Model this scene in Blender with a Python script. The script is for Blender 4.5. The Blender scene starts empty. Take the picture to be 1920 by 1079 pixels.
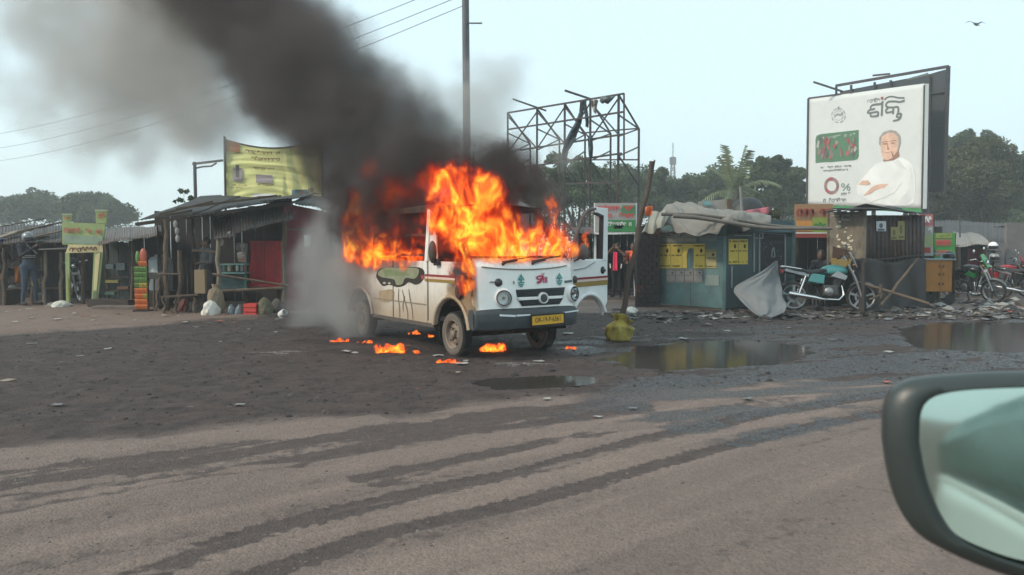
import bpy, bmesh, math, random
import numpy as np
from mathutils import Vector, Matrix

scene = bpy.context.scene
COL = scene.collection
R = math.radians

# ---------------------------------------------------------------- camera
CAM_H = 1.40
FPX = 1500.0                      # focal length in pixels of the 1920 wide photograph
PITCH = math.atan(74.5 / FPX)
cam_data = bpy.data.cameras.new("camera")
cam_data.sensor_width = 36.0
cam_data.lens = 36.0 * FPX / 1920.0
cam_data.clip_start = 0.05
cam_data.clip_end = 2500.0
cam_data.dof.use_dof = True
cam_data.dof.focus_distance = 11.5
cam_data.dof.aperture_fstop = 5.6
cam = bpy.data.objects.new("camera", cam_data)
cam.location = (0, 0, CAM_H)
cam.rotation_euler = (math.pi / 2 - PITCH, 0, 0)
COL.objects.link(cam)
scene.camera = cam

# ---------------------------------------------------------------- sky, sun, exposure
SUN_EL, SUN_AZ = R(36), R(-112)   # azimuth from +Y, clockwise: the sun stands on the left, a little behind the camera
world = bpy.data.worlds.new("World")
scene.world = world
world.use_nodes = True
wn, wl = world.node_tree.nodes, world.node_tree.links
wn.clear()
w_out = wn.new("ShaderNodeOutputWorld")
w_bg = wn.new("ShaderNodeBackground")
w_sky = wn.new("ShaderNodeTexSky")
w_sky.sky_type = "NISHITA"
w_sky.sun_disc = False
w_sky.sun_elevation = SUN_EL
w_sky.sun_rotation = SUN_AZ
w_sky.air_density = 1.0
w_sky.dust_density = 2.5
w_sky.ozone_density = 1.0
w_mix = wn.new("ShaderNodeMix")
w_mix.data_type = "RGBA"
w_mix.inputs[0].default_value = 0.62          # thin high overcast veil over the blue
w_mix.inputs[7].default_value = (8.6, 11.0, 11.4, 1)
wl.new(w_sky.outputs[0], w_mix.inputs[6])
wl.new(w_mix.outputs[2], w_bg.inputs[0])
w_bg.inputs[1].default_value = 0.138
wl.new(w_bg.outputs[0], w_out.inputs[0])

sun_data = bpy.data.lights.new("sun", "SUN")
sun_data.energy = 2.7
sun_data.angle = R(4)
sun_data.color = (1.0, 0.86, 0.70)
sun = bpy.data.objects.new("sun", sun_data)
sd = Vector((math.sin(SUN_AZ) * math.cos(SUN_EL), math.cos(SUN_AZ) * math.cos(SUN_EL), math.sin(SUN_EL)))
sun.rotation_euler = (-sd).to_track_quat("-Z", "Y").to_euler()
sun.location = sd * 60
COL.objects.link(sun)

vs = scene.view_settings
vs.view_transform = "Standard"
vs.look = "None"
vs.exposure = 0.0
vs.gamma = 1.0
vs.use_curve_mapping = False
scene.cycles.max_bounces = 8
scene.cycles.volume_bounces = 2
scene.cycles.transparent_max_bounces = 24
scene.cycles.use_denoising = True
scene.cycles.volume_step_rate = 1.5
scene.cycles.volume_max_steps = 400
scene.cycles.sample_clamp_indirect = 6.0

# ---------------------------------------------------------------- pixel -> place
_fw = Vector((0, math.cos(PITCH), -math.sin(PITCH)))
_up = Vector((0, math.sin(PITCH), math.cos(PITCH)))
EYE = Vector((0, 0, CAM_H))
def ray(px, py):
    return _fw + Vector(((px - 960) / FPX, 0, 0)) + _up * (-(py - 539.5) / FPX)
def P(px, py, Y):
    d = ray(px, py)
    return EYE + d * (Y / d.y)
def G(px, py, z=0.0):
    d = ray(px, py)
    return EYE + d * ((z - CAM_H) / d.z)
def hit(px, py, o, n):
    d = ray(px, py)
    return EYE + d * ((o - EYE).dot(n) / d.dot(n))

# ---------------------------------------------------------------- objects
def tag(o, label=None, cat=None, group=None, kind=None):
    if label: o["label"] = label
    if cat: o["category"] = cat
    if group: o["group"] = group
    if kind: o["kind"] = kind
    return o
def thing(name, label, cat, loc=(0, 0, 0), rz=0.0, group=None):
    o = bpy.data.objects.new(name, None)
    o.empty_display_size = 0.2
    o.location = loc
    o.rotation_euler = (0, 0, rz)
    COL.objects.link(o)
    return tag(o, label, cat, group)
def link(name, me, parent=None):
    o = bpy.data.objects.new(name, me)
    COL.objects.link(o)
    if parent is not None: o.parent = parent
    return o
def copy_tree(o, parent=None):
    c = o.copy()
    COL.objects.link(c)
    c.parent = parent
    for ch in list(o.children): copy_tree(ch, c)
    return c

class MB:
    """collects shapes and links them as one mesh"""
    def __init__(s): s.v, s.f, s.m = [], [], []
    def add(s, vs, fs, m=0):
        b = len(s.v)
        s.v.extend([tuple(x) for x in vs])
        s.f.extend([tuple(i + b for i in f) for f in fs])
        s.m.extend([m] * len(fs))
        return s
    def quad(s, a, b, c, d, m=0): return s.add([a, b, c, d], [(0, 1, 2, 3)], m)
    def box(s, c, d, rot=None, m=0, taper=1.0):
        x, y, z = d[0] / 2, d[1] / 2, d[2] / 2
        vs = [Vector((sx * x * (taper if sz > 0 else 1), sy * y * (taper if sz > 0 else 1), sz * z)) for sz in (-1, 1) for sy in (-1, 1) for sx in (-1, 1)]
        if rot is not None: vs = [rot @ v for v in vs]
        c = Vector(c)
        return s.add([v + c for v in vs], [(0, 2, 3, 1), (4, 5, 7, 6), (0, 1, 5, 4), (2, 6, 7, 3), (0, 4, 6, 2), (1, 3, 7, 5)], m)
    def bar(s, a, b, w, h=None, up=(0, 0, 1), m=0):
        a, b = Vector(a), Vector(b)
        h = h or w
        d = (b - a)
        L = d.length
        d.normalize()
        u = Vector(up)
        if abs(d.dot(u)) > 0.98: u = Vector((0, 1, 0))
        x = d.cross(u).normalized()
        z = x.cross(d)
        rot = Matrix((x, d, z)).transposed()
        return s.box((a + b) / 2, (w, L, h), rot, m)
    def tube(s, pts, r, n=8, m=0, caps=True):
        pts = [Vector(p) for p in pts]
        rr = r if hasattr(r, "__len__") else [r] * len(pts)
        vs, fs = [], []
        ref = None
        for i, p in enumerate(pts):
            d = (pts[min(i + 1, len(pts) - 1)] - pts[max(i - 1, 0)])
            if d.length < 1e-9: d = Vector((0, 0, 1))
            d.normalize()
            if ref is None:
                ref = Vector((0, 0, 1)) if abs(d.z) < 0.9 else Vector((1, 0, 0))
            x = d.cross(ref)
            if x.length < 1e-6: x = d.orthogonal()
            x.normalize()
            y = x.cross(d).normalized()
            ref = y
            for k in range(n):
                a = 2 * math.pi * k / n
                vs.append(p + (x * math.cos(a) + y * math.sin(a)) * rr[i])
        for i in range(len(pts) - 1):
            for k in range(n):
                k2 = (k + 1) % n
                fs.append((i * n + k, (i + 1) * n + k, (i + 1) * n + k2, i * n + k2))
        if caps:
            fs.append(tuple(range(n)))
            fs.append(tuple(reversed(range((len(pts) - 1) * n, len(pts) * n))))
        return s.add(vs, fs, m)
    def lathe(s, prof, c, axis=(0, 0, 1), n=24, m=0):
        """prof: list of (radius, height along axis)"""
        ax = Vector(axis).normalized()
        x = ax.orthogonal().normalized()
        y = ax.cross(x)
        c = Vector(c)
        vs, fs = [], []
        for r, h in prof:
            for k in range(n):
                a = 2 * math.pi * k / n
                vs.append(c + ax * h + (x * math.cos(a) + y * math.sin(a)) * max(r, 1e-4))
        for i in range(len(prof) - 1):
            for k in range(n):
                k2 = (k + 1) % n
                fs.append((i * n + k, i * n + k2, (i + 1) * n + k2, (i + 1) * n + k))
        return s.add(vs, fs, m)
    def ball(s, c, r, nu=12, nv=8, m=0, rot=None):
        rx, ry, rz = r if hasattr(r, "__len__") else (r, r, r)
        c = Vector(c)
        vs, fs = [], []
        for i in range(nv + 1):
            t = math.pi * i / nv
            for k in range(nu):
                a = 2 * math.pi * k / nu
                q = Vector((rx * math.sin(t) * math.cos(a), ry * math.sin(t) * math.sin(a), rz * math.cos(t)))
                if rot is not None: q = rot @ q
                vs.append(c + q)
        for i in range(nv):
            for k in range(nu):
                k2 = (k + 1) % nu
                fs.append((i * nu + k, (i + 1) * nu + k, (i + 1) * nu + k2, i * nu + k2))
        return s.add(vs, fs, m)
    def prism(s, poly, off, m=0):
        """poly: 3-D outline, off: extrusion vector"""
        off = Vector(off)
        a = [Vector(p) for p in poly]
        n = len(a)
        fs = [tuple(range(n)), tuple(reversed(range(n, 2 * n)))] + [(i, i + n, (i + 1) % n + n, (i + 1) % n) for i in range(n)]
        return s.add(a + [p + off for p in a], fs, m)
    def grid(s, fn, nu, nv, m=0):
        vs = [fn(i / nu, j / nv) for j in range(nv + 1) for i in range(nu + 1)]
        fs = [(j * (nu + 1) + i, j * (nu + 1) + i + 1, (j + 1) * (nu + 1) + i + 1, (j + 1) * (nu + 1) + i) for j in range(nv) for i in range(nu)]
        return s.add(vs, fs, m)
    def ribbon(s, pts, w, nrm, m=0):
        """flat stroke of width w (number or list) through 3-D points in the plane with normal nrm"""
        pts = [Vector(p) for p in pts]
        nrm = Vector(nrm)
        vs = []
        for i, p in enumerate(pts):
            d = pts[min(i + 1, len(pts) - 1)] - pts[max(i - 1, 0)]
            if d.length < 1e-9: d = Vector((1, 0, 0))
            x = d.normalized().cross(nrm).normalized()
            ww = (w[i] if hasattr(w, "__len__") else w) / 2
            vs += [p - x * ww, p + x * ww]
        return s.add(vs, [(2 * i, 2 * i + 1, 2 * i + 3, 2 * i + 2) for i in range(len(pts) - 1)], m)
    def build(s, name, mat, parent=None, smooth=None, bevel=0.0, solid=0.0):
        me = bpy.data.meshes.new(name)
        me.from_pydata([tuple(v) for v in s.v], [], s.f)
        mats = mat if isinstance(mat, (list, tuple)) else [mat]
        for mm in mats: me.materials.append(mm)
        if len(mats) > 1: me.polygons.foreach_set("material_index", s.m)
        bm = bmesh.new()
        bm.from_mesh(me)
        bmesh.ops.recalc_face_normals(bm, faces=bm.faces)
        bm.to_mesh(me)
        bm.free()
        if smooth is not None:
            me.shade_smooth()
            me.set_sharp_from_angle(angle=R(smooth))
        me.update()
        o = link(name, me, parent)
        if name in ('lettering', 'poster_print', 'chalk_marks', 'small_lettering', 'caption_lettering', 'headline_lettering', 'inset_lettering', 'round_seal', 'drip_stain', 'daub_stroke', 'percent_sign'): o['kind'] = 'stuff'
        if solid:
            md = o.modifiers.new("solid", "SOLIDIFY")
            md.thickness = solid
            md.offset = 0
        if bevel:
            md = o.modifiers.new("bevel", "BEVEL")
            md.width = bevel
            md.segments = 2
            md.limit_method = "ANGLE"
            md.angle_limit = R(40)
        return o

# ---------------------------------------------------------------- materials
_mats = {}
def M(name, col, rough=0.65, metal=0.0, var=0.18, scale=5.0, bump=0.15, grime=0.0, grime_col=(0.05, 0.045, 0.04), streak=False, rust=0.0, spec=0.4, alpha=None):
    if name in _mats: return _mats[name]
    if max(col) < .6: col = tuple(.70 * c for c in col)
    grime_col = tuple(.75 * c for c in grime_col)
    m = bpy.data.materials.new(name)
    m.use_nodes = True
    nt = m.node_tree
    N, L = nt.nodes, nt.links
    b = N["Principled BSDF"]
    b.inputs["Roughness"].default_value = rough
    b.inputs["Metallic"].default_value = metal
    b.inputs["Specular IOR Level"].default_value = spec
    tc = N.new("ShaderNodeTexCoord")
    no = N.new("ShaderNodeTexNoise")
    no.inputs["Scale"].default_value = scale
    no.inputs["Detail"].default_value = 8
    no.inputs["Roughness"].default_value = 0.65
    L.new(tc.outputs["Object"], no.inputs["Vector"])
    mr = N.new("ShaderNodeMapRange")
    mr.inputs["From Min"].default_value = 0.25
    mr.inputs["From Max"].default_value = 0.75
    mr.inputs["To Min"].default_value = 1 - var
    mr.inputs["To Max"].default_value = 1 + var
    L.new(no.outputs[0], mr.inputs["Value"])
    mul = N.new("ShaderNodeMix")
    mul.data_type = "RGBA"
    mul.blend_type = "MULTIPLY"
    mul.inputs[0].default_value = 1
    mul.inputs[6].default_value = (*col, 1)
    L.new(mr.outputs[0], mul.inputs[7])
    out = mul.outputs[2]
    def layer(out, amt, c, sc, vec=None, lo=0.5, hi=0.68):
        n2 = N.new("ShaderNodeTexNoise")
        n2.inputs["Scale"].default_value = sc
        n2.inputs["Detail"].default_value = 10
        n2.inputs["Roughness"].default_value = 0.7
        mp = N.new("ShaderNodeMapping")
        mp.inputs["Scale"].default_value = vec or (1, 1, 1)
        mp.inputs["Location"].default_value = (sc * 3.1, 1.7, 4.2)
        L.new(tc.outputs["Object"], mp.inputs[0])
        L.new(mp.outputs[0], n2.inputs["Vector"])
        r2 = N.new("ShaderNodeMapRange")
        r2.inputs["From Min"].default_value = lo
        r2.inputs["From Max"].default_value = hi
        r2.inputs["To Max"].default_value = amt
        L.new(n2.outputs[0], r2.inputs["Value"])
        mx = N.new("ShaderNodeMix")
        mx.data_type = "RGBA"
        mx.inputs[7].default_value = (*c, 1)
        L.new(r2.outputs[0], mx.inputs[0])
        L.new(out, mx.inputs[6])
        return mx.outputs[2]
    if grime:
        out = layer(out, grime, grime_col, 2.2, (3, 3, 0.5) if streak else (1, 1, 1))
    if rust:
        out = layer(out, rust, (0.16, 0.062, 0.03), 3.5, None, 0.42, 0.58)
    L.new(out, b.inputs["Base Color"])
    if bump:
        bp = N.new("ShaderNodeBump")
        bp.inputs["Strength"].default_value = bump
        bp.inputs["Distance"].default_value = 0.02
        n3 = N.new("ShaderNodeTexNoise")
        n3.inputs["Scale"].default_value = scale * 6
        n3.inputs["Detail"].default_value = 6
        L.new(tc.outputs["Object"], n3.inputs["Vector"])
        L.new(n3.outputs[0], bp.inputs["Height"])
        L.new(bp.outputs[0], b.inputs["Normal"])
    if alpha is not None:
        b.inputs["Alpha"].default_value = alpha
    _mats[name] = m
    return m
def flat(name, col, rough=0.7): return M(name, col, rough, var=0.08, scale=9, bump=0.03)

WOOD = M("weathered wood", (0.16, 0.115, 0.08), 0.85, scale=6, var=0.35, bump=0.4, grime=0.6, streak=True)
WOOD_D = M("dark wood", (0.055, 0.042, 0.035), 0.85, var=0.35, bump=0.4)
BAMBOO = M("bamboo pole", (0.30, 0.25, 0.19), 0.7, var=0.3, bump=0.2, grime=0.4)
TIN = M("old roofing sheet", (0.16, 0.15, 0.14), 0.6, 0.3, var=0.3, scale=3, grime=0.6, streak=True, rust=0.25)
TIN_D = M("sooty roofing sheet", (0.075, 0.078, 0.08), 0.7, 0.1, var=0.35, scale=3, grime=0.6, rust=0.15)
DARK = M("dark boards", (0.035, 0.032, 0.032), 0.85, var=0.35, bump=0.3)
STEEL = M("grey steel", (0.14, 0.15, 0.16), 0.5, 0.5, var=0.2, rust=0.25)
BLACK = M("black rubber", (0.022, 0.022, 0.023), 0.8, var=0.2, grime=0.5, grime_col=(0.12, 0.10, 0.085))
BLACKP = M("black plastic", (0.02, 0.021, 0.022), 0.45, var=0.15, bump=0.05)
CHROME = M("chrome", (0.75, 0.75, 0.75), 0.18, 1.0, var=0.05, bump=0.02)
ALU = M("cast aluminium", (0.42, 0.42, 0.42), 0.4, 0.8, var=0.15)
WHITE = M("white paint", (0.78, 0.78, 0.76), 0.45, var=0.06, bump=0.02, grime=0.2, grime_col=(0.35, 0.32, 0.28))
RED = flat("red print", (0.62, 0.06, 0.05))
GREEN = flat("green print", (0.05, 0.30, 0.09))
INK = flat("dark ink", (0.04, 0.045, 0.05))
YEL = flat("yellow print", (0.68, 0.52, 0.09))
PAPER = flat("white paper", (0.68, 0.68, 0.66))

def glyphs(mb, pl, x0, y0, w, h, n, seed, m=0, off=0.0, thick=0.14):
    """a line of n rounded, hooked characters on the plane function pl(u, v, off)"""
    rg = random.Random(seed)
    cw = w / n
    nrm = (pl(1, 0, 0) - pl(0, 0, 0)).cross(pl(0, 1, 0) - pl(0, 0, 0)).normalized()
    scale = (pl(0, y0 + h, 0) - pl(0, y0, 0)).length
    for i in range(n):
        if rg.random() < 0.12: continue
        cx, cy = x0 + cw * (i + 0.45), y0 + h * 0.42
        rx, ry = cw * 0.36, h * 0.36
        a0 = rg.uniform(-0.6, 0.6)
        pts = [pl(cx + rx * math.cos(a0 + t * 0.62), cy + ry * math.sin(a0 + t * 0.62), off) for t in range(rg.randint(6, 10))]
        mb.ribbon(pts, thick * scale, nrm, m)
        k = rg.random()
        if k < 0.45:
            mb.ribbon([pl(cx + rx, cy - ry, off), pl(cx + rx * 1.05, cy + ry * 1.2, off)], thick * scale, nrm, m)
        elif k < 0.75:
            mb.ribbon([pl(cx - rx, cy + ry * 1.2, off), pl(cx, cy + ry * 1.6, off), pl(cx + rx, cy + ry * 1.2, off)], thick * scale * 0.8, nrm, m)

def text_mesh(txt, size, mat, name, parent, mtx):
    cu = bpy.data.curves.new(name, "FONT")
    cu.body = txt
    cu.size = size
    cu.align_x = "CENTER"
    cu.align_y = "CENTER"
    cu.offset = size * 0.012
    t = bpy.data.objects.new(name, cu)
    COL.objects.link(t)
    dg = bpy.context.evaluated_depsgraph_get()
    me = bpy.data.meshes.new_from_object(t.evaluated_get(dg))
    bpy.data.objects.remove(t)
    bpy.data.curves.remove(cu)
    me.materials.clear()
    me.materials.append(mat)
    o = link(name, me, parent)
    o.matrix_local = mtx
    return o

def plane4(a, b, d):
    """plane function from lower-left, lower-right and upper-left corners: pl(u, v, off), off towards the viewer"""
    a, b, d = Vector(a), Vector(b), Vector(d)
    n = (b - a).cross(d - a).normalized()
    if n.dot(EYE - a) < 0: n = -n
    return lambda u, v, off=0.0: a + (b - a) * u + (d - a) * v + n * off

def sheet_roof(parent, c00, c10, c11, c01, k, mat, waves=7, amp=0.011, name="roof_sheet", seed=0, jitter=0.03):
    """k corrugated sheets between four corners: c00-c10 is the eave, c01-c11 the high edge; corrugations run up the slope"""
    c00, c10, c11, c01 = [Vector(c) for c in (c00, c10, c11, c01)]
    rg = random.Random(seed)
    nrm = (c10 - c00).cross(c01 - c00).normalized()
    if nrm.z < 0: nrm = -nrm
    for i in range(k):
        u0, u1 = i / k - 0.012, (i + 1) / k + 0.012
        lo, hi = -rg.uniform(0, jitter), 1 + rg.uniform(0, jitter)
        dz = rg.uniform(0, jitter) * 0.5 + 0.012 * (i % 2)
        mb = MB()
        def fn(u, v):
            uu, vv = u0 + (u1 - u0) * u, lo + (hi - lo) * v
            p = (c00 * (1 - uu) + c10 * uu) * (1 - vv) + (c01 * (1 - uu) + c11 * uu) * vv
            return p + nrm * (amp * math.sin(u * waves * 2 * math.pi) + dz + 0.02 * math.sin(uu * 9 + vv * 5 + seed))
        mb.grid(fn, waves * 6, 4)
        mb.build(name, mat, parent, smooth=60, solid=0.006)

def planks(parent, a, b, h, k, mat, name="plank", seed=0, thick=0.02, gap=0.006, ragged=0.04, z0=0.0):
    """a boarded wall of k upright boards from a to b, height h above a and b"""
    a, b = Vector(a), Vector(b)
    rg = random.Random(seed)
    d = (b - a)
    n = Vector((d.y, -d.x, 0)).normalized()
    for i in range(k):
        p0, p1 = a + d * (i / k), a + d * ((i + 1) / k)
        e = d.normalized() * gap
        o = n * rg.uniform(-0.008, 0.008)
        top = h + rg.uniform(-ragged, ragged)
        mb = MB()
        q = [p0 + e + o, p1 - e + o, p1 - e + o + Vector((0, 0, top)), p0 + e + o + Vector((0, 0, top + rg.uniform(-ragged, ragged) * 0.5))]
        mb.prism([x + Vector((0, 0, z0)) for x in q], n * thick)
        mb.build(name, mat, parent)

# small numpy noise for the ground and foliage
_rs = np.random.RandomState(7)
_PERM = _rs.rand(256, 256)
def vnoise(x, y, s):
    x, y = x * s, y * s
    xi, yi = np.floor(x).astype(int), np.floor(y).astype(int)
    fx, fy = x - xi, y - yi
    fx, fy = fx * fx * (3 - 2 * fx), fy * fy * (3 - 2 * fy)
    g = lambda i, j: _PERM[i & 255, j & 255]
    return (g(xi, yi) * (1 - fx) + g(xi + 1, yi) * fx) * (1 - fy) + (g(xi, yi + 1) * (1 - fx) + g(xi + 1, yi + 1) * fx) * fy
def fbm(x, y, s, o=4):
    t, a, n = 0, 1.0, 0
    for i in range(o):
        t = t + a * vnoise(x + 17.3 * i, y - 9.1 * i, s * 2 ** i)
        n += a
        a *= 0.55
    return t / n
def sstep(a, b, x):
    t = np.clip((x - a) / (b - a), 0, 1)
    return t * t * (3 - 2 * t)
# ================================================================ ground
def pl_dist(X, Y, pts):
    """distance to a polyline, signed along-side and arc length"""
    best = np.full(X.shape, 1e9)
    arc = np.zeros(X.shape)
    L = 0
    for (ax, ay), (bx, by) in zip(pts[:-1], pts[1:]):
        dx, dy = bx - ax, by - ay
        ll = math.hypot(dx, dy)
        t = np.clip(((X - ax) * dx + (Y - ay) * dy) / (ll * ll), 0, 1)
        d = np.hypot(X - ax - t * dx, Y - ay - t * dy)
        m = d < best
        best = np.where(m, d, best)
        arc = np.where(m, L + t * ll, arc)
        L += ll
    return best, arc
def in_poly(X, Y, pts):
    c = np.zeros(X.shape, bool)
    n = len(pts)
    for i in range(n):
        (x0, y0), (x1, y1) = pts[i], pts[(i + 1) % n]
        if abs(y1 - y0) < 1e-12: continue
        cr = ((y0 > Y) != (y1 > Y)) & (X < (x1 - x0) * (Y - y0) / (y1 - y0) + x0)
        c ^= cr
    return c
def soft_poly(X, Y, pts, soft):
    d, _ = pl_dist(X, Y, pts + [pts[0]])
    s = np.where(in_poly(X, Y, pts), d, -d)
    return sstep(-soft, soft, s)
def GP(lst): return [(G(x, y).x, G(x, y).y) for x, y in lst]

def axis(lo, hi, parts, far):
    xs = []
    for a, b, st in parts: xs.append(np.arange(a, b, st))
    xs = np.concatenate(xs)
    g = 1.6 ** np.arange(1, 40)
    up = xs[-1] + 0.1 * g
    dn = xs[0] - 0.1 * g
    return np.concatenate([dn[dn > -far][::-1], xs, up[up < far], ])
gx = axis(0, 0, [(-13, 14, 0.04)], 560)
gy = axis(0, 0, [(2.6, 8, 0.026), (8, 13, 0.04), (13, 24, 0.08)], 560)
X, Y = np.meshgrid(gx, gy)
# large areas, traced on the ground
dirt = soft_poly(X + 0.5 * (fbm(X, Y, 1.1) - .5), Y + 0.7 * (fbm(X, Y, 1.3) - .5),
    GP([(-900, 905), (0, 838), (300, 822), (560, 786), (760, 772), (1000, 738), (1230, 738), (1500, 716), (2300, 700), (2600, 590), (1700, 585), (1100, 588), (560, 592), (0, 630), (-900, 690)]), 0.42)
verge = soft_poly(X + 0.4 * (fbm(X, Y, 1.4) - .5), Y, GP([(-900, 690), (0, 627), (560, 593), (700, 585), (700, 540), (-900, 540)]), 0.16)
def band(pts, hw, soft=0.05, zig=0.0, per=0.16, wob=0.10):
    d, a = pl_dist(X, Y, GP(pts))
    z = zig * (np.abs(((a / per) % 1) * 2 - 1) - 0.5)
    w = hw + z + wob * (fbm(X, Y, 2.6, 4) - 0.5) * 2
    return 1 - sstep(-soft, soft, d - w)
_a, _b2 = G(700, 1002), G(1480, 806)
_th = math.atan2(_b2.y - _a.y, _b2.x - _a.x)
ru, rv = X * math.cos(_th) + Y * math.sin(_th), -X * math.sin(_th) + Y * math.cos(_th)
rv = rv + .25 * (fbm(X, Y, .35) - .5)
grain = fbm(ru * .22, rv * 2.6, 2.0, 6)            # dust drawn out along the wheel tracks
tr = np.zeros(X.shape)
# two tyre tracks with a tread edge across the near road
for pts, hw in (([(380, 1110), (700, 1002), (1000, 936), (1250, 866), (1480, 806), (1700, 766)], 0.085),
                ([(170, 1110), (500, 992), (760, 930), (1000, 880), (1220, 822), (1450, 770), (1700, 735)], 0.11)):
    tr = np.maximum(tr, band(pts, hw, 0.03, 0.045, 0.095, 0.03) * (.8 + .2 * sstep(.3, .6, grain)))
tr = np.maximum(tr, 0.66 * band([(-200, 925), (0, 905), (330, 866), (620, 832), (900, 792), (1150, 762)], 0.36, 0.10, 0.02, 0.4, 0.18))
tr = np.maximum(tr, 0.7 * band([(700, 900), (960, 842), (1200, 792), (1500, 745)], 0.13, 0.06, 0.03, 0.3, 0.14))
tr = np.maximum(tr, 0.55 * band([(0, 958), (400, 890), (620, 866)], 0.05, 0.05, 0.0, 0.3, 0.08))
tr = np.maximum(tr, 0.35 * band([(500, 975), (760, 905), (900, 880)], 0.05, 0.05, 0.0, 0.3, 0.08))
tr = tr * (.62 + .5 * sstep(.34, .6, grain))
tr = np.clip(np.maximum(tr, (1 - dirt) * .36 * sstep(.54, .74, grain) * sstep(7.5, 4.6, rv - rv[np.searchsorted(gy, 5), np.searchsorted(gx, 0)] * 0 + 0 * X)), 0, 1)
# streaks of dry dust left between the tracks
streak = np.zeros(X.shape)
for pts, hw in (([(-100, 860), (300, 826), (560, 800), (700, 786)], 0.16), ([(0, 922), (220, 895)], 0.05), ([(600, 872), (900, 815), (1180, 792)], 0.05), ([(760, 852), (1000, 812), (1300, 784)], 0.14), ([(1000, 880), (1250, 826), (1480, 784)], 0.035), ([(760, 780), (900, 765)], 0.05)):
    streak = np.maximum(streak, band(pts, hw, 0.07, 0.0, 0.3, 0.16))
# wet mud on the right, running along the road
wetzone = soft_poly(X + 0.5 * (fbm(X, Y, .9) - .5), Y + 0.5 * (fbm(X, Y, .9) - .5), GP([(1010, 640), (1180, 622), (1700, 600), (2500, 600), (2500, 745), (1640, 785), (1330, 835), (1060, 768), (1200, 700)]), 0.35)
lx = fbm(X * 0.35 + Y * 0.12, Y * 1.7 - X * 0.5, 2.2, 5)
wet = wetzone * sstep(0.40, 0.58, lx)
for pts, hw in (([(1010, 795), (1250, 735), (1500, 700), (1900, 672)], 0.18), ([(1300, 800), (1480, 762), (1680, 728)], 0.12), ([(1380, 832), (1560, 790), (1720, 762)], 0.10), ([(1080, 762), (1330, 704), (1500, 688)], 0.15)):
    wet = np.maximum(wet, band(pts, hw, 0.10, 0.04, 0.3, 0.22) * sstep(0.34, 0.5, fbm(X, Y, 5)))
PUDDLES = [GP([(1160, 672), (1215, 650), (1310, 640), (1420, 640), (1515, 652), (1500, 672), (1400, 684), (1280, 688), (1200, 686)]),
           GP([(1690, 640), (1720, 608), (1800, 603), (1930, 604), (2080, 615), (2080, 650), (1900, 660), (1760, 656)]),
           GP([(880, 719), (930, 710), (1040, 705), (1105, 708), (1100, 717), (1030, 724), (940, 728)])]
pud = np.zeros(X.shape)
for p in PUDDLES:
    pud = np.maximum(pud, soft_poly(X + 0.35 * (fbm(X, Y, 1.8) - .5), Y + 0.35 * (fbm(X, Y, 2.1) - .5), p, 0.22))
# pale ash and foam
ash = np.zeros(X.shape)
for (cx, cy, rx, ry, k) in ((515, 662, 0.75, 0.45, 1.0), (1075, 652, 0.55, 0.7, .9), (980, 684, 0.75, 0.35, .8), (880, 700, .5, .2, .5)):
    c = G(cx, cy)
    ash = np.maximum(ash, k * sstep(1.0, 0.2, np.hypot((X - c.x) / rx, (Y - c.y) / ry)) * sstep(0.45, 0.62, fbm(X * .6, Y * 1.6, 5.5, 5)))
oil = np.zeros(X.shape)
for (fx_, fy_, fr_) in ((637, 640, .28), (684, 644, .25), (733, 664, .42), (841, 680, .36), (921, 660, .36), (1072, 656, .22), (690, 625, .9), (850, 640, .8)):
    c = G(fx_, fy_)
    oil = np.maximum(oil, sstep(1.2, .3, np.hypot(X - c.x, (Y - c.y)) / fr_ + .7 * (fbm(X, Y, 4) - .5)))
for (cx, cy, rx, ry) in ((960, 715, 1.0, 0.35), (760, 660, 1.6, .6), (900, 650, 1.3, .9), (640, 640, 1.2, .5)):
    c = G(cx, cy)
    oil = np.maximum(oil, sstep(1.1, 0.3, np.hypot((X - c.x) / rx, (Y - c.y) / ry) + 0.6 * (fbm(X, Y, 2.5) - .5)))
# relief
Z = 0.012 * (fbm(X, Y, 0.5) - .5)
n1, n2 = fbm(X, Y, 2.2, 5), fbm(X + 31, Y + 5, 9.0, 4)
Z += dirt * (0.060 * (n1 - .5) + 0.026 * (n2 - .5) * (.4 + 1.6 * n1)) + (1 - dirt) * (0.006 * (n2 - .5) + 0.012 * (n1 - .5))
Z += verge * (0.05 + 0.02 * (n1 - .5))
Z -= 0.012 * tr
Z -= pud * 0.055
Z += wetzone * (1 - pud) * (0.035 * (lx - .5))
far_ = np.hypot(X, Y) > 40
Z = np.where(far_, -0.02, Z)
nv, nu = X.shape
co = np.empty((nv * nu, 3), np.float32)
co[:, 0], co[:, 1], co[:, 2] = X.ravel(), Y.ravel(), Z.ravel()
ii = np.arange(nv * nu).reshape(nv, nu)
quads = np.stack([ii[:-1, :-1], ii[:-1, 1:], ii[1:, 1:], ii[1:, :-1]], -1).reshape(-1, 4).astype(np.int32)
gme = bpy.data.meshes.new("ground")
gme.vertices.add(nv * nu)
gme.vertices.foreach_set("co", co.ravel())
gme.loops.add(quads.size)
gme.loops.foreach_set("vertex_index", quads.ravel())
gme.polygons.add(len(quads))
gme.polygons.foreach_set("loop_start", np.arange(0, quads.size, 4, dtype=np.int32))
gme.polygons.foreach_set("use_smooth", np.ones(len(quads), bool))
gme.update(calc_edges=True)
for nm, arr in (("dirt", dirt), ("verge", verge), ("track", tr), ("streak", streak), ("wet", np.maximum(wet, pud)), ("ash", ash), ("oil", oil), ("grain", grain)):
    at = gme.attributes.new(nm, "FLOAT", "POINT")
    at.data.foreach_set("value", arr.ravel().astype(np.float32))

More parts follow.
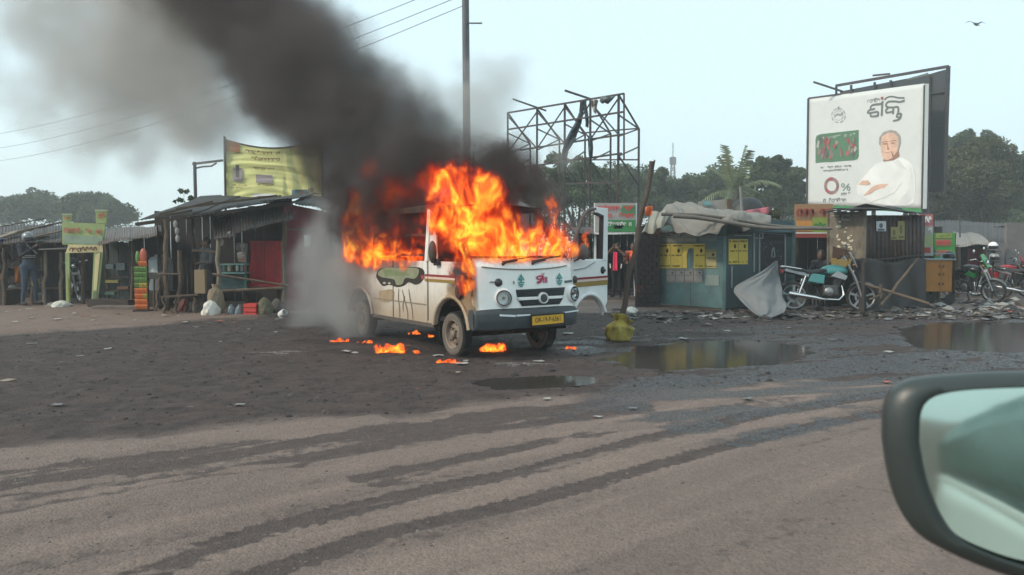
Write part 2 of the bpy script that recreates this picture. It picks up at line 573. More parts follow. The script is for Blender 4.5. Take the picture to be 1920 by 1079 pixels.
def ground_mat():
    m = bpy.data.materials.new("road dust and mud")
    m.use_nodes = True
    N, L = m.node_tree.nodes, m.node_tree.links
    b = N["Principled BSDF"]
    tc = N.new("ShaderNodeTexCoord")
    def attr(n):
        a = N.new("ShaderNodeAttribute")
        a.attribute_name = n
        return a.outputs["Fac"]
    def noise(sc, det=8, rough=.65, vec=None):
        n = N.new("ShaderNodeTexNoise")
        n.inputs["Scale"].default_value = sc
        n.inputs["Detail"].default_value = det
        n.inputs["Roughness"].default_value = rough
        if vec:
            mp = N.new("ShaderNodeMapping")
            mp.inputs["Scale"].default_value = vec
            L.new(tc.outputs["Object"], mp.inputs[0])
            L.new(mp.outputs[0], n.inputs["Vector"])
        else:
            L.new(tc.outputs["Object"], n.inputs["Vector"])
        return n.outputs[0]
    def rng(v, a, b_, c=0.0, d=1.0):
        r = N.new("ShaderNodeMapRange")
        for k, x in zip(("From Min", "From Max", "To Min", "To Max"), (a, b_, c, d)): r.inputs[k].default_value = x
        L.new(v, r.inputs["Value"])
        return r.outputs[0]
    def math_(op, x, y):
        n = N.new("ShaderNodeMath")
        n.operation = op
        n.use_clamp = op != "ADD"
        for i, v in enumerate((x, y)):
            if isinstance(v, (int, float)): n.inputs[i].default_value = v
            else: L.new(v, n.inputs[i])
        return n.outputs[0]
    def mix(f, a, c, mode="MIX"):
        n = N.new("ShaderNodeMix")
        n.data_type = "RGBA"
        n.blend_type = mode
        for i, v in ((0, f), (6, a), (7, c)):
            if isinstance(v, (int, float)): n.inputs[i].default_value = v
            elif isinstance(v, tuple): n.inputs[i].default_value = (*v, 1)
            else: L.new(v, n.inputs[i])
        return n.outputs[2]
    fine = noise(70, 6, .7)
    mid = noise(9, 8, .65)
    big = noise(1.1, 5, .6)
    edge = rng(mid, .3, .7, -.25, .25)
    def em(name, lo=.35, hi=.65, k=1.0):
        return rng(math_("ADD", attr(name), math_("MULTIPLY", edge, k) if k != 1 else edge), lo, hi)
    col = mix(rng(big, .35, .65), (.142, .114, .099), (.180, .148, .128))
    col = mix(rng(mid, .35, .75, 0, .6), col, (.205, .170, .148))
    col = mix(rng(attr('grain'), .40, .62, 0, .45), col, (.112, .092, .082))
    col = mix(rng(attr('grain'), .42, .30, 0, .4), col, (.215, .180, .155))
    col = mix(em("verge"), col, mix(rng(mid, .3, .7), (.125, .095, .078), (.185, .148, .122)))
    dcol = mix(rng(mid, .35, .65), (.024, .0195, .019), (.066, .054, .051))
    dcol = mix(rng(noise(3.2, 6, .6), .44, .66, 0, .75), dcol, (.088, .068, .060))
    dcol = mix(rng(noise(2.1, 8, .7), .55, .7, 0, .7), dcol, (.020, .0165, .016))
    dcol = mix(rng(big, .5, .7, 0, .5), dcol, (.082, .062, .054))
    dcol = mix(1.0, dcol, (.78, .76, .77), 'MULTIPLY')
    col = mix(em("dirt", .18, .82, 1.6), col, dcol)
    tcol = mix(rng(mid, .3, .7), (.048, .039, .036), (.082, .067, .062))
    col = mix(em("track", .3, .55), col, tcol)
    col = mix(math_("MULTIPLY", em("streak", .4, .75), .8), col, (.165, .136, .118))
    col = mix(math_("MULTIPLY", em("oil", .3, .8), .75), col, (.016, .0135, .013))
    wetf = math_("MULTIPLY", em("wet", .25, .75), rng(noise(24, 5, .7), .36, .58))
    col = mix(math_("MULTIPLY", em('wet', .15, .6), .55), col, (.030, .028, .029))
    col = mix(math_("MULTIPLY", wetf, .85), col, (.022, .021, .023))
    col = mix(math_("MULTIPLY", math_("MULTIPLY", em("ash", .3, .8), rng(noise(30, 6, .75), .42, .6)), .8), col, (.30, .31, .32))
    # coarse speckle: stones and grit in the surface
    vo = N.new("ShaderNodeTexVoronoi")
    vo.inputs["Scale"].default_value = 55
    L.new(tc.outputs["Object"], vo.inputs["Vector"])
    sep = N.new("ShaderNodeSeparateColor")
    L.new(vo.outputs["Color"], sep.inputs[0])
    col = mix(rng(sep.outputs[0], 0, 1, .18, .42), col, mix(sep.outputs[1], (.55, .55, .56), (1.5, 1.46, 1.42)), "MULTIPLY")
    col = mix(rng(fine, .62, .72, 0, .55), col, (.035, .032, .03))
    col = mix(rng(fine, .36, .28, 0, .35), col, (.28, .25, .225))
    col = mix(1.0, col, (1.075, .975, .955), "MULTIPLY")
    L.new(col, b.inputs["Base Color"])
    L.new(rng(wetf, 0, 1, .92, .20), b.inputs["Roughness"])
    b.inputs["Specular IOR Level"].default_value = .45
    bp = N.new("ShaderNodeBump")
    bp.inputs["Distance"].default_value = .02
    L.new(rng(wetf, 0, 1, .85, .6), bp.inputs["Strength"])
    hsum = math_("ADD", math_("MULTIPLY", mid, .8), math_("MULTIPLY", fine, .5))
    hsum = math_("ADD", hsum, rng(vo.outputs["Distance"], 0, .6, .35, 0))
    L.new(hsum, bp.inputs["Height"])
    L.new(bp.outputs[0], b.inputs["Normal"])
    return m
gme.materials.append(ground_mat())
ground = link("ground", gme)
tag(ground, "dusty road and sooty dirt lot with tyre tracks and mud", None, None, "structure")

def gz(x, y):
    i = min(max(int(np.searchsorted(gx, x)), 0), nu - 1)
    j = min(max(int(np.searchsorted(gy, y)), 0), nv - 1)
    return float(Z[j, i])

wm = bpy.data.materials.new("muddy water")
wm.use_nodes = True
_b = wm.node_tree.nodes["Principled BSDF"]
_b.inputs["Base Color"].default_value = (.040, .035, .031, 1)
_b.inputs["Roughness"].default_value = .11
_b.inputs["IOR"].default_value = 1.33
_b.inputs["Specular IOR Level"].default_value = .30
_n = wm.node_tree.nodes.new("ShaderNodeTexNoise")
_n.inputs["Scale"].default_value = 5
_bp = wm.node_tree.nodes.new("ShaderNodeBump")
_bp.inputs["Strength"].default_value = .018
wm.node_tree.links.new(_n.outputs[0], _bp.inputs["Height"])
wm.node_tree.links.new(_bp.outputs[0], _b.inputs["Normal"])
for p, nm in zip(PUDDLES, ("broad puddle in front of teal kiosk reflecting it", "puddle beside the orange cart reflecting its doors", "small oily puddle in front of the burning van")):
    cx, cy = sum(q[0] for q in p) / len(p), sum(q[1] for q in p) / len(p)
    mb = MB()
    mb.add([(cx + (x - cx) * 1.25, cy + (y - cy) * 1.3, -0.012) for x, y in p], [tuple(range(len(p)))])
    tag(mb.build("puddle", wm), nm, None, "puddles in the mud", "structure")

# stones, clods and litter that nobody could count
def scatter(name, label, n, area, size, mat, seed, flatness=.6, kind="stone"):
    rg = random.Random(seed)
    mb = MB()
    k = 0
    while k < n:
        x, y = rg.uniform(*area[0]), rg.uniform(*area[1])
        if not area[2](x, y, rg): continue
        k += 1
        s = rg.uniform(*size) * (1.8 if rg.random() < .06 else 1)
        z = gz(x, y)
        a = rg.uniform(0, 6.28)
        if kind == "stone":
            vs = []
            for lv, (rr, hh) in enumerate(((1, 0), (.75, .55))):
                for q in range(5):
                    t = a + q * 1.2566 + lv * .5
                    j = rg.uniform(.65, 1.2)
                    vs.append((x + s * rr * j * math.cos(t), y + s * rr * j * math.sin(t), z - s * .2 + s * hh * flatness * rg.uniform(.8, 1.3)))
            vs.append((x, y, z + s * flatness * .75))
            mb.add(vs, [(q, (q + 1) % 5, (q + 1) % 5 + 5, q + 5) for q in range(5)] + [(q + 5, (q + 1) % 5 + 5, 10) for q in range(5)], rg.randint(0, len(mat) - 1))
        else:
            w, l = s, s * rg.uniform(.5, 1.6)
            ca, sa = math.cos(a), math.sin(a)
            vs = []
            for j in range(3):
                for i in range(3):
                    u, v = (i - 1) * w / 2, (j - 1) * l / 2
                    vs.append((x + u * ca - v * sa, y + u * sa + v * ca, z + .012 + rg.uniform(0, .42) * s * flatness))
            mb.add(vs, [(j * 3 + i, j * 3 + i + 1, j * 3 + i + 4, j * 3 + i + 3) for j in range(2) for i in range(2)], rg.randint(0, len(mat) - 1))
    o = mb.build(name, mat)
    return tag(o, label, None, None, "stuff")
def pz(x, y, arr):
    i = min(max(int(np.searchsorted(gx, x)), 0), nu - 1)
    j = min(max(int(np.searchsorted(gy, y)), 0), nv - 1)
    return float(arr[j, i])
STONE_D = M("sooty clods", (.042, .038, .037), .9, var=.4, bump=.3)
STONE_L = M("dusty grit", (.20, .175, .155), .9, var=.4, bump=.3)
STONE_M = M("brown clods", (.10, .083, .075), .9, var=.4, bump=.3)
def dirty(x, y, rg): return pz(x, y, dirt) > .5 and pz(x, y, pud) < .3
scatter("clods", "small dark clods and cinders strewn over the sooty lot", 4200, ((-9, 7), (6.2, 17), dirty), (.008, .028), [STONE_D, STONE_D, STONE_M], 3)
scatter("grit", "loose pale grit lying on the dusty road", 4200, ((-5, 5), (3.1, 9), lambda x, y, rg: pz(x, y, dirt) < .5), (.003, .0095), [STONE_L, STONE_L, STONE_M], 4)
scatter("debris", "chips of wood and cinder on the dark lot", 260, ((-9, 6), (6.5, 17), dirty), (.03, .085), [STONE_D, STONE_M, WOOD_D], 5, .22)
LIT = [flat('dusty paper', (.46, .45, .43)), flat("dull plastic", (.42, .42, .40)), flat("tan scrap", (.36, .29, .22)), flat("grey scrap", (.22, .22, .22)), flat("grey scrap b", (.15, .14, .14)), flat("faded red scrap", (.4, .12, .09))]
scatter("litter", "scraps of paper and plastic scattered on the ground", 130, ((-9, 9), (6.5, 20), lambda x, y, rg: pz(x, y, pud) < .2), (.03, .11), LIT, 6, .35, "sheet")
def rverge(x, y, rg):
    q = 16.2 + .10 * (x - 3)
    return rg.random() < math.exp(-((y - q) / .9) ** 2)
scatter("trash", "trodden rubbish and dirt heaped along the front of the kiosks", 620, ((2.0, 13), (13.5, 19.5), rverge), (.05, .20), [LIT[3], LIT[2], LIT[4], STONE_D, STONE_M, LIT[1], LIT[4]], 8, .5, "sheet")
scatter("rubble", "pale broken rubble and scraps before the bikes on the right", 150, ((8.5, 15.5), (17.5, 21.5), lambda x, y, rg: rg.random() < math.exp(-((y - 19.3) / 1.0) ** 2)), (.06, .22), [STONE_L, flat("chalky rubble", (.40, .38, .35)), STONE_M, STONE_D], 12, .7)
scatter("rubbish", "torn wrappers and cloth scraps among the rubble", 160, ((8, 15.5), (16.5, 21.5), lambda x, y, rg: True), (.06, .24), [LIT[1], LIT[2], LIT[3], LIT[0], LIT[5], LIT[4]], 13, .5, "sheet")
scatter("mud_lumps", "lumps of earth along the front of the kiosks", 900, ((2.0, 13), (13.5, 19.5), rverge), (.03, .12), [STONE_D, STONE_M], 9, .7)
scatter("shop_litter", "wrappers lying before the stalls on the left", 70, ((-12, -3), (14.5, 18.2), lambda x, y, rg: True), (.04, .12), LIT, 10, .4, "sheet")
# ================================================================ far things
def leaf_mat(name, c1, c2):
    m = bpy.data.materials.new(name)
    m.use_nodes = True
    N, L = m.node_tree.nodes, m.node_tree.links
    b = N["Principled BSDF"]
    b.inputs["Roughness"].default_value = .6
    b.inputs["Specular IOR Level"].default_value = .25
    tc = N.new("ShaderNodeTexCoord")
    no = N.new("ShaderNodeTexNoise")
    no.inputs["Scale"].default_value = .9
    no.inputs["Detail"].default_value = 6
    L.new(tc.outputs["Object"], no.inputs["Vector"])
    cr = N.new("ShaderNodeMapRange")
    cr.inputs["From Min"].default_value = .35
    cr.inputs["From Max"].default_value = .65
    L.new(no.outputs[0], cr.inputs["Value"])
    mx = N.new("ShaderNodeMix")
    mx.data_type = "RGBA"
    mx.inputs[6].default_value = (*c1, 1)
    mx.inputs[7].default_value = (*c2, 1)
    L.new(cr.outputs[0], mx.inputs[0])
    L.new(mx.outputs[2], b.inputs["Base Color"])
    return m
LEAF_A = leaf_mat("dark foliage", (.027, .050, .016), (.066, .102, .034))
LEAF_B = leaf_mat("olive foliage", (.042, .050, .018), (.090, .098, .035))
LEAF_P = leaf_mat("palm foliage", (.085, .12, .055), (.17, .20, .10))
BARK = M("bark", (.10, .08, .065), .9, var=.35, bump=.5)

def leaves(mb_v, mb_f, c, r, n, rs, size, squash=.8):
    d = rs.normal(size=(n, 3))
    d /= np.linalg.norm(d, axis=1)[:, None]
    rad = rs.uniform(.45, 1.05, n) ** .7
    p = np.array(c) + d * rad[:, None] * np.array([r, r, r * squash])
    t = rs.normal(size=(n, 3))
    t /= np.linalg.norm(t, axis=1)[:, None]
    s = np.cross(t, rs.normal(size=(n, 3)))
    s /= np.linalg.norm(s, axis=1)[:, None]
    L = rs.uniform(.6, 1.3, n)[:, None] * size
    a, b_, c_, e = p - t * L * .5, p + s * L * .28, p + t * L * .5, p - s * L * .28
    v = np.stack([a, b_, c_, e], 1).reshape(-1, 3)
    mb_f.append(np.arange(len(v)).reshape(-1, 4) + sum(len(q) for q in mb_v))
    mb_v.append(v)

def tree(label, base, h, crowns, seed, mat=LEAF_A, leaf=.34, n=900, trunk_r=.2, name="tree", group=None, spread=.42, kmin=16, lmin=30):
    """crowns: (dx, dy, z, radius) of the boughs; each bough is broken up into leaf clumps"""
    rs = np.random.RandomState(seed)
    rg = random.Random(seed)
    t = thing(name, label, "tree", base, 0, group)
    mb = MB()
    fork = h * .35
    mb.tube([(0, 0, -.2), (.05, .03, fork * .5), (.1, 0, fork)], [trunk_r * 1.3, trunk_r, trunk_r * .8], 8)
    vs, fs = [], []
    for (dx, dy, z, r) in crowns:
        mb.tube([(.08, 0, fork * .9), (dx * .5, dy * .5, (fork + z) / 2 - .1 * r), (dx, dy, z)], [trunk_r * .55, trunk_r * .35, trunk_r * .15], 6)
        k = max(kmin, int(20 * r))
        for q in range(k):
            d = rs.normal(size=3)
            d /= np.linalg.norm(d)
            if d[2] < -.5: d[2] *= -.6
            cc = np.array([dx, dy, z]) + d * r * rs.uniform(.15, 1.0) ** .8 * np.array([1, 1, .8])
            rr = r * rs.uniform(.24, spread + .08)
            leaves(vs, fs, cc, rr, max(lmin, int(4.5 * n / k)), rs, leaf * .72, .8)
            if rg.random() < .4: mb.tube([(dx, dy, z), tuple(cc)], [trunk_r * .12, trunk_r * .05], 4)
    mb.build("trunk", BARK, t, smooth=60)
    v, f = np.concatenate(vs), np.concatenate(fs)
    me = bpy.data.meshes.new("crown")
    me.vertices.add(len(v))
    me.vertices.foreach_set("co", v.astype(np.float32).ravel())
    me.loops.add(f.size)
    me.loops.foreach_set("vertex_index", f.astype(np.int32).ravel())
    me.polygons.add(len(f))
    me.polygons.foreach_set("loop_start", np.arange(0, f.size, 4, dtype=np.int32))
    me.update(calc_edges=True)
    me.materials.append(mat)
    link("crown", me, t)
    return t
def crown_px(lst, Y, base):
    out = []
    for (px, py, rpx, dy) in lst:
        p = P(px, py, Y + dy)
        out.append((p.x - base[0], p.y - base[1], p.z - base[2], rpx * 1.3 * (Y + dy) / FPX))
    return out
def tree_px(label, px, Y, lst, seed, **k):
    b = P(px, 465, Y)
    b.z = 0
    top = max(P(a, c - r, Y).z for a, c, r, d in lst)
    tree(label, b, top, crown_px(lst, Y, b), seed, **k)

TG = "trees beyond the stalls"
tree_px("broad hazy tree far left behind the low shed roofs", 60, 80, [(20, 395, 24, 0), (70, 385, 27, 1), (45, 400, 25, -2), (100, 398, 24, 0), (0, 402, 24, 0)], 11, leaf=.42, n=1300, group=TG)
tree_px("hazy spreading tree behind the pale green gate sign", 165, 76, [(150, 384, 27, 0), (190, 392, 27, 1), (215, 402, 24, -1), (130, 402, 24, 0), (175, 412, 24, -2), (232, 412, 16, 0)], 12, leaf=.42, n=1300, group=TG)
tree_px("dark hazy tree leaving the photo edge at far left", -40, 84, [(-10, 402, 26, 0), (-50, 390, 30, 0), (-90, 398, 28, 0)], 13, leaf=.42, n=1000, group=TG)
tree_px("dense tree directly behind the bare billboard frame", 1080, 48, [(1050, 345, 30, 0), (1095, 330, 32, 0), (1070, 375, 34, -1), (1020, 370, 30, 0), (1125, 365, 32, 0)], 14, leaf=.27, n=1600, group=TG, spread=.5)
tree_px("bare leafed sapling with thin branches inside the frame", 1040, 38, [(1015, 330, 22, 0), (1040, 305, 20, 0), (1060, 340, 20, 0), (1000, 360, 20, 0)], 15, leaf=.15, n=420, trunk_r=.08, group=TG, spread=.3)
tree_px("round dark tree right of the frame behind tilted post", 1180, 58, [(1150, 345, 32, 0), (1195, 350, 30, 0), (1225, 335, 17, 0), (1170, 380, 36, 0), (1215, 375, 30, 0), (1240, 352, 13, 0)], 16, leaf=.32, n=1500, group=TG, spread=.48)
tree_px("low bushy tree below the distant mast", 1265, 62, [(1240, 370, 26, 0), (1275, 358, 24, 0), (1305, 368, 26, 0), (1262, 390, 26, 0), (1300, 392, 26, 0)], 17, leaf=.32, n=1400, group=TG, spread=.48)
tree_px("feathery tree crowded against the palm on its left", 1330, 60, [(1315, 350, 24, 0), (1345, 340, 25, 1), (1320, 378, 26, 0), (1355, 370, 28, 0)], 18, mat=LEAF_A, leaf=.32, n=1400, group=TG, spread=.48)
tree_px("tall open crowned tree just left of the white billboard", 1450, 52, [(1425, 315, 20, 0), (1462, 312, 18, 0), (1485, 330, 20, 0), (1440, 340, 26, 0), (1405, 350, 24, 0), (1475, 360, 28, 0), (1500, 352, 16, 0), (1430, 380, 28, 0), (1480, 392, 26, 0)], 19, leaf=.27, n=1000, group=TG, spread=.36)
tree_px("large olive green tree right of the white billboard", 1835, 50, [(1800, 310, 36, 0), (1845, 296, 38, 0), (1870, 320, 36, 0), (1790, 350, 40, -1), (1835, 350, 42, -2), (1880, 360, 38, 0), (1790, 395, 36, 0), (1850, 395, 36, 0)], 20, mat=LEAF_B, leaf=.27, n=2200, trunk_r=.3, group=TG, spread=.5)
tree_px("dark tree at right photo edge behind olive tree", 1930, 62, [(1915, 325, 30, 0), (1950, 310, 36, 0), (1925, 365, 34, 0), (1970, 360, 38, 0), (1900, 395, 30, 0)], 21, leaf=.32, n=1500, group=TG, spread=.48)
tree_px("dark treetop showing over the back of the billboard", 1790, 66, [(1785, 272, 17, 0), (1815, 268, 18, 0), (1800, 295, 24, 0), (1850, 268, 16, 0)], 22, leaf=.32, n=1100, group=TG, spread=.48)
tree_px("leafy sprig rising over the roof beside street pole", 343, 21, [(345, 362, 9, 0), (335, 378, 7, 0), (357, 374, 7, 0)], 23, leaf=.17, n=9, trunk_r=.025, group=None, spread=.5, kmin=5, lmin=6)

# scrub and low trees that read as one mass behind the stalls
vs_, fs_ = [], []
rs = np.random.RandomState(77)
for x0, x1, yt, Yd in ((990, 1530, 378, 66), (1735, 1990, 380, 60), (-60, 250, 415, 88)):
    for k in range(70 if x0 > 0 else 40):
        x, Yk = rs.uniform(x0, x1), Yd + rs.uniform(-4, 6)
        top = P(x, yt + rs.uniform(-12, 22), Yk)
        for zz in np.arange(.6, top.z, 1.1):
            c = (top.x + rs.uniform(-.7, .7), Yk + rs.uniform(-1, 1), zz)
            leaves(vs_, fs_, c, rs.uniform(.7, 1.15), 70, rs, .30, .85)
v, fa = np.concatenate(vs_), np.concatenate(fs_)
me = bpy.data.meshes.new("undergrowth")
me.vertices.add(len(v)); me.vertices.foreach_set("co", v.astype(np.float32).ravel())
me.loops.add(fa.size); me.loops.foreach_set("vertex_index", fa.astype(np.int32).ravel())
me.polygons.add(len(fa)); me.polygons.foreach_set("loop_start", np.arange(0, fa.size, 4, dtype=np.int32))
me.update(calc_edges=True); me.materials.append(LEAF_A)
tag(link("undergrowth", me), "dark scrub and low trees massed behind the stalls", None, None, "stuff")
# palm
def palm(label, base, h, nf, fl, seed):
    rg = random.Random(seed)
    t = thing("palm_tree", label, "palm tree", base)
    MB().tube([(0, 0, -.2), (.1, 0, h * .5), (0, 0, h)], [.22, .17, .15], 8).build("trunk", BARK, t, smooth=60)
    for i in range(nf):
        az = i * 2.4 + rg.uniform(-.3, .3)
        el = rg.uniform(-.1, 1.35) if i > 1 else 1.35
        d = Vector((math.cos(az), math.sin(az), 0))
        L = fl * rg.uniform(.8, 1.1)
        mb = MB()
        pts = []
        for k in range(11):
            s = k / 10
            x = L * s * math.cos(el) * (1 - .15 * s)
            z = L * s * math.sin(el) - L * .45 * s * s * math.cos(el) - .12 * L * s * s
            pts.append(d * x + Vector((0, 0, h + z)))
        mb.tube(pts, [.045 * (1 - .8 * k / 10) for k in range(11)], 5)
        side = d.cross(Vector((0, 0, 1)))
        for k in range(1, 11):
            for q in (0, .5):
                j = min(k + q, 10)
                p = pts[int(j)].lerp(pts[min(int(j) + 1, 10)], j % 1)
                tng = (pts[min(k, 10)] - pts[k - 1]).normalized()
                ll = L * .20 * (1 - abs(j / 10 - .45)) * rg.uniform(.85, 1.1)
                for sg in (-1, 1):
                    tip = p + side * sg * ll * .8 + tng * ll * .55 - Vector((0, 0, ll * rg.uniform(.25, .6)))
                    w = tng * .05
                    mb.quad(p - w, p + w, tip + w * .3, tip - w * .3)
        mb.build("frond", LEAF_P, t)
    return t
pb = P(1375, 465, 44); pb.z = 0
palm("coconut palm with upright fronds behind the teal kiosk", pb, P(0, 360, 44).z, 17, 3.2, 5)
pb = P(1405, 465, 50); pb.z = 0
palm("smaller yellowing palm tucked right of the taller palm", pb, P(0, 352, 50).z - 1.2, 11, 2.0, 9)

# distant lattice mast
mb_ = P(1260, 465, 170)
mast = thing("radio_mast", "thin hazy lattice mast rising far behind the trees", "mast", (mb_.x, 170, 0))
hm = P(1260, 268, 170).z
mb = MB()
for sx, sy in ((-1, -1), (1, -1), (1, 1), (-1, 1)):
    mb.bar((sx * 1.1, sy * 1.1, 0), (sx * .28, sy * .28, hm - 3), .16)
for k in range(12):
    z0, z1 = k * (hm - 3) / 12, (k + 1) * (hm - 3) / 12
    w0, w1 = 1.1 - .82 * k / 12, 1.1 - .82 * (k + 1) / 12
    for sy in (-1, 1):
        mb.bar((-w0, sy * w0, z0), (w1, sy * w1, z1), .08)
        mb.bar((w0, sy * w0, z0), (-w1, sy * w1, z1), .08)
        mb.bar((-w1, sy * w1, z1), (w1, sy * w1, z1), .08)
        mb.bar((sy * w0, -w0, z0), (sy * w1, w1, z1), .08)
mb.build("lattice", STEEL, mast)
MB().tube([(0, 0, hm - 3), (0, 0, hm)], .1, 6).build("antenna", STEEL, mast)
for q in range(4):
    MB().box((.5 * math.cos(q * 1.57), .5 * math.sin(q * 1.57), hm - 3.8), (.35, .35, 1.5)).build("panel_antenna", STEEL, mast)

# tall pole, its cross arms, and the wires
pole_top = P(871, -190, 20.5)
pb = P(878, 465, 20.5)
pole = thing("utility_pole", "tall grey steel pole rising behind the flames", "utility pole", (pb.x, 20.5, 0))
PAINT_P = M("grey painted pole", (.13, .15, .17), .5, .2, var=.2, rust=.12)
MB().tube([(0, 0, -.3), (pole_top.x - pb.x, 0, pole_top.z)], [.105, .085], 14).build("shaft", PAINT_P, pole, smooth=50)
dxp = pole_top.x - pb.x
def pole_at(z): return Vector((dxp * z / pole_top.z, 0, z))
z1 = P(0, 46, 20.5).z
MB().bar(pole_at(z1) + Vector((.05, -.1, 0)), pole_at(z1) + Vector((.42, -.1, 0)), .03).build("step_iron", STEEL, pole)
z2 = P(0, 300, 20.5).z
MB().bar(pole_at(z2) + Vector((.17, -.1, -.3)), pole_at(z2) + Vector((.17, -.1, .22)), .05).build("bracket", STEEL, pole)
for k, zz in enumerate((pole_top.z - .15, pole_top.z - .75, pole_top.z - 1.35)):
    b = MB()
    b.bar(pole_at(zz) + Vector((-.65, -.1, 0)), pole_at(zz) + Vector((.65, -.1, 0)), .07)
    b.build("cross_arm", STEEL, pole)
    for sx in (-.55, .55):
        b = MB(); b.lathe([(.02, 0), (.05, .03), (.03, .07), (.05, .1), (.02, .15)], pole_at(zz) + Vector((sx, -.1, .03)), n=10)
        b.build("insulator", PAPER, pole, smooth=50)
WIRE = flat("wire", (.05, .05, .055))
for k, (px, py, lab) in enumerate(((-60, 256, "upper overhead wire crossing the smoky sky at left"), (-40, 280, "middle overhead wire crossing the smoky sky at left"), (-10, 300, "lowest overhead wire crossing the smoky sky at left"))):
    a = Vector((pb.x, 20.4, 0)) + pole_at(pole_top.z - .15 - .6 * k)
    a.z = P(870, (-35, -8, 12)[k], 20.5).z
    b_ = P(px - 120, py + 10, 54)
    pts = [a.lerp(b_, t / 20) - Vector((0, 0, 1.1 * 4 * (t / 20) * (1 - t / 20))) for t in range(21)]
    tag(MB().tube(pts, .008, 5).build("overhead_wire", WIRE), lab, "wire", "overhead wires")

# bare hoarding frame
fr = thing("scaffold", "bare steel billboard frame with torn cloth hanging from it", "scaffold", P(1107, 465, 27) - Vector((0, 0, CAM_H)))
FO = fr.location.copy()
FO.z = 0
fr.location = FO
def FP(px, py, Y): return P(px, py, Y) - FO
def fy(px): return 30.5 - (px - 952) / (1170 - 952) * 5.5      # front plane runs nearer to the right
cols = [(952, 212), (1007, 204), (1059, 195), (1107, 187), (1160, 178)]
FRM = M("frame steel", (.055, .065, .07), .55, .4, var=.25, rust=.3)
def fbar(name, a, b, w=.075): return MB().bar(a, b, w * .72).build(name, FRM, fr)
for px, py in cols:
    top = FP(px, py, fy(px))
    fbar("upright", Vector((top.x, top.y, 0)), top, .10)
    b = FP(px + (38 if px > 1050 else 42), py + (64 if px > 1100 else 58), fy(px) + 1.8)
    fbar("back_leg", Vector((b.x, b.y, 0)), b, .09)
    fbar("brace", top, b, .065)
    m1, m2 = FP(px, py + 78, fy(px)), FP(px + 40, py + 66 + 14, fy(px) + 1.8)
    fbar("brace", m1, b, .055)
    fbar("brace", FP(px, py + 115, fy(px)), b - Vector((0, 0, .6)), .055)
    fbar("brace", FP(px, py + 115, fy(px)), Vector((b.x, b.y, FP(px, py + 160, fy(px)).z)), .06)
    fbar("tie", FP(px, py + 38, fy(px)), b, .055)
for dy, x0, x1 in ((0, 952, 1170), (34, 952, 1170), (76, 975, 1170), (112, 975, 1165)):
    f0 = FP(x0, 212 + dy * .92, fy(x0)); f1 = FP(x1, 176 + dy, fy(x1))
    fbar("beam", f0, f1, .075)
fbar("beam", FP(1059, 345, fy(1059)), FP(1165, 342, fy(1165)), .08)
for (px0, py0), (px1, py1) in zip(cols[:-1], cols[1:]):
    fbar("diagonal", FP(px0, py0 + 6, fy(px0)), FP(px1, py1 + 75, fy(px1)), .05)
    fbar("diagonal", FP(px1, py1 + 6, fy(px1)), FP(px0, py0 + 75, fy(px0)), .05)
fbar("beam", FP(1090, 250, fy(1100) + 1.8), FP(1199, 241, fy(1160) + 1.8), .06)
fbar("beam", FP(1060, 300, fy(1080) + 1.8), FP(1199, 300, fy(1160) + 1.8), .06)
fbar("end_post", FP(1170, 176, fy(1170)), FP(1170, 300, fy(1170)), .07)
fbar("lamp_arm", FP(961, 186, fy(990) - .8), FP(1024, 208, fy(1010)), .07)
fbar("lamp_arm", FP(1059, 170, fy(1085) - .8), FP(1110, 187, fy(1107)), .08)
CLOTH_B = M("faded blue cloth", (.06, .09, .11), .9, var=.3)
CLOTH_G = M("torn grey green cloth", (.20, .24, .23), .9, var=.3)
def rag(label, pts, mat, Y, seed):
    rg = random.Random(seed)
    mb = MB()
    L = []
    for i, (x0, x1, y) in enumerate(pts):
        yy = Y + rg.uniform(-.15, .15)
        L.append([P(x0 + (x1 - x0) * k / 4, y + rg.uniform(-2, 2), yy + .12 * math.sin(k * 1.9 + i)) for k in range(5)])
    for i in range(len(L) - 1):
        for k in range(4): mb.quad(L[i][k], L[i][k + 1], L[i + 1][k + 1], L[i + 1][k])
    tag(mb.build("torn_cloth", mat, None, smooth=80, solid=.012), label, "cloth", "torn cloths on the frame")
rag("long twisted blue cloth hanging down the middle of the frame", [(1088, 1100, 190), (1086, 1094, 210), (1080, 1090, 230), (1068, 1083, 250), (1060, 1078, 264), (1054, 1066, 285), (1054, 1062, 300), (1057, 1060, 312)], CLOTH_B, 27.0, 1)
rag("short blue cloth strip hanging beside the longer one", [(1093, 1099, 192), (1096, 1102, 212), (1098, 1104, 228), (1098, 1103, 240)], CLOTH_B, 26.7, 2)
rag("pale green torn cloth flapping at the frame top", [(1126, 1154, 182), (1124, 1148, 188), (1128, 1140, 194)], CLOTH_G, 25.7, 3)
rag("pale rag with a pink edge knotted on top of the frame", [(1108, 1122, 189), (1110, 1119, 200), (1113, 1118, 212)], M("pale rag", (.5, .42, .38), .9), 25.9, 4)
rag("dark cloth wound round the lower middle upright", [(1102, 1110, 255), (1103, 1112, 275), (1104, 1111, 292), (1106, 1109, 300)], CLOTH_B, 26.2, 6)

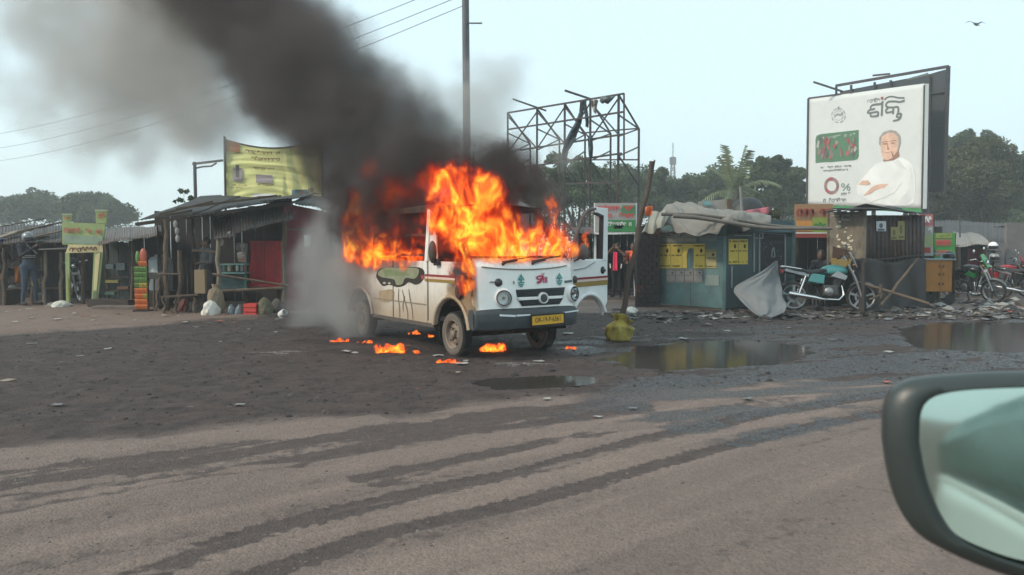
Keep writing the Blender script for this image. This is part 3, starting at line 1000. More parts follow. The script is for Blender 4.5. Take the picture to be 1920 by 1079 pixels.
# ---------------------------------------------------------------- the two big hoardings
bA, bB, bC, bD = P(1514, 384, 45.5), P(1728, 391, 39.0), P(1517, 186, 45.5), P(1733, 157, 39.0)
bn = (bB - bA).cross(bC - bA).normalized()
if bn.dot(EYE - bA) < 0: bn = -bn
bill = thing("billboard", "large white billboard with a man in white", "billboard", (bA.x, bA.y, 0))
BO = Vector((bA.x, bA.y, 0))
def BP(px, py, off=0.0): return hit(px, py, bA + bn * off, bn) - BO
VINYL = M("white vinyl", (.58, .61, .60), .55, var=.05, bump=.06, scale=.7, grime=.15, grime_col=(.45, .47, .46))
mb = MB()
mb.grid(lambda u, v: (bA * (1 - u) + bB * u) * (1 - v) + (bC * (1 - u) + bD * u) * v - BO + bn * (.012 * math.sin(u * 31) * math.sin(v * 9 + u * 5)), 30, 24)
mb.build("face_sheet", VINYL, bill, smooth=80, solid=.03)
def bpoly(name, pts, mat, off):
    return MB().prism([BP(x, y, off) for x, y in pts], -bn * .012).build(name, mat, bill)
def smooth_px(pts, n=4):
    out = []
    for i in range(len(pts) - 1):
        p0, p1, p2, p3 = pts[max(i - 1, 0)], pts[i], pts[i + 1], pts[min(i + 2, len(pts) - 1)]
        for k in range(n):
            t = k / n
            out.append(tuple(.5 * (2 * p1[a] + (p2[a] - p0[a]) * t + (2 * p0[a] - 5 * p1[a] + 4 * p2[a] - p3[a]) * t * t + (3 * p1[a] - p0[a] - 3 * p2[a] + p3[a]) * t ** 3) for a in (0, 1)))
    out.append(pts[-1])
    return out
def zoomed(pts, x0, y0, k): return [(x0 + x / k, y0 + y / k) for x, y in pts]
INKG = flat("grey green ink", (.17, .20, .20))
# the big word, stroke by stroke (measured on the photograph)
W = []
for pts, w in (([(705, 310), (640, 385), (500, 405), (390, 430), (350, 480), (350, 550), (470, 530)], 62),
               ([(350, 560), (280, 590), (262, 640), (300, 655), (400, 640), (550, 620), (555, 700), (540, 735), (360, 750), (345, 680)], 58),
               ([(680, 330), (672, 500), (660, 735)], 60),
               ([(745, 275), (800, 215), (900, 180), (1010, 182), (1150, 212), (1320, 215)], 44),
               ([(1325, 292), (1190, 330), (1050, 318), (900, 320), (830, 345), (790, 400), (800, 460), (860, 490), (990, 490)], 58),
               ([(990, 480), (1000, 590), (985, 690)], 58),
               ([(970, 610), (850, 640), (795, 630), (790, 560), (850, 510)], 56),
               ([(1010, 490), (1090, 475), (1140, 500), (1135, 640), (1110, 690)], 56),
               ([(1110, 690), (1095, 760), (1190, 770), (1220, 670), (1120, 690)], 48),
               ([(1220, 700), (1190, 800), (1120, 850), (990, 878)], 46)):
    W.append((smooth_px(zoomed(pts, 1610, 170, 15.41)), w / 15.41))
mb = MB()
for k, (pts, w) in enumerate(W):
    mb.ribbon([BP(x, y, .03 + .002 * k) for x, y in pts], w * 41 / FPX, bn)
mb.build("headline_lettering", INKG, bill)
bl = lambda a, b, d, off=.03: (lambda u, v, o=0.0: BP(a[0] + (b[0] - a[0]) * u + (d[0] - a[0]) * v, a[1] + (b[1] - a[1]) * u + (d[1] - a[1]) * v, off + o))
mb = MB(); glyphs(mb, bl((1626, 194), (1650, 191), (1626, 186)), 0, 0, 1, 1, 5, 3, thick=.16); mb.build("small_lettering", INKG, bill)
MB().add([BP(1654 + 3 * math.cos(t), 184.5 + 3 * math.sin(t), .03) for t in np.arange(0, 6.2, .5)], [tuple(range(13))]).build("red_dot", flat("dull red", (.42, .16, .17)), bill)
# round seal
mb = MB()
for r, w in ((12.5, 2.0), (8.5, .8)):
    for a0 in np.arange(0, 6.28, .785 if r > 10 else 6.28):
        mb.ribbon([BP(1572 + r * math.cos(t), 217 + r * 1.05 * math.sin(t), .03) for t in np.linspace(a0, a0 + (.55 if r > 10 else 6.28), 8 if r > 10 else 24)], w * 43 / FPX, bn)
mb.ribbon([BP(x, y, .03) for x, y in smooth_px([(1565, 219), (1570, 215), (1576, 216), (1580, 211)])], 4 * 43 / FPX, bn)
mb.ribbon([BP(1572, 200, .03), BP(1572, 206, .03)], 4 * 43 / FPX, bn)
mb.build("round_seal", flat("seal grey", (.36, .40, .41)), bill)
# inset picture
mb = MB()
inset = [(1529, 306), (1529, 262), (1531, 255), (1538, 252), (1610, 244), (1610, 294), (1607, 299), (1600, 301)]
bpoly("inset_picture", inset, flat("inset green", (.10, .24, .13)), .03)
rg = random.Random(4)
for k in range(30):
    x, y = rg.uniform(1533, 1603), rg.uniform(264, 297)
    cl = rg.choice([(.45, .07, .08), (.5, .14, .12), (.30, .22, .20), (.45, .33, .26), (.12, .13, .12), (.55, .52, .48), (.42, .10, .12)])
    s = rg.uniform(3, 7)
    bpoly("inset_figure", [(x + s * math.cos(t) * (.5 + .3 * math.sin(t * 2 + k)), y - 2 + 1.5 * s * math.sin(t) * (.8 + .3 * math.cos(t * 3 + k))) for t in np.arange(0, 6.2, .9)], flat("inset %d" % (int(cl[0] * 100) * 7 + int(cl[1] * 100)), cl), .036 + .0012 * k)
mb = MB(); glyphs(mb, bl((1540, 262), (1604, 254), (1540, 256)), 0, 0, 1, .8, 12, 8, thick=.2); mb.build("inset_lettering", PAPER, bill)
for (a, b, d, n, s) in (((1538, 317), (1596, 313), (1538, 313), 17, 1), ((1543, 323), (1590, 320), (1543, 319), 13, 2)):
    mb = MB(); glyphs(mb, bl(a, b, d), 0, 0, 1, 1, n, s, thick=.2); mb.build("caption_lettering", INK, bill)
# ring, percent sign
rc = [(.42, .10, .10), (.30, .28, .26), (.5, .22, .18), (.22, .22, .2), (.5, .12, .14)]
for k in range(14):
    a0 = k * .449
    mb = MB()
    mb.ribbon([BP(1559 + 11.5 * math.cos(t), 349 + 13.0 * math.sin(t), .03 + .001 * (k % 2)) for t in np.linspace(a0, a0 + .47, 5)], 6.5 * 43 / FPX, bn)
    mb.build("ring_picture", flat("ring %d" % (k % 5), rc[k % 5]), bill)
mb = MB()
for (cx, cy) in ((1580.5, 348), (1591, 354)):
    mb.ribbon([BP(cx + 2.6 * math.cos(t), cy + 3.2 * math.sin(t), .03) for t in np.linspace(0, 6.4, 16)], 1.6 * 43 / FPX, bn)
mb.ribbon([BP(1580.5, 358, .03), BP(1592, 345, .03)], 1.7 * 43 / FPX, bn)
mb.build("percent_sign", flat("deep green ink", (.02, .16, .12)), bill)
for (a, b, d, n, s) in (((1577, 367), (1594, 365), (1577, 362), 5, 11), ((1543, 380), (1592, 379), (1543, 372), 9, 12)):
    mb = MB(); glyphs(mb, bl(a, b, d), 0, 0, 1, 1, n, s, thick=.2); mb.build("caption_lettering", INKG, bill)
# printed man: plain figure in white with folded arms
SK = M("printed skin", (.62, .40, .30), .6, var=.28, scale=2.2, bump=0); SKS = flat("printed skin shade", (.42, .22, .155)); HAIR = M("printed grey hair", (.42, .40, .37), .6, var=.3, scale=4, bump=0)
WH = M("printed white cloth", (.70, .72, .71), .6, var=.13, scale=1.1, bump=0); WHS = M("printed cloth fold", (.61, .63, .62), .6, var=.12, scale=1.5, bump=0); 
Zm = lambda pts: zoomed(pts, 1590, 230, 6.347)
bpoly("printed_shirt", Zm([(100, 760), (150, 690), (260, 560), (330, 490), (420, 460), (560, 440), (620, 410), (720, 460), (770, 520), (800, 640), (800, 800), (780, 950), (700, 990), (520, 990), (300, 960), (180, 890), (110, 850)]), WH, .03)
for k, pts in enumerate(([(740, 500), (780, 640), (780, 900), (700, 985), (560, 985), (690, 840), (740, 660)], [(460, 760), (560, 700), (600, 720), (480, 850), (330, 945), (260, 960), (300, 930)], [(540, 470), (600, 440), (700, 560), (640, 550)])):
    bpoly("printed_fold", Zm(pts), WHS, .034 + .003 * k)
bpoly("printed_sleeve", Zm([(420, 760), (540, 700), (640, 720), (560, 830), (420, 900), (260, 940), (230, 880)]), WH, .046)
bpoly("printed_hand", Zm([(180, 870), (260, 790), (310, 750), (400, 730), (480, 735), (430, 780), (330, 800), (260, 850), (200, 865)]), SK, .05)
bpoly("printed_hand", Zm([(120, 740), (170, 690), (240, 690), (268, 730), (230, 745)]), SK, .05)
bpoly("printed_neck", Zm([(420, 400), (600, 330), (610, 400), (540, 450), (420, 466)]), SKS, .046)
bpoly("printed_hair", Zm([(368, 260), (372, 180), (420, 115), (500, 90), (570, 100), (620, 160), (625, 240), (600, 330), (560, 380), (420, 330)]), HAIR, .050)
bpoly("printed_face", Zm([(388, 270), (400, 170), (470, 125), (540, 120), (590, 170), (600, 270), (580, 350), (530, 420), (470, 450), (425, 440), (395, 360)]), SK, .054)
for k, pts in enumerate(([(420, 250), (470, 245), (470, 262), (425, 266)], [(510, 240), (555, 236), (555, 252), (512, 256)], [(405, 232), (475, 222), (475, 230), (408, 240)], [(500, 218), (575, 208), (578, 216), (500, 228)], [(470, 250), (484, 310), (500, 318), (466, 326)], [(425, 350), (470, 358), (515, 345), (470, 366)], [(510, 330), (535, 370), (550, 420), (530, 415)])):
    bpoly("printed_feature", Zm(pts), SKS, .058 + .001 * k)
# frame, posts
bf = lambda nm, a, b, w=.10: MB().bar(a, b, w).build(nm, FRM, bill)
bf("edge_rail", BP(1514, 386, -.03), BP(1517, 185, -.03), .16)
bf("edge_rail", BP(1517, 185, -.03), BP(1600, 174, -.03), .10)
bf("edge_rail", BP(1730, 392, -.03), BP(1735, 160, -.03), .14)
MB().bar(BP(1737, 158, -.06), BP(1733, 392, -.06), .16).build("torn_edge", VINYL, bill)
MB().quad(BP(1514, 390, -.01), BP(1728, 399, -.01), BP(1728, 390, -.01), BP(1514, 384, -.01)).build("bottom_strip", GREEN, bill, solid=.03)
for px in (1520, 1575, 1640, 1700, 1729):
    p = BP(px, 380, -.3)
    bf("post", Vector((p.x, p.y, 0)), BP(px, 190, -.3), .16)
bf("lamp_arm", BP(1525, 154, 1.2), BP(1580, 172, -.1), .09)
# dark back panel of the second hoarding
off = 1.6
hb = thing("hoarding", "dark back of second hoarding behind white billboard", "billboard", (bA.x, bA.y, 0))
def HP(px, py, o=0.0): return hit(px, py, bA - bn * (off + o), bn) - BO
DKP = M("dark sheet back", (.050, .065, .075), .55, .2, var=.2, scale=.8, grime=.3, rust=.06)
MB().prism([HP(1573, 372), HP(1768, 356), HP(1772, 131), HP(1740, 140), HP(1575, 172)], -bn * .05).build("back_sheet", DKP, hb)
hf = lambda nm, a, b, w=.12: MB().bar(a, b, w).build(nm, FRM, hb)
hf("rail", HP(1568, 161, -.1), HP(1778, 125, -.1), .13); hf("rail", HP(1778, 125, -.1), HP(1770, 360, -.1), .15)
hf("rail", HP(1735, 360, -.1), HP(1770, 358, -.1), .1); hf("rail", HP(1568, 161, -.1), HP(1568, 180, -.1), .1)
hf("rail", HP(1637, 142, -.1), HP(1668, 139, -.1), .09)
for px in (1596, 1640, 1670, 1743): hf("upright", HP(px, 160 - (px - 1596) * .12, -.1), HP(px, 350, -.1), .10)
for py in (175, 237, 300): hf("rail", HP(1735, py + 2, -.1), HP(1775, py - 4, -.1), .08)
for px in (1600, 1740):
    p = HP(px, 360, .3)
    hf("post", Vector((p.x, p.y, 0)), HP(px, 170, .3), .2)
MB().quad(HP(1700, 151, -.02), HP(1742, 141, -.02), HP(1740, 137, -.02), HP(1700, 148, -.02)).build("torn_strip", CLOTH_G, hb, solid=.02)
MB().bar(HP(1738, 330, -.5), HP(1740, 405, -.5), .07).build("thin_post", STEEL, hb)

# bird
bp_ = P(1830, 46, 55)
bird = MB()
bird.ball((0, 0, 0), (.28, .09, .09), 10, 6)
bird.prism([(.25, 0, .02), (.42, .03, .03), (.42, -.03, .03)], (0, 0, .03))
for s in (-1, 1):
    bird.add([(.10, s * .06, .03), (-.10, s * .06, .03), (-.16, s * .45, .16), (.0, s * .45, .18), (-.14, s * .75, .04), (-.06, s * .78, .05)], [(0, 1, 2, 3), (3, 2, 4, 5)])
bird.add([(-.24, .04, 0), (-.24, -.04, 0), (-.46, -.09, .02), (-.46, .09, .02)], [(0, 1, 2, 3)])
bo = bird.build("bird", flat("bird plumage", (.14, .13, .12)), None, smooth=60)
bo.location = bp_
bo.rotation_euler = (.3, .15, .5)
tag(bo, "dark bird gliding alone in the pale sky", "bird")
# ================================================================ stalls on the left
def rel(o):
    q = Vector(o.location)
    return lambda px, py, Y: P(px, py, Y) - q
def zero(v): return Vector((v.x, v.y, 0))
def at0(px, Y): return zero(P(px, 465, Y))
def crooked(mb, a, b, r, seed, n=7, wob=.03):
    rg = random.Random(seed)
    a, b = Vector(a), Vector(b)
    pts = [a.lerp(b, k / n) + Vector((rg.uniform(-wob, wob), rg.uniform(-wob, wob), 0)) * (0 < k < n) for k in range(n + 1)]
    return mb.tube(pts, [r * rg.uniform(.85, 1.1) * (1 - .15 * k / n) for k in range(n + 1)], 7)
def post(parent, a, b, r, seed, mat=WOOD, name="post"):
    return crooked(MB(), a, b, r, seed).build(name, mat, parent, smooth=60)
def board(parent, name, a, b, c, d, mat, th=.03):
    n = (Vector(b) - Vector(a)).cross(Vector(d) - Vector(a)).normalized() * th
    return MB().prism([a, b, c, d], n).build(name, mat, parent)

# ---- yellow cloth banner with its poles
YB = 22.0
ban = thing("banner", "yellow green cloth banner sagging above the main stall roof", "banner", at0(425, YB))
q = rel(ban)
MAROON = flat("maroon paint", (.17, .04, .045))
CLY = M("yellow green cloth", (.78, .77, .33), .7, var=.12, scale=2, bump=.05)
def ban_pt(u, v):
    x = 421 + (602 - 421) * u
    sag = 14 * math.sin(math.pi * min(u * 1.05, 1)) * v
    y = 372 - v * (110 - 4 * u) + sag
    fold = .012 * math.sin((v * 6.0 + 2.1 * (u - .45) ** 2 * 7) * math.pi) * math.sin(math.pi * min(max(u * 1.15 - .05, 0), 1)) * (1 if u < .75 else .5) * (1.1 - v * .5)
    fold += .03 * math.sin(u * 40 + v * 6) * (u > .62)
    sg_ = v * 9 + 7 * (u - .42) ** 2 * (1.6 - v)
    fold += .085 * fbm(np.array([u * 1.3 + 3]), np.array([sg_]), 1.0, 3)[0] * (u < .95) + .05 * fbm(np.array([(u + v * .35) * 14]), np.array([v * 2.0]), 1.0, 3)[0] * sstep(.5, .75, u)
    return q(x, y, YB + fold)
mb = MB()
mb.grid(ban_pt, 70, 60)
mb.build("cloth", CLY, ban, smooth=80)
def bpatch(name, u0, u1, v0, v1, mat, off=.03):
    m2 = MB()
    m2.grid(lambda u, v: ban_pt(u0 + (u1 - u0) * u, v0 + (v1 - v0) * v) + Vector((0, -off, 0)), 12, 12)
    return m2.build(name, mat, ban, smooth=80)
bpatch("orange_corner", .0, .16, .82, 1.0, flat("orange dye", (.55, .24, .08)))
bpatch("pale_patch", .09, .19, .30, .55, flat("pale print", (.50, .44, .46)))
bpatch("printed_figure", .12, .155, .38, .60, flat("figure print", (.20, .20, .18)), .036)
bpatch("pale_patch", .33, .50, .30, .46, flat("pale print", (.5, .44, .46)))
bpatch("white_strip", .30, .52, .02, .09, PAPER)
bpatch("blue_patch", .70, .86, .0, .16, flat("blue print", (.12, .25, .32)))
bpatch("printed_portrait", .76, .82, .02, .13, flat("tan print", (.40, .28, .2)), .036)
bpatch("printed_portrait", .87, .92, .0, .18, flat("tan print", (.40, .28, .2)), .033)
for k, (u0, v0, w, h, n) in enumerate(((.22, .86, .36, .07, 9), (.28, .74, .30, .07, 8), (.30, .56, .22, .05, 7), (.06, .22, .18, .03, 8), (.06, .17, .18, .03, 8), (.34, .24, .18, .04, 6))):
    m2 = MB()
    glyphs(m2, lambda u, v, o=0.0: ban_pt(u, v) + Vector((0, -.045 - o, 0)), u0, v0, w, h, n, 40 + k, thick=.16)
    m2.build("lettering", MAROON, ban)
MB().tube([zero(q(421, 300, YB)), q(421, 256, YB)], .035, 8).build("pole", STEEL, ban)
MB().tube([zero(q(604, 300, YB)), q(604, 258, YB)], .035, 8).build("pole", STEEL, ban)
MB().tube([ban_pt(u / 20, 1) for u in range(21)], .02, 6).build("rope", WIRE, ban)
# ---- T pole
tp = thing("street_pole", "slim grey pole with one long arm above stall roof", "pole", at0(366, 23))
q = rel(tp)
MB().tube([zero(q(366, 300, 23)), q(365, 304, 23)], .05, 8).build("shaft", STEEL, tp, smooth=50)
MB().bar(q(361, 308, 23), q(418, 301, 23), .06).build("arm", STEEL, tp)
MB().tube([q(366, 316, 23), q(380, 313, 23), q(396, 312, 23), q(406, 306, 23)], .025, 6).build("stay", STEEL, tp)

# ---- main stall with awning
ms = thing("market_stall", "large soot stained stall with sheet roof and bamboo posts", "stall", at0(480, 17.4))
q = rel(ms)
sheet_roof(ms, q(266, 417, 17.3), q(546, 377, 17.0), q(600, 368, 20.4), q(372, 374, 21.0), 6, TIN_D, seed=1, jitter=.10)
sheet_roof(ms, q(404, 449, 16.7), q(549, 411, 16.6), q(546, 372, 17.9), q(402, 416, 17.9), 4, TIN_D, seed=2, jitter=.06, name="awning_sheet")
sheet_roof(ms, q(546, 380, 17.0), q(625, 398, 17.6), q(640, 372, 20.8), q(575, 366, 20.4), 2, TIN_D, seed=3)
MB().bar(q(255, 421, 17.2), q(548, 381, 16.95), .07).build("eave_beam", WOOD_D, ms)
for i, (a, b) in enumerate((((300, 408), (400, 385)), ((330, 398), (520, 374)), ((420, 444), (540, 414)), ((290, 414), (360, 402)))):
    MB().bar(q(*a, 17.3 - i * .05) + Vector((0, 0, .07)), q(*b, 17.6) + Vector((0, 0, .08)), .05, .04).build("batten", WOOD, ms)
for k, (x0, y0, x1, y1, Y, r, mt) in enumerate(((311, 412, 313, 589, 17.0, .055, WOOD), (337, 470, 337, 589, 17.4, .06, WOOD), (410, 448, 407, 590, 16.75, .05, BAMBOO), (533, 414, 532, 588, 16.8, .06, WOOD), (362, 410, 361, 585, 18.2, .05, WOOD_D), (465, 405, 465, 586, 18.0, .05, WOOD_D), (300, 520, 291, 590, 16.9, .03, WOOD))):
    post(ms, zero(q(x1, y1, Y)), q(x0, y0, Y), r, 50 + k, mt)
TEAL_D = M("worn teal boards", (.06, .13, .14), .75, var=.3, grime=.5)
CRIM = M("crimson shutter paint", (.60, .035, .05), .55, var=.25, grime=.4, streak=True)
MAR_W = M("maroon painted wall", (.24, .045, .06), .7, var=.25, grime=.4, streak=True)
# back and dividing walls
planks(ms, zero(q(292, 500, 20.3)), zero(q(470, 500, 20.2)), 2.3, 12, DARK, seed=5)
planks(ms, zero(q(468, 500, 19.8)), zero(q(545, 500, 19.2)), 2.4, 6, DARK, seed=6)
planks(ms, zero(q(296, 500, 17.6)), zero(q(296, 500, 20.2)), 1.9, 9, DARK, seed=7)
# maroon end block
for k in range(6):
    x0, x1 = 534 + k * 15, 534 + (k + 1) * 15
    a, b = zero(q(x0, 500, 17.0 + k * .12)), zero(q(x1 - .6, 500, 17.0 + (k + 1) * .12))
    MB().prism([a, b, b + Vector((0, 0, 2.32 - .03 * k)), a + Vector((0, 0, 2.35 - .03 * k))], Vector((0, .05, 0))).build("wall_sheet", MAR_W, ms)
MB().bar(q(536, 430, 16.9), q(620, 434, 17.6), .03, .04).build("wall_rail", WOOD, ms)
a = q(571, 441, 17.2); b = q(585, 463, 17.3)
MB().box(((a.x + b.x) / 2, a.y - .04, (a.z + b.z) / 2), (abs(b.x - a.x), .01, abs(a.z - b.z))).build("paper_notice", PAPER, ms)
# crimson shutters: frame, two leaves, rails
def lp(px, py): return q(px, py, 18.3)
for i, (x0, x1) in enumerate(((466, 496), (498, 528))):
    board(ms, "shutter", lp(x0, 538), lp(x1, 538), lp(x1, 452), lp(x0, 452), CRIM, .05)
    for y in (470, 506, 521):
        MB().bar(lp(x0 + 1, y) - Vector((0, .03, 0)), lp(x1 - 1, y) - Vector((0, .03, 0)), .03, .05).build("shutter_rail", CRIM, ms)
MB().box(lp(497, 534) - Vector((0, .18, 0)), (.86, .30, .06)).build("counter_front", CRIM, ms)
# teal display case
td = lambda px, py: q(px, py, 17.7)
board(ms, "case_panel", td(414, 545), td(463, 545), td(463, 497), td(414, 497), TEAL_D, .06)
MB().box(q(440, 512, 17.5), (.54, .35, .03)).build("case_shelf", flat("pale teal", (.22, .42, .40)), ms)
MB().box(q(440, 496, 17.5), (.52, .33, .03)).build("case_shelf", flat("pale teal", (.22, .42, .40)), ms)
MB().bar(td(463, 470) - Vector((0, .1, 0)), td(463, 545) - Vector((0, .1, 0)), .05).build("case_edge", flat("green edge", (.10, .34, .26)), ms)
rg = random.Random(3)
for k in range(9):
    x, y = rg.uniform(420, 460), 508
    m2 = MB(); m2.lathe([(.03, 0), (.035, .1), (.02, .14), (.02, .17)], q(x, y + 1, 17.45 + rg.uniform(-.08, .08)), n=8)
    m2.build("jar", flat("jar %d" % (k % 4), ((.5, .45, .3), (.3, .12, .08), (.45, .5, .48), (.16, .22, .14))[k % 4], .3), ms, smooth=50)
for k in range(10):
    x, y = rg.uniform(440, 463), rg.uniform(462, 486)
    m2 = MB(); s = .05
    m2.grid(lambda u, v: q(x, y, 17.3) + Vector(((u - .5) * .09, .02 * math.sin(v * 6 + k), (v - .5) * .17)), 2, 4)
    m2.build("hanging_packet", LIT[k % 6], ms, solid=.01)
for k, (x, y) in enumerate(((329, 428), (332, 441), (333, 455), (431, 448), (416, 462))):
    m2 = MB(); m2.lathe([(.01, 0), (.04, .03), (.045, .12), (.015, .16)], q(x, y, 16.9), n=8)
    m2.build("hanging_bag", LIT[k % 2], ms, smooth=50)
# rails, shelf, bench
for k, (a, b, r) in enumerate((((398, 514), (541, 536), .028), ((407, 547), (533, 540), .04), ((296, 515), (340, 514), .025), ((360, 470), (410, 474), .02))):
    crooked(MB(), q(*a, 16.7), q(*b, 16.75), r, 70 + k, wob=.012).build("rail", WOOD, ms, smooth=60)
bench = thing("wooden_bench", "rough wooden bench standing under the main stall roof", "bench", at0(325, 16.6))
qb = rel(bench)
for i in range(3):
    MB().bar(qb(302, 557, 16.4 + .16 * i), qb(372, 553, 16.5 + .16 * i), .14, .035).build("plank", WOOD, bench)
for x in (308, 330, 364): 
    for dy in (0, .3): post(bench, zero(qb(x, 590, 16.45 + dy)), qb(x, 557, 16.45 + dy), .035, x, WOOD, "leg")

# sacks and goods under the stall
def sack(label, px, pyb, Y, w, h, mat, seed, tie=True, name="sack", d=None):
    rs = np.random.RandomState(seed)
    o = at0(px, Y)
    t = MB()
    d = d or w * .8
    def fn(u, v):
        a = u * 2 * math.pi
        prof = (math.sin(math.pi * min(v * 1.02, 1) ** .55) ** .45) if not tie else (math.sin(math.pi * min(v, .86) ** .55 / 1.06) ** .5 if v < .86 else .32 + 1.2 * abs(v - .9))
        r = max(prof, .04)
        wr = 1 + .16 * math.sin(a * 3 + v * 5 + seed) + .08 * math.sin(a * 8 - v * 11 + seed * 2) + .05 * math.sin(a * 15 + v * 9)
        return Vector((w / 2 * r * wr * math.cos(a), d / 2 * r * wr * math.sin(a), h * v - .01))
    t.grid(fn, 26, 16)
    ob = t.build(name, mat, None, smooth=70)
    ob.location = o
    ob.rotation_euler = (rs.uniform(-.06, .06), rs.uniform(-.06, .06), rs.uniform(0, 6))
    return tag(ob, label, "sack")
JUTE = M("jute cloth", (.33, .26, .18), .9, var=.2, scale=14, bump=.4)
PPW = M("white woven sack", (.60, .58, .52), .7, var=.15, scale=12, bump=.2, grime=.35)
DKS = M("grey sack", (.13, .12, .115), .85, var=.25, scale=10, bump=.3)
sack("tall jute sack standing open beside bamboo post", 400, 570, 16.5, .34, .66, JUTE, 2)
sack("white woven sack slumped in front of jute sack", 392, 592, 16.05, .42, .36, PPW, 3, False)
sack("grey brown sack lying under the wooden bench", 370, 588, 16.9, .46, .36, DKS, 4, False)
sack("dusty red sack under the wooden bench", 344, 588, 17.1, .32, .34, M("red sack", (.22, .07, .06), .85, var=.25), 5, False)
sack("olive mottled sack between red crate and dark tin", 495, 587, 16.35, .40, .40, M("olive sack", (.17, .16, .10), .85, var=.4, scale=12, bump=.4), 6, False)
sack("dark grey sack under the right end of the shelf", 519, 585, 16.7, .30, .36, DKS, 7, False)
for k, (px, lab) in enumerate(((431, "crumpled blue grey plastic bag on the stall step, left one"), (446, "crumpled blue grey plastic bag beside the red crate"))):
    sack(lab, px, 588, 16.3, .17, .26, M("blue grey plastic", (.24, .30, .33), .4, var=.2), 20 + k, True, "plastic_bag")
crate = thing("red_crate", "small red crate on the ground under stall shelf", "crate", at0(470, 16.3))
for i in range(3):
    z = .05 + i * .09
    for sy in (-.11, .11): MB().box((0, sy, z), (.26, .012, .07)).build("slat", RED, crate)
    for sx in (-.125, .125): MB().box((sx, 0, z), (.012, .20, .07)).build("slat", RED, crate)
MB().box((0, 0, .012), (.25, .22, .015)).build("bottom", RED, crate)
MB().box((0, 0, .20), (.22, .18, .05)).build("packed_goods", flat("ochre goods", (.35, .22, .08)), crate)
tin = MB(); tin.lathe([(.0, 0), (.07, 0), (.07, .16), (.055, .17), (.055, .19)], (0, 0, 0), n=12)
tin = tin.build("paper_cup", PAPER, None, smooth=40); tin.location = at0(525, 16.0); tin.rotation_euler = (1.2, .3, .6); tin.location.z = .06
tag(tin, "white cup lying on its side by the stall post", "cup")
crt = MB(); 
for i in range(4): crt.bar((-.14 + i * .09, -.01, 0), (-.14 + i * .09, -.01, .5), .08, .02)
card = MB().box((0, 0, .27), (.22, .12, .5)).build("tan_carton", flat("tan carton", (.36, .27, .16)), None, bevel=.006)
card.location = at0(375, 16.8) + Vector((0, 0, .42)); tag(card, "tan carton standing on the bench against the post", "carton")
MB().box((0, 0, -.27), (.01, .01, .01))
# ---- second stall (between gate sign and main stall)
s2 = thing("market_stall", "low dark teal stall with patched sheet roof beside gate sign", "stall", at0(245, 18.6))
q = rel(s2)
sheet_roof(s2, q(186, 462, 18.2), q(303, 441, 18.0), q(300, 425, 20.0), q(190, 437, 20.6), 4, TIN, seed=11, jitter=.12)
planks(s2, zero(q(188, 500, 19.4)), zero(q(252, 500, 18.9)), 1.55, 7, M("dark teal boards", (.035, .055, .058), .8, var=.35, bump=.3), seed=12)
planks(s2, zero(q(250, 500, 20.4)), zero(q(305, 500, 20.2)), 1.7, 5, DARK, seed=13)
for k, (x, yt, Y) in enumerate(((200, 458, 18.7), (247, 452, 18.4), (300, 444, 18.2))):
    post(s2, zero(q(x, 570, Y)), q(x, yt, Y), .04, 120 + k)
for y in (498, 520, 545): MB().bar(q(196, y, 18.8), q(246, y, 18.5), .14, .03).build("shelf", WOOD_D, s2)
for k, (x, y, w, h, c) in enumerate(((208, 500, 14, 9, (.10, .14, .15)), (228, 500, 16, 13, (.09, .12, .13)), (212, 528, 24, 5, (.28, .24, .06)), (232, 540, 20, 5, (.22, .10, .06)), (208, 550, 18, 5, (.08, .16, .12)))):
    a = q(x, y, 18.45)
    MB().box(a, (w * .0124, .12, h * .0124)).build("packet", flat("packet %d" % k, c), s2)
MB().bar(zero(q(180, 570, 18.5)) + Vector((0, 0, .12)), zero(q(255, 570, 18.2)) + Vector((0, 0, .12)), .5, .2).build("plinth", WOOD_D, s2)
# basin on trestle
bas = thing("water_basin", "pale enamel basin on thin trestle beside stall post", "basin", at0(289, 17.4))
m2 = MB(); m2.lathe([(.10, .0), (.2, .05), (.25, .14), (.27, .15), (.245, .14), (.18, .06), (0, .03)], (0, 0, .72), n=20); m2.build("bowl", M("enamel", (.50, .54, .54), .3, var=.1), bas, smooth=50)
for a in (0, 2.1, 4.2): MB().tube([(.28 * math.cos(a), .28 * math.sin(a), 0), (.14 * math.cos(a), .14 * math.sin(a), .74)], .02, 6).build("leg", WOOD, bas)
drum = thing("water_drum", "pale grey plastic drum behind the enamel basin", "drum", at0(300, 18.6))
m2 = MB(); m2.lathe([(.0, .52), (.24, .52), (.27, .6), (.27, .85), (.29, .88), (.27, .9), (.27, 1.18), (.2, 1.28), (.12, 1.3), (.12, 1.34), (0, 1.34)], (0, 0, -.1), n=20); m2.build("barrel", M("grey plastic", (.30, .36, .38), .4, var=.1), drum, smooth=50)
MB().box((0, 0, .2), (.5, .5, .4)).build("stand", WOOD_D, drum)

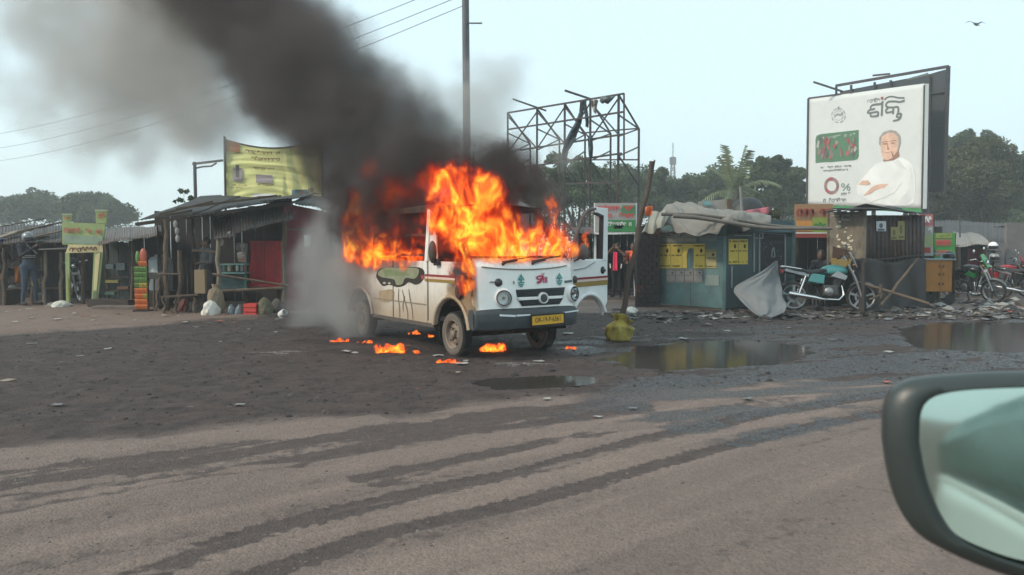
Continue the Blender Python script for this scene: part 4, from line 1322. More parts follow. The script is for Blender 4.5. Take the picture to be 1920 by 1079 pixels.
# snack rack: strips of coloured packets on a narrow stand
rk = thing("snack_rack", "narrow stand hung with rows of orange and yellow snack packets", "rack", at0(265, 17.0))
MB().tube([(-.12, 0, 0), (-.10, .05, 1.2)], .018, 6).build("upright", WOOD_D, rk); MB().tube([(.12, 0, 0), (.10, .05, 1.2)], .018, 6).build("upright", WOOD_D, rk)
pc = [(.62, .16, .04), (.60, .30, .05), (.55, .45, .08), (.18, .35, .08), (.55, .10, .08)]
rg = random.Random(9)
for r_ in range(9):
    for c_ in range(3):
        z = .14 + r_ * .115
        if z > .95 and c_ == 0: continue
        x = -.09 + c_ * .09
        m2 = MB()
        m2.grid(lambda u, v: Vector((x + (u - .5) * .085, -.05 + .02 * math.sin(u * 3.14) - .03 * v, z + (v - .5) * .11)), 3, 3)
        m2.build("packet", flat("snack %d" % ((r_ // 2 + (rg.random() < .3)) % 5), pc[(r_ // 2 + (rg.random() < .3)) % 5]), rk, solid=.02, smooth=60)
m2 = MB(); m2.ball((.04, 0, 1.22), (.085, .04, .17), 12, 8); m2.build("balloon_packet", flat("orange red foil", (.55, .14, .08), .35), rk, smooth=60)
m2 = MB(); m2.ball((-.08, 0, 1.2), (.05, .04, .14), 12, 8); m2.build("green_packet", flat("green foil", (.16, .34, .10), .35), rk, smooth=60)
MB().box((.02, -.02, .04), (.34, .25, .09)).build("base_tray", BLACKP, rk)

# ---- pale green gate sign
gs = thing("gate_sign", "pale green painted plywood archway with red lettering", "sign", at0(158, 18.6))
q = rel(gs)
YG = 18.6
PG = M("pale green paint", (.40, .52, .22), .6, var=.12, grime=.25, grime_col=(.2, .2, .12))
PG2 = M("pale teal paint", (.34, .46, .34), .6, var=.12, grime=.25)
PCRM = M("cream yellow paint", (.60, .52, .28), .6, var=.1, grime=.2)
gq = lambda x, y, o=0.0: q(x, y, YG - o)
def gpoly(name, pts, mat, off=0.0, th=.04):
    return MB().prism([gq(x, y, off) for x, y in pts], (0, th, 0)).build(name, mat, gs)
gpoly("board", [(117, 459), (193, 463), (197, 420), (116, 417)], PG)
gpoly("board_lower", [(119, 456), (191, 460), (193, 444), (119, 441)], PG2, .012, .01)
gpoly("tower", [(118, 417), (133, 417), (134, 401), (117, 402)], PG, .01)
gpoly("tower", [(180, 419), (199, 419), (200, 394), (179, 395)], PG, .01)
gpoly("tower_cap", [(116, 403.5), (135, 403.5), (135, 401), (116, 401)], flat("pale edge", (.52, .56, .40)), .03)
gpoly("tower_cap", [(178, 396.5), (201, 396.5), (201, 393.5), (178, 393.5)], flat("pale edge", (.52, .56, .40)), .03)
gpoly("beam", [(123, 475), (193, 473), (192, 460), (128, 459)], PCRM, .02)
gpoly("pillar", [(124, 566), (131, 566), (130, 473), (122, 473)], PG, .01)
gpoly("pillar", [(171, 572), (183, 572), (194, 464), (176, 472)], PG, .01)
gpoly("pillar_panel", [(175, 545), (181, 545), (188, 474), (179, 478)], PCRM, .03, .012)
gpoly("pillar_panel", [(173.5, 569), (180.5, 569), (182, 547), (175, 547)], flat("hatched grey", (.22, .24, .16)), .03, .012)
gpoly("pillar_panel", [(126, 562), (129, 562), (128, 520), (125, 520)], flat("yellow green", (.42, .44, .12)), .03, .012)
RP = flat("faded red paint", (.58, .20, .14))
for k, (a, b, d, n, s) in enumerate((((120, 437), (157, 438), (120, 427), 6, 21), ((159, 438), (192, 440), (159, 429), 5, 22), ((121, 413), (131, 413), (121, 406), 2, 23), ((184, 411), (197, 411), (184, 400), 2, 24))):
    f_ = lambda u, v, o=0.0, a=a, b=b, d=d: gq(a[0] + (b[0] - a[0]) * u + (d[0] - a[0]) * v, a[1] + (b[1] - a[1]) * u + (d[1] - a[1]) * v, .03)
    m2 = MB(); glyphs(m2, f_, 0, 0, 1, 1, n, s, thick=.24); m2.build("lettering", RP, gs)
f_ = lambda u, v, o=0.0: gq(130 + 60 * u, 473 - 11 * v, .04)
m2 = MB(); glyphs(m2, f_, 0, 0, 1, .9, 8, 25, thick=.2); m2.build("lettering", flat("brown paint", (.16, .07, .05)), gs)
MB().tube([zero(gq(156, 575, -.6)), gq(155, 470, -.6)], .05, 8).build("prop_post", WOOD, gs)

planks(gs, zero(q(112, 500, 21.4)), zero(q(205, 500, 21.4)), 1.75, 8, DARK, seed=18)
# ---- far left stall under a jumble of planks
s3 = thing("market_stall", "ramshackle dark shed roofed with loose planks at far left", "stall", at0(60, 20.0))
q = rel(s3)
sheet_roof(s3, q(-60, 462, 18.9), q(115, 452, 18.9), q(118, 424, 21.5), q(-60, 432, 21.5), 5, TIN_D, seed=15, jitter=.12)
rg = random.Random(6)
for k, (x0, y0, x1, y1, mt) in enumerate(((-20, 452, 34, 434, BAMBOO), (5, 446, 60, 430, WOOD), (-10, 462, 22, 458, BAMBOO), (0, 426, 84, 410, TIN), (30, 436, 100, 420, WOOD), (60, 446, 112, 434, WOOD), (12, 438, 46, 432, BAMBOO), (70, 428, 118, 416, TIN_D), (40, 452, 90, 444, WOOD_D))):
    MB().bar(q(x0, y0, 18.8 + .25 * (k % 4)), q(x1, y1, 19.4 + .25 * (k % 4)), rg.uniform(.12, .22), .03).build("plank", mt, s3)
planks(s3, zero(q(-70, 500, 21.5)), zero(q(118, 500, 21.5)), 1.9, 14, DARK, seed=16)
planks(s3, zero(q(84, 500, 19.4)), zero(q(112, 500, 19.4)), 1.5, 3, M("purple black boards", (.032, .028, .034), .8, var=.3), seed=17)
for k, (x, yt, Y, mt) in enumerate(((84, 472, 18.9, BAMBOO), (114, 474, 19.2, BAMBOO), (8, 466, 18.8, WOOD), (62, 462, 19.0, WOOD), (-30, 460, 18.8, WOOD))):
    post(s3, zero(q(x, 568, Y)), q(x, yt, Y), .045, 140 + k, mt)
MB().bar(q(80, 468, 18.8), q(128, 466, 18.9), .5, .03).build("awning_board", flat("grey board", (.30, .28, .26)), s3)
MB().box(zero(q(0, 560, 19.0)) + Vector((0, 0, .2)), (.5, .4, .4)).build("crate_seat", WOOD_D, s3)
og = MB(); og.grid(lambda u, v: P(28 + 13 * u, 500 + 30 * v, 19.2 + .06 * math.sin(u * 7 + v * 3)), 8, 6)
tag(og.build("orange_cloth", flat("orange cloth", (.50, .17, .03)), None, smooth=80, solid=.02), "orange cloth hung in the far left stall behind the man", "cloth")
yl = MB(); yl.ball((0, 0, .13), (.09, .07, .13), 12, 8)
yo = yl.build("yellow_bag", flat("yellow plastic", (.52, .46, .08), .4), None, smooth=60); yo.location = P(67, 530, 19.0) - Vector((0, 0, .13)); tag(yo, "small yellow bag hanging behind the man with helmet", "bag")
bench2 = thing("wooden_bench", "plank bench behind the standing man, piled with bits", "bench", at0(70, 19.4))
MB().box((0, 0, .42), (1.3, .3, .04)).build("seat", WOOD, bench2)
for sx in (-.55, .55): MB().box((sx, 0, .2), (.06, .26, .4)).build("leg", WOOD_D, bench2)
sack("grey white bundle on the ground by the gate pillar", 112, 568, 18.4, .5, .2, PPW, 31, False, "bundle")
sack("small dirty bundle beside the gate pillar", 95, 568, 18.5, .32, .15, M("dirty bundle", (.28, .26, .24), .8, var=.3), 32, False, "bundle")
step = MB().box((0, 0, .06), (1.0, .35, .12)).build("stone_step", M("step stone", (.20, .16, .14), .9, var=.3, bump=.3), None, bevel=.02)
step.location = at0(218, 17.7); tag(step, "low stone step before the teal stall", "step")
# ================================================================ kiosks on the right
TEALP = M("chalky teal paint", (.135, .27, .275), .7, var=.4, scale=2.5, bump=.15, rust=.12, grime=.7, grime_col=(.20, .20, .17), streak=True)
TEAL_SHADED = M("shaded teal paint", (.085, .145, .16), .7, var=.2, scale=3, grime=.4)  # darker copy of the kiosk teal: shade of its right side put into the colour
ks = thing("kiosk", "teal painted kiosk plastered with yellow posters under tarpaulin", "kiosk", at0(1358, 17.6))
KO = Vector(ks.location)
q = rel(ks)
k0, k1, k2 = zero(q(1238, 500, 19.1)), Vector((0, 0, 0)), zero(q(1486, 500, 19.8))
k3 = k0 + k2 - k1
KH = 2.0
def kwall(a, b, n, mat, name="wall_sheet", z0=.06, h=KH):
    d = b - a
    nn = Vector((d.y, -d.x, 0)).normalized()
    if nn.dot(EYE - KO) < 0: nn = -nn
    for i in range(n):
        p0, p1 = a + d * (i / n) + d.normalized() * .004, a + d * ((i + 1) / n) - d.normalized() * .004
        MB().prism([p0 + Vector((0, 0, z0)), p1 + Vector((0, 0, z0)), p1 + Vector((0, 0, z0 + h)), p0 + Vector((0, 0, z0 + h))], nn * -.03).build(name, mat, ks)
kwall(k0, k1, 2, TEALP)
kwall(k1, k2, 3, TEAL_SHADED)
kwall(k0, k3, 2, TEAL_SHADED); kwall(k2, k3, 2, TEAL_SHADED)
MB().bar(k1 + Vector((0, 0, 0)), k1 + Vector((0, 0, KH + .05)), .07).build("corner_post", TEALP, ks)
MB().bar(k2 + Vector((0, 0, 0)), k2 + Vector((0, 0, KH + .05)), .09).build("corner_post", TEALP, ks)
MB().bar(k0, k1, .06, .09).build("sill_beam", WOOD, ks); MB().bar(k1, k2, .06, .09).build("sill_beam", WOOD_D, ks)
kf = lambda o: (k1 - k0).cross(Vector((0, 0, 1))).normalized() * o
nA = Vector((k1.y - k0.y, -(k1.x - k0.x), 0)).normalized()
if nA.dot(EYE - KO) < 0: nA = -nA
nB = Vector((k2.y - k1.y, -(k2.x - k1.x), 0)).normalized()
if nB.dot(EYE - KO) < 0: nB = -nB
KA = lambda px, py, o=0.0: hit(px, py, KO + k0 + nA * o, nA) - KO
KB = lambda px, py, o=0.0: hit(px, py, KO + k1 + nB * o, nB) - KO
def poster(fn, x0, y0, x1, y1, mat, off, seed, prints=True, name="poster", nrm=nA, ink=None):
    ink = ink or flat("poster olive ink", (.10, .07, .015))
    MB().prism([fn(x0, y1, off), fn(x1, y1, off), fn(x1, y0, off), fn(x0, y0, off)], nrm * .004).build(name, mat, ks)
    if prints:
        f_ = lambda u, v, o=0.0: fn(x0 + (x1 - x0) * u, y1 + (y0 - y1) * v, off + .008)
        m2 = MB()
        for j, (v0, h) in enumerate(((.88, .07), (.50, .06), (.06, .06))): glyphs(m2, f_, .05, v0, .9, h, 7, seed * 7 + j, thick=.4)
        cx, cy = .68, .72
        m2.add([f_(cx + .12 * math.cos(t), cy + .09 * math.sin(t)) for t in np.arange(0, 6.2, .6)], [tuple(range(11))])
        m2.build("poster_print", ink, ks)
for i in range(4):
    x0 = 1237 + i * 21.3
    if i == 2:      # torn poster: only its left edge and top are left
        MB().prism([KA(x0, 503, .01), KA(x0 + 9, 503, .01), KA(x0 + 8, 478, .01), KA(x0 + 12, 466, .01), KA(x0 + 20.6, 466, .01), KA(x0 + 20.6, 457.5, .01), KA(x0, 457.5, .01)], nA * .004).build("poster", YEL, ks)
    else: poster(KA, x0, 457.5, x0 + 20.6, 503.5, YEL, .01, 3 + i)
poster(KA, 1323, 468, 1343.5, 503, flat("bleached yellow", (.52, .46, .20)), .008, 8)
for i in range(4): poster(KA, 1250 + i * 17, 505, 1266 + i * 17, 530, flat("greyed paper", (.42, .40, .37)), .012, 20 + i, ink=flat("grey ink", (.14, .14, .14)))
for i, (x0, x1) in enumerate(((1238, 1262), (1263, 1284), (1285, 1306))): poster(KA, x0, 437, x1, 455, flat("cream paper", (.45, .44, .36)), .008 + .003 * i, 30 + i, ink=flat("grey ink", (.14, .14, .14)))
poster(KA, 1312, 440, 1345, 452, flat("pale teal paper", (.28, .36, .34)), .008, 37, False)
poster(KA, 1322, 516, 1348, 536, flat("pale teal paper", (.28, .36, .34)), .008, 38, False)
poster(KB, 1366, 449, 1384, 496, YEL, .012, 40, nrm=nB); poster(KB, 1384.8, 449, 1402, 496, YEL, .012, 41, nrm=nB)
# chalked window panel on the right wall
MB().prism([KB(1425, 535, .01), KB(1471, 528, .01), KB(1471, 440, .01), KB(1425, 438, .01)], nB * .012).build("blackboard", flat("board black", (.035, .04, .045)), ks)
WF = M("flaking white frame", (.42, .46, .46), .7, var=.2)
for a, b in (((1424, 538), (1424, 437)), ((1472, 530), (1472, 439)), ((1423, 438), (1473, 440)), ((1414, 437), (1414, 510)), ((1430, 437), (1430, 448)), ((1416, 447), (1430, 447)), ((1374, 442), (1408, 442)), ((1372, 500), (1372, 540)), ((1440, 535), (1471, 533))):
    MB().bar(KB(*a, .025), KB(*b, .025), .035, .02).build("frame_bar", WF, ks)
m2 = MB()
rg = random.Random(8)
for k in range(26):
    x, y = rg.uniform(1432, 1468), rg.uniform(447, 515)
    m2.ribbon([KB(x, y, .03), KB(x + rg.uniform(-2, 2), y + rg.uniform(-2, 2), .03)], .02, nB)
m2.ribbon([KB(1447, 483, .03), KB(1448, 470, .03), KB(1450, 465, .03), KB(1452, 472, .03), KB(1453, 483, .03)], .05, nB)
m2.build("chalk_marks", WF, ks)
sheet_roof(ks, q(1236, 434, 18.9), q(1372, 442, 17.4), q(1496, 425, 20.0), q(1300, 420, 21.0), 3, TIN, seed=22)
MB().prism([KB(1395, 436, .12), KB(1492, 437, .12), KB(1490, 424, .02), KB(1395, 426, .02)], Vector((0, 0, .03))).build("fascia", M("blue teal board", (.05, .13, .16), .7, var=.2), ks)

# tarpaulin draped over the roof
TARP = M("khaki tarpaulin", (.27, .255, .225), .8, var=.14, scale=2, bump=.15, grime=.4, grime_col=(.12, .10, .09))
def catm(rows, nu, nv):
    """rows of control points -> smooth patch function"""
    rows = [[Vector(p) for p in r] for r in rows]
    def cr(p, t):
        n = len(p) - 1
        x = min(max(t, 0), .99999) * n
        i = int(x); f = x - i
        p0, p1, p2, p3 = p[max(i - 1, 0)], p[i], p[i + 1], p[min(i + 2, n)]
        return .5 * (2 * p1 + (p2 - p0) * f + (2 * p0 - 5 * p1 + 4 * p2 - p3) * f * f + (3 * p1 - p0 - 3 * p2 + p3) * f ** 3)
    return lambda u, v: cr([cr(r, u) for r in rows], v)
rows = [[P(1216, 437, 18.4), P(1250, 430, 18.0), P(1285, 440, 17.4), P(1340, 440, 16.9), P(1362, 425, 17.0), P(1400, 430, 17.3), P(1440, 424, 17.9)],
        [P(1228, 412, 18.6), P(1255, 412, 18.3), P(1290, 415, 17.7), P(1330, 414, 17.3), P(1365, 408, 17.4), P(1400, 412, 17.9), P(1440, 415, 18.4)],
        [P(1238, 400, 19.2), P(1262, 395, 19.0), P(1295, 394, 18.7), P(1330, 398, 18.4), P(1370, 402, 18.6), P(1405, 404, 19.0), P(1440, 410, 19.3)],
        [P(1245, 391, 20.2), P(1270, 384, 20.0), P(1300, 388, 20.0), P(1330, 394, 20), P(1370, 399, 20), P(1405, 402, 20.2), P(1440, 408, 20.4)]]
tf = catm(rows, 0, 0)
def tarp_fn(u, v):
    p = tf(u, v)
    w = .30 * (float(fbm(np.array([u * 7 + 2 * v]), np.array([v * 2.2]), 1.0, 4)[0]) - .5) + .10 * abs(math.sin(u * 9 + 4 * v + 2 * math.sin(v * 5 + u * 7)))
    return p + Vector((.3 * w, -w, .6 * w + (.05 * math.sin(u * 13 + math.sin(u * 31)) if v < .06 else 0)))
mb = MB(); mb.grid(tarp_fn, 90, 36)
tarp = mb.build("tarpaulin", TARP, None, smooth=80, solid=.012)
tag(tarp, "crumpled khaki tarpaulin draped over teal kiosk roof", "tarpaulin")
rows = [[P(1203, 437, 17.6), P(1225, 436, 17.5), P(1243, 425, 17.6)], [P(1213, 418, 17.9), P(1230, 414, 17.7), P(1250, 412, 17.8)], [P(1222, 400, 18.4), P(1240, 396, 18.4), P(1256, 398, 18.4)]]
tf2 = catm(rows, 0, 0)
mb = MB(); mb.grid(lambda u, v: tf2(u, v) + Vector((0, -.08 * math.sin(u * 17 + v * 3), .03 * math.sin(u * 11))), 26, 18)
tag(mb.build("tarpaulin_flap", M("pale tarpaulin", (.42, .39, .32), .8, var=.12, scale=3), None, smooth=80, solid=.012), "pale loose tarpaulin end hanging off the kiosk's left corner", "tarpaulin")
for k, (a, b, r, lab) in enumerate((((1240, 402, 16.9), (1545, 427, 17.2), .034, "thin upper pole laid across the kiosk tarpaulin"), ((1262, 409, 16.75), (1560, 433, 16.9), .042, "thicker lower pole laid across the kiosk tarpaulin"))):
    m2 = MB()
    pts = [P(*a).lerp(P(*b), t / 8) + Vector((0, 0, .05 * math.sin(t * .8 + k))) for t in range(9)]
    m2.tube(pts, [r * (1.1 - .04 * t) for t in range(9)], 8)
    tag(m2.build("wooden_pole", M("grey pole wood", (.20, .175, .15), .8, var=.3, bump=.3), None, smooth=60), lab, "pole", "poles on the kiosk roof")
# boards and odds on and behind the roof
mb = MB(); mb.prism([P(1308, 404, 20.6), P(1366, 400, 20.6), P(1366, 374, 20.7), P(1310, 378, 20.7)], (0, .05, 0))
bk = mb.build("roof_board", M("grey board paint", (.30, .29, .26), .7, var=.2), None)
tag(bk, "weathered grey board with teal patch standing behind tarpaulin", "board")
MB().prism([P(1320, 386, 20.57), P(1334, 385, 20.57), P(1331, 377, 20.6), P(1319, 378, 20.6)], (0, .02, 0)).build("teal_patch", flat("teal patch", (.16, .36, .36)), bk)
MB().bar(P(1368, 374, 20.6), P(1369, 410, 20.6), .12).build("edge_strip", WOOD, bk)
dk = MB(); dk.ball((0, 0, 0), (.62, .5, .62), 20, 12)
dko = dk.build("water_tank", flat("black tank", (.022, .026, .028), .5), None, smooth=60); dko.location = P(1402, 404, 22); dko.scale = (.8, .8, .80)
tag(dko, "black rounded water tank showing behind the kiosk roof", "tank")
pk = MB(); pk.grid(lambda u, v: P(1392 + 50 * u, 402 - v * (6 + 8 * u), 19.4 + .05 * math.sin(u * 12)), 14, 4)
tag(pk.build("pink_cloth", flat("pink cloth", (.55, .17, .22)), None, smooth=70, solid=.01), "strip of pink cloth above the kiosk's right end", "cloth")
tb = MB(); tb.tube([P(1392, 410, 19.6), P(1388, 350, 19.7)], .035, 7)
tag(tb.build("thin_post", M("pale thin post", (.25, .25, .23), .7), None, smooth=60), "thin pale post behind kiosk in front of palm", "post")

# grey sheet hung off the kiosk to the ground
GREYC = M("grey groundsheet", (.235, .245, .25), .75, var=.12, scale=2, bump=.12, grime=.2)
rows = [[P(1454, 491, 17.9), P(1456, 491, 17.9), P(1458, 491, 17.95)], [P(1425, 512, 17.2), P(1442, 514, 17.1), P(1460, 515, 17.6)], [P(1377, 538, 16.9), P(1420, 542, 16.6), P(1464, 540, 17.1)], [P(1383, 560, 16.6), P(1428, 566, 16.2), P(1470, 562, 16.6)], [P(1405, 582, 16.1), P(1438, 588, 15.9), P(1474, 576, 16.2)], [P(1424, 594, 15.75), P(1430, 598, 15.7), P(1465, 588, 15.9)]]
tf3 = catm(rows, 0, 0)
mb = MB(); mb.grid(lambda u, v: tf3(u, v) + Vector((0, -.30 * (float(fbm(np.array([u * 5 + 3 * v]), np.array([v * 1.6 - u]), 1.0, 4)[0]) - .5) * min(v * 3, 1) - .05 * abs(math.sin(u * 7 + 5 * v + 2 * math.sin(v * 6))) * min(v * 3, 1), .02 * math.sin(u * 15))), 30, 40)
tag(mb.build("grey_sheet", GREYC, None, smooth=80, solid=.012), "grey plastic sheet hung slantwise from kiosk wall to ground", "sheet")
# dark brick pier left of the kiosk
pr = thing("dark_pier", "dark brown brick pier standing left of teal kiosk", "pier", at0(1215, 18.9))
q = rel(pr)
w = (P(1237, 500, 18.9) - P(1193, 500, 18.9)).length
rg = random.Random(2)
BRK = M("sooty brick", (.050, .038, .036), .9, var=.4, bump=.4); BRK2 = M("red brick", (.13, .055, .045), .9, var=.3, bump=.3)
bh = 1.92 / 18
mb0 = MB().box((0, .15, .95), (w - .04, .22, 1.88)).build("core", DARK, pr)
bme = [None, None]
for r_ in range(18):
    nB_ = 3
    for c_ in range(nB_ + r_ % 2):
        bw = w / nB_
        x0 = -w / 2 + (c_ - .5 * (r_ % 2)) * bw
        x1 = min(x0 + bw, w / 2); x0 = max(x0, -w / 2)
        o = MB().box(((x0 + x1) / 2, rg.uniform(-.008, .008), bh * (r_ + .5)), (x1 - x0 - .012, .12, bh - .012)).build("brick", BRK2 if (r_ == 16 and c_ == nB_ - 1) or rg.random() < .04 else BRK, pr)

# small sign, left of it, over a dark open stall
sg = thing("shop_sign", "red white and green shop sign behind the van's open door", "sign", at0(1155, 21.5))
q = rel(sg)
YS = 21.5
sgp = lambda u, v, o=0.0: q(1116 + 76 * u, 436 - 55 * v, YS - o)
MB().prism([sgp(0, 0), sgp(1, 0), sgp(1, 1), sgp(0, 1)], (0, .05, 0)).build("panel", flat("pale sign", (.50, .48, .46)), sg)
for (u0, u1, v0, v1, mt) in ((0.25, 1, .02, .42, GREEN), (.62, 1, .60, .92, flat("mid green", (.12, .30, .14))), (.45, .68, .12, .34, flat("mint", (.42, .55, .46)))):
    MB().prism([sgp(u0, v0, .01), sgp(u1, v0, .01), sgp(u1, v1, .01), sgp(u0 + .05, v1, .01)], (0, .006, 0)).build("colour_field", mt, sg)
for (v0, h, n, s, mt) in ((.74, .18, 11, 51, RED), (.50, .16, 10, 52, RED), (.22, .14, 9, 53, PAPER)):
    m2 = MB(); glyphs(m2, lambda u, v, o=0.0: sgp(u, v, .03), .06 if v0 > .4 else .3, v0, .88 if v0 > .4 else .6, h, n, s, thick=.2); m2.build("lettering", mt, sg)
for u in (0, 1): MB().bar(zero(sgp(u, 0, -.06)), sgp(u, 1, -.06), .06).build("post", WHITE, sg)
MB().bar(sgp(-.02, -.04, .1), sgp(1.02, -.04, .1), .08, .05).build("lower_rail", WHITE, sg)
s5 = thing("market_stall", "dark open stall under the small red and green sign", "stall", at0(1150, 22.5))
q = rel(s5)
planks(s5, zero(q(1085, 500, 23.6)), zero(q(1240, 500, 23.6)), 2.0, 12, DARK, seed=31)
planks(s5, zero(q(1085, 500, 21.7)), zero(q(1085, 500, 23.6)), 2.0, 6, DARK, seed=32)
sheet_roof(s5, q(1075, 440, 21.4), q(1245, 440, 21.4), q(1245, 428, 24), q(1075, 428, 24), 4, TIN_D, seed=33)
MB().bar(zero(q(1085, 560, 22.6)) + Vector((0, 0, .05)), zero(q(1240, 560, 22.6)) + Vector((0, 0, .05)), 2.4, .1).build("floor_slab", M("slab", (.20, .185, .17), .9, var=.2), s5)
MB().bar(q(1100, 545, 22.2), q(1230, 543, 22.2), .5, .05).build("counter", WOOD_D, s5)
for x in (1105, 1225): post(s5, zero(q(x, 560, 21.8)), q(x, 440, 21.8), .05, x)

# tilted wooden post planted in a yellow sack
tp0 = G(1161, 640); tp0.z = gz(tp0.x, tp0.y)
sp = thing("tilted_post", "crooked wooden post leaning right, planted in a yellow sack", "post", tp0)
q = rel(sp)
top = q(1224, 303, tp0.y + .1)
pts = [Vector((.02, 0, .3)).lerp(top, t / 10) + Vector((.02 * math.sin(t * 1.7), 0, 0)) for t in range(11)]
MB().tube(pts, [.045 - .0012 * t for t in range(11)], 9).build("shaft", M("brown post wood", (.10, .075, .06), .85, var=.35, bump=.4), sp, smooth=60)
MB().tube([pts[-2], top + Vector((.03, 0, .02))], [.034, .012], 6).build("split_tip", WOOD_D, sp)
ysk = M("yellow woven sack", (.50, .40, .07), .75, var=.4, scale=9, bump=.6, grime=.85, grime_col=(.16, .13, .06), streak=True)
def ys(u, v):
    a = u * 2 * math.pi
    r = (.155 + .02 * math.sin(v * 3)) if v < .62 else (.155 - (v - .62) / .16 * .075 if v < .78 else .08 + (v - .78) / .22 * .05)
    if v < .08: r *= .75 + v * 3
    r *= 1 + .09 * math.sin(a * 7 + v * 4) * (.4 + v) + .07 * math.sin(a * 13 - v * 3) * v
    r *= 1 + .55 * (float(fbm(np.array([3 + 1.3 * math.cos(a)]), np.array([3 + 1.3 * math.sin(a) + 2.6 * v]), 1.0, 3)[0]) - .5)
    return Vector((r * math.cos(a) * 1.1 + .05 * v * v, r * math.sin(a), (.36 - .07 * math.sin(a + 1) * v) * v - .012 + .02 * math.sin(a * 3) * v))
mb = MB(); mb.grid(ys, 44, 24); mb.add([(0, 0, .2)], [])
yo = mb.build("yellow_sack", ysk, None, smooth=70, solid=.006); yo.location = tp0
tag(yo, "yellow woven sack of earth holding up the tilted post", "sack")
fl = MB()
fa = P(1222, 388, tp0.y - .06)
fl.grid(lambda u, v: P(1210 + 13 * u, 389 + 17 * v - 3 * u, tp0.y - .08 - .05 * math.sin(u * 5 + v * 3)), 8, 8)
tag(fl.build("small_flag", flat("orange flag", (.70, .16, .05)), None, smooth=70, solid=.004), "small orange red flag tied to the tilted post", "flag")
wb = sack("white crumpled bag on the ground behind the tilted post", 1184, 580, 17.0, .35, .16, PPW, 44, False, "plastic_bag")

# ---- rusty kiosk
RSX = 1621
rk2 = thing("kiosk", "rusty metal kiosk with peeling front and flat tin roof", "kiosk", at0(RSX, 17.3))
RO = Vector(rk2.location)
q = rel(rk2)
r1 = Vector((0, 0, 0)); r0 = zero(q(1551, 500, 18.9)); r2 = zero(q(1733, 500, 19.3))
nC = Vector((r1.y - r0.y, -(r1.x - r0.x), 0)).normalized(); nC = nC if nC.dot(EYE - RO) > 0 else -nC
nD = Vector((r2.y - r1.y, -(r2.x - r1.x), 0)).normalized(); nD = nD if nD.dot(EYE - RO) > 0 else -nD
RC = lambda px, py, o=0.0: hit(px, py, RO + r0 + nC * o, nC) - RO
RD = lambda px, py, o=0.0: hit(px, py, RO + r1 + nD * o, nD) - RO
PEEL = M("peeling rusty paint", (.26, .235, .18), .8, var=.3, scale=3, bump=.3, grime=.97, grime_col=(.045, .040, .038), rust=.22)
RWALL = M("dark corrugated wall", (.055, .045, .046), .8, var=.35, scale=3, bump=.3, grime=.4, rust=.25)
for i in range(2):
    x0, x1 = 1553 + i * 34, 1553 + (i + 1) * 34 - 1
    MB().prism([RC(x0, 492), RC(x1, 492), RC(x1, 396), RC(x0, 398)], nC * -.03).build("front_sheet", PEEL, rk2)
MB().bar(RC(1619, 500, .02), RC(1621, 392, .02), .07).build("corner_post", PEEL, rk2)
MB().bar(RC(1553, 500, .02), RC(1553, 394, .02), .05).build("corner_post", PEEL, rk2)
for i in range(5):
    x0, x1 = 1622 + i * 22.2, 1622 + (i + 1) * 22.2 - .6
    mb = MB()
    mb.grid(lambda u, v: RD(x0 + (x1 - x0) * u, 495 - (495 - 404) * v, .012 * math.sin(u * 18)), 16, 2)
    mb.build("side_sheet", RWALL, rk2, smooth=60, solid=.01)
planks(rk2, r0 + (r2 - r1), r2, 2.2, 5, DARK, seed=41); planks(rk2, r0, r0 + (r2 - r1), 2.2, 5, DARK, seed=42)
sheet_roof(rk2, q(1542, 399, 18.2), q(1628, 388, 16.5), q(1742, 404, 18.9), q(1640, 386, 20.6), 4, TIN_D, seed=43, jitter=.05)
for i, (x0, y0, x1, y1) in enumerate(((1579, 403, 1594, 414), (1560, 404, 1574, 406), (1600, 404, 1612, 406))):
    MB().prism([RC(x0, y1, .01), RC(x1, y1, .01), RC(x1, y0, .01), RC(x0, y0, .01)], nC * .01).build("metal_label", flat("cream paint", (.45, .40, .28)), rk2)
MB().prism([RC(1580, 411, .025), RC(1593, 411, .025), RC(1593, 406, .025), RC(1580, 406, .025)], nC * .004).build("label_print", flat("dull brown", (.16, .13, .10)), rk2)
rg = random.Random(12)
FLK = flat("peeling cream flakes", (.62, .57, .44))
for k in range(22):
    x, y = rg.gauss(1588, 10), rg.gauss(446, 13)
    s = rg.uniform(1.5, 5)
    MB().prism([RC(x + s * math.cos(t) * rg.uniform(.5, 1.2), y + s * .8 * math.sin(t) * rg.uniform(.4, 1), .006 + .0006 * k) for t in np.arange(0, 6.2, .8)], nC * .002).build("paint_flake", FLK, rk2)
MB().prism([RC(1560, 491, .012), RC(1596, 491, .012), RC(1594, 470, .012), RC(1562, 462, .012)], nC * .004).build("rust_patch", M("rust brown", (.085, .045, .03), .9, var=.3), rk2)
MB().prism([RC(1559, 502, .02), RC(1603, 500, .02), RC(1603, 486, .02), RC(1559, 484, .02)], nC * .01).build("yellow_band", flat("mustard paint", (.34, .26, .09)), rk2)
def rposter(x0, y0, x1, y1, mat, seed, ink):
    MB().prism([RD(x0, y1, .03), RD(x1, y1, .03), RD(x1, y0, .03), RD(x0, y0, .03)], nD * .004).build("poster", mat, rk2)
    m2 = MB(); f_ = lambda u, v, o=0.0: RD(x0 + (x1 - x0) * u, y1 + (y0 - y1) * v, .04)
    m2.add([f_(.5 + .2 * math.cos(t), .55 + .25 * math.sin(t)) for t in np.arange(0, 6.2, .6)], [tuple(range(11))])
    m2.ribbon([f_(.15, .15), f_(.85, .15)], .05, nD)
    m2.build("poster_print", ink, rk2)
rposter(1643, 415, 1661, 434, flat("blue white paper", (.55, .60, .63)), 1, flat("slate ink", (.14, .17, .20)))
rposter(1670, 426, 1683, 450, flat("olive yellow", (.36, .32, .10)), 2, flat("olive ink", (.15, .13, .04)))
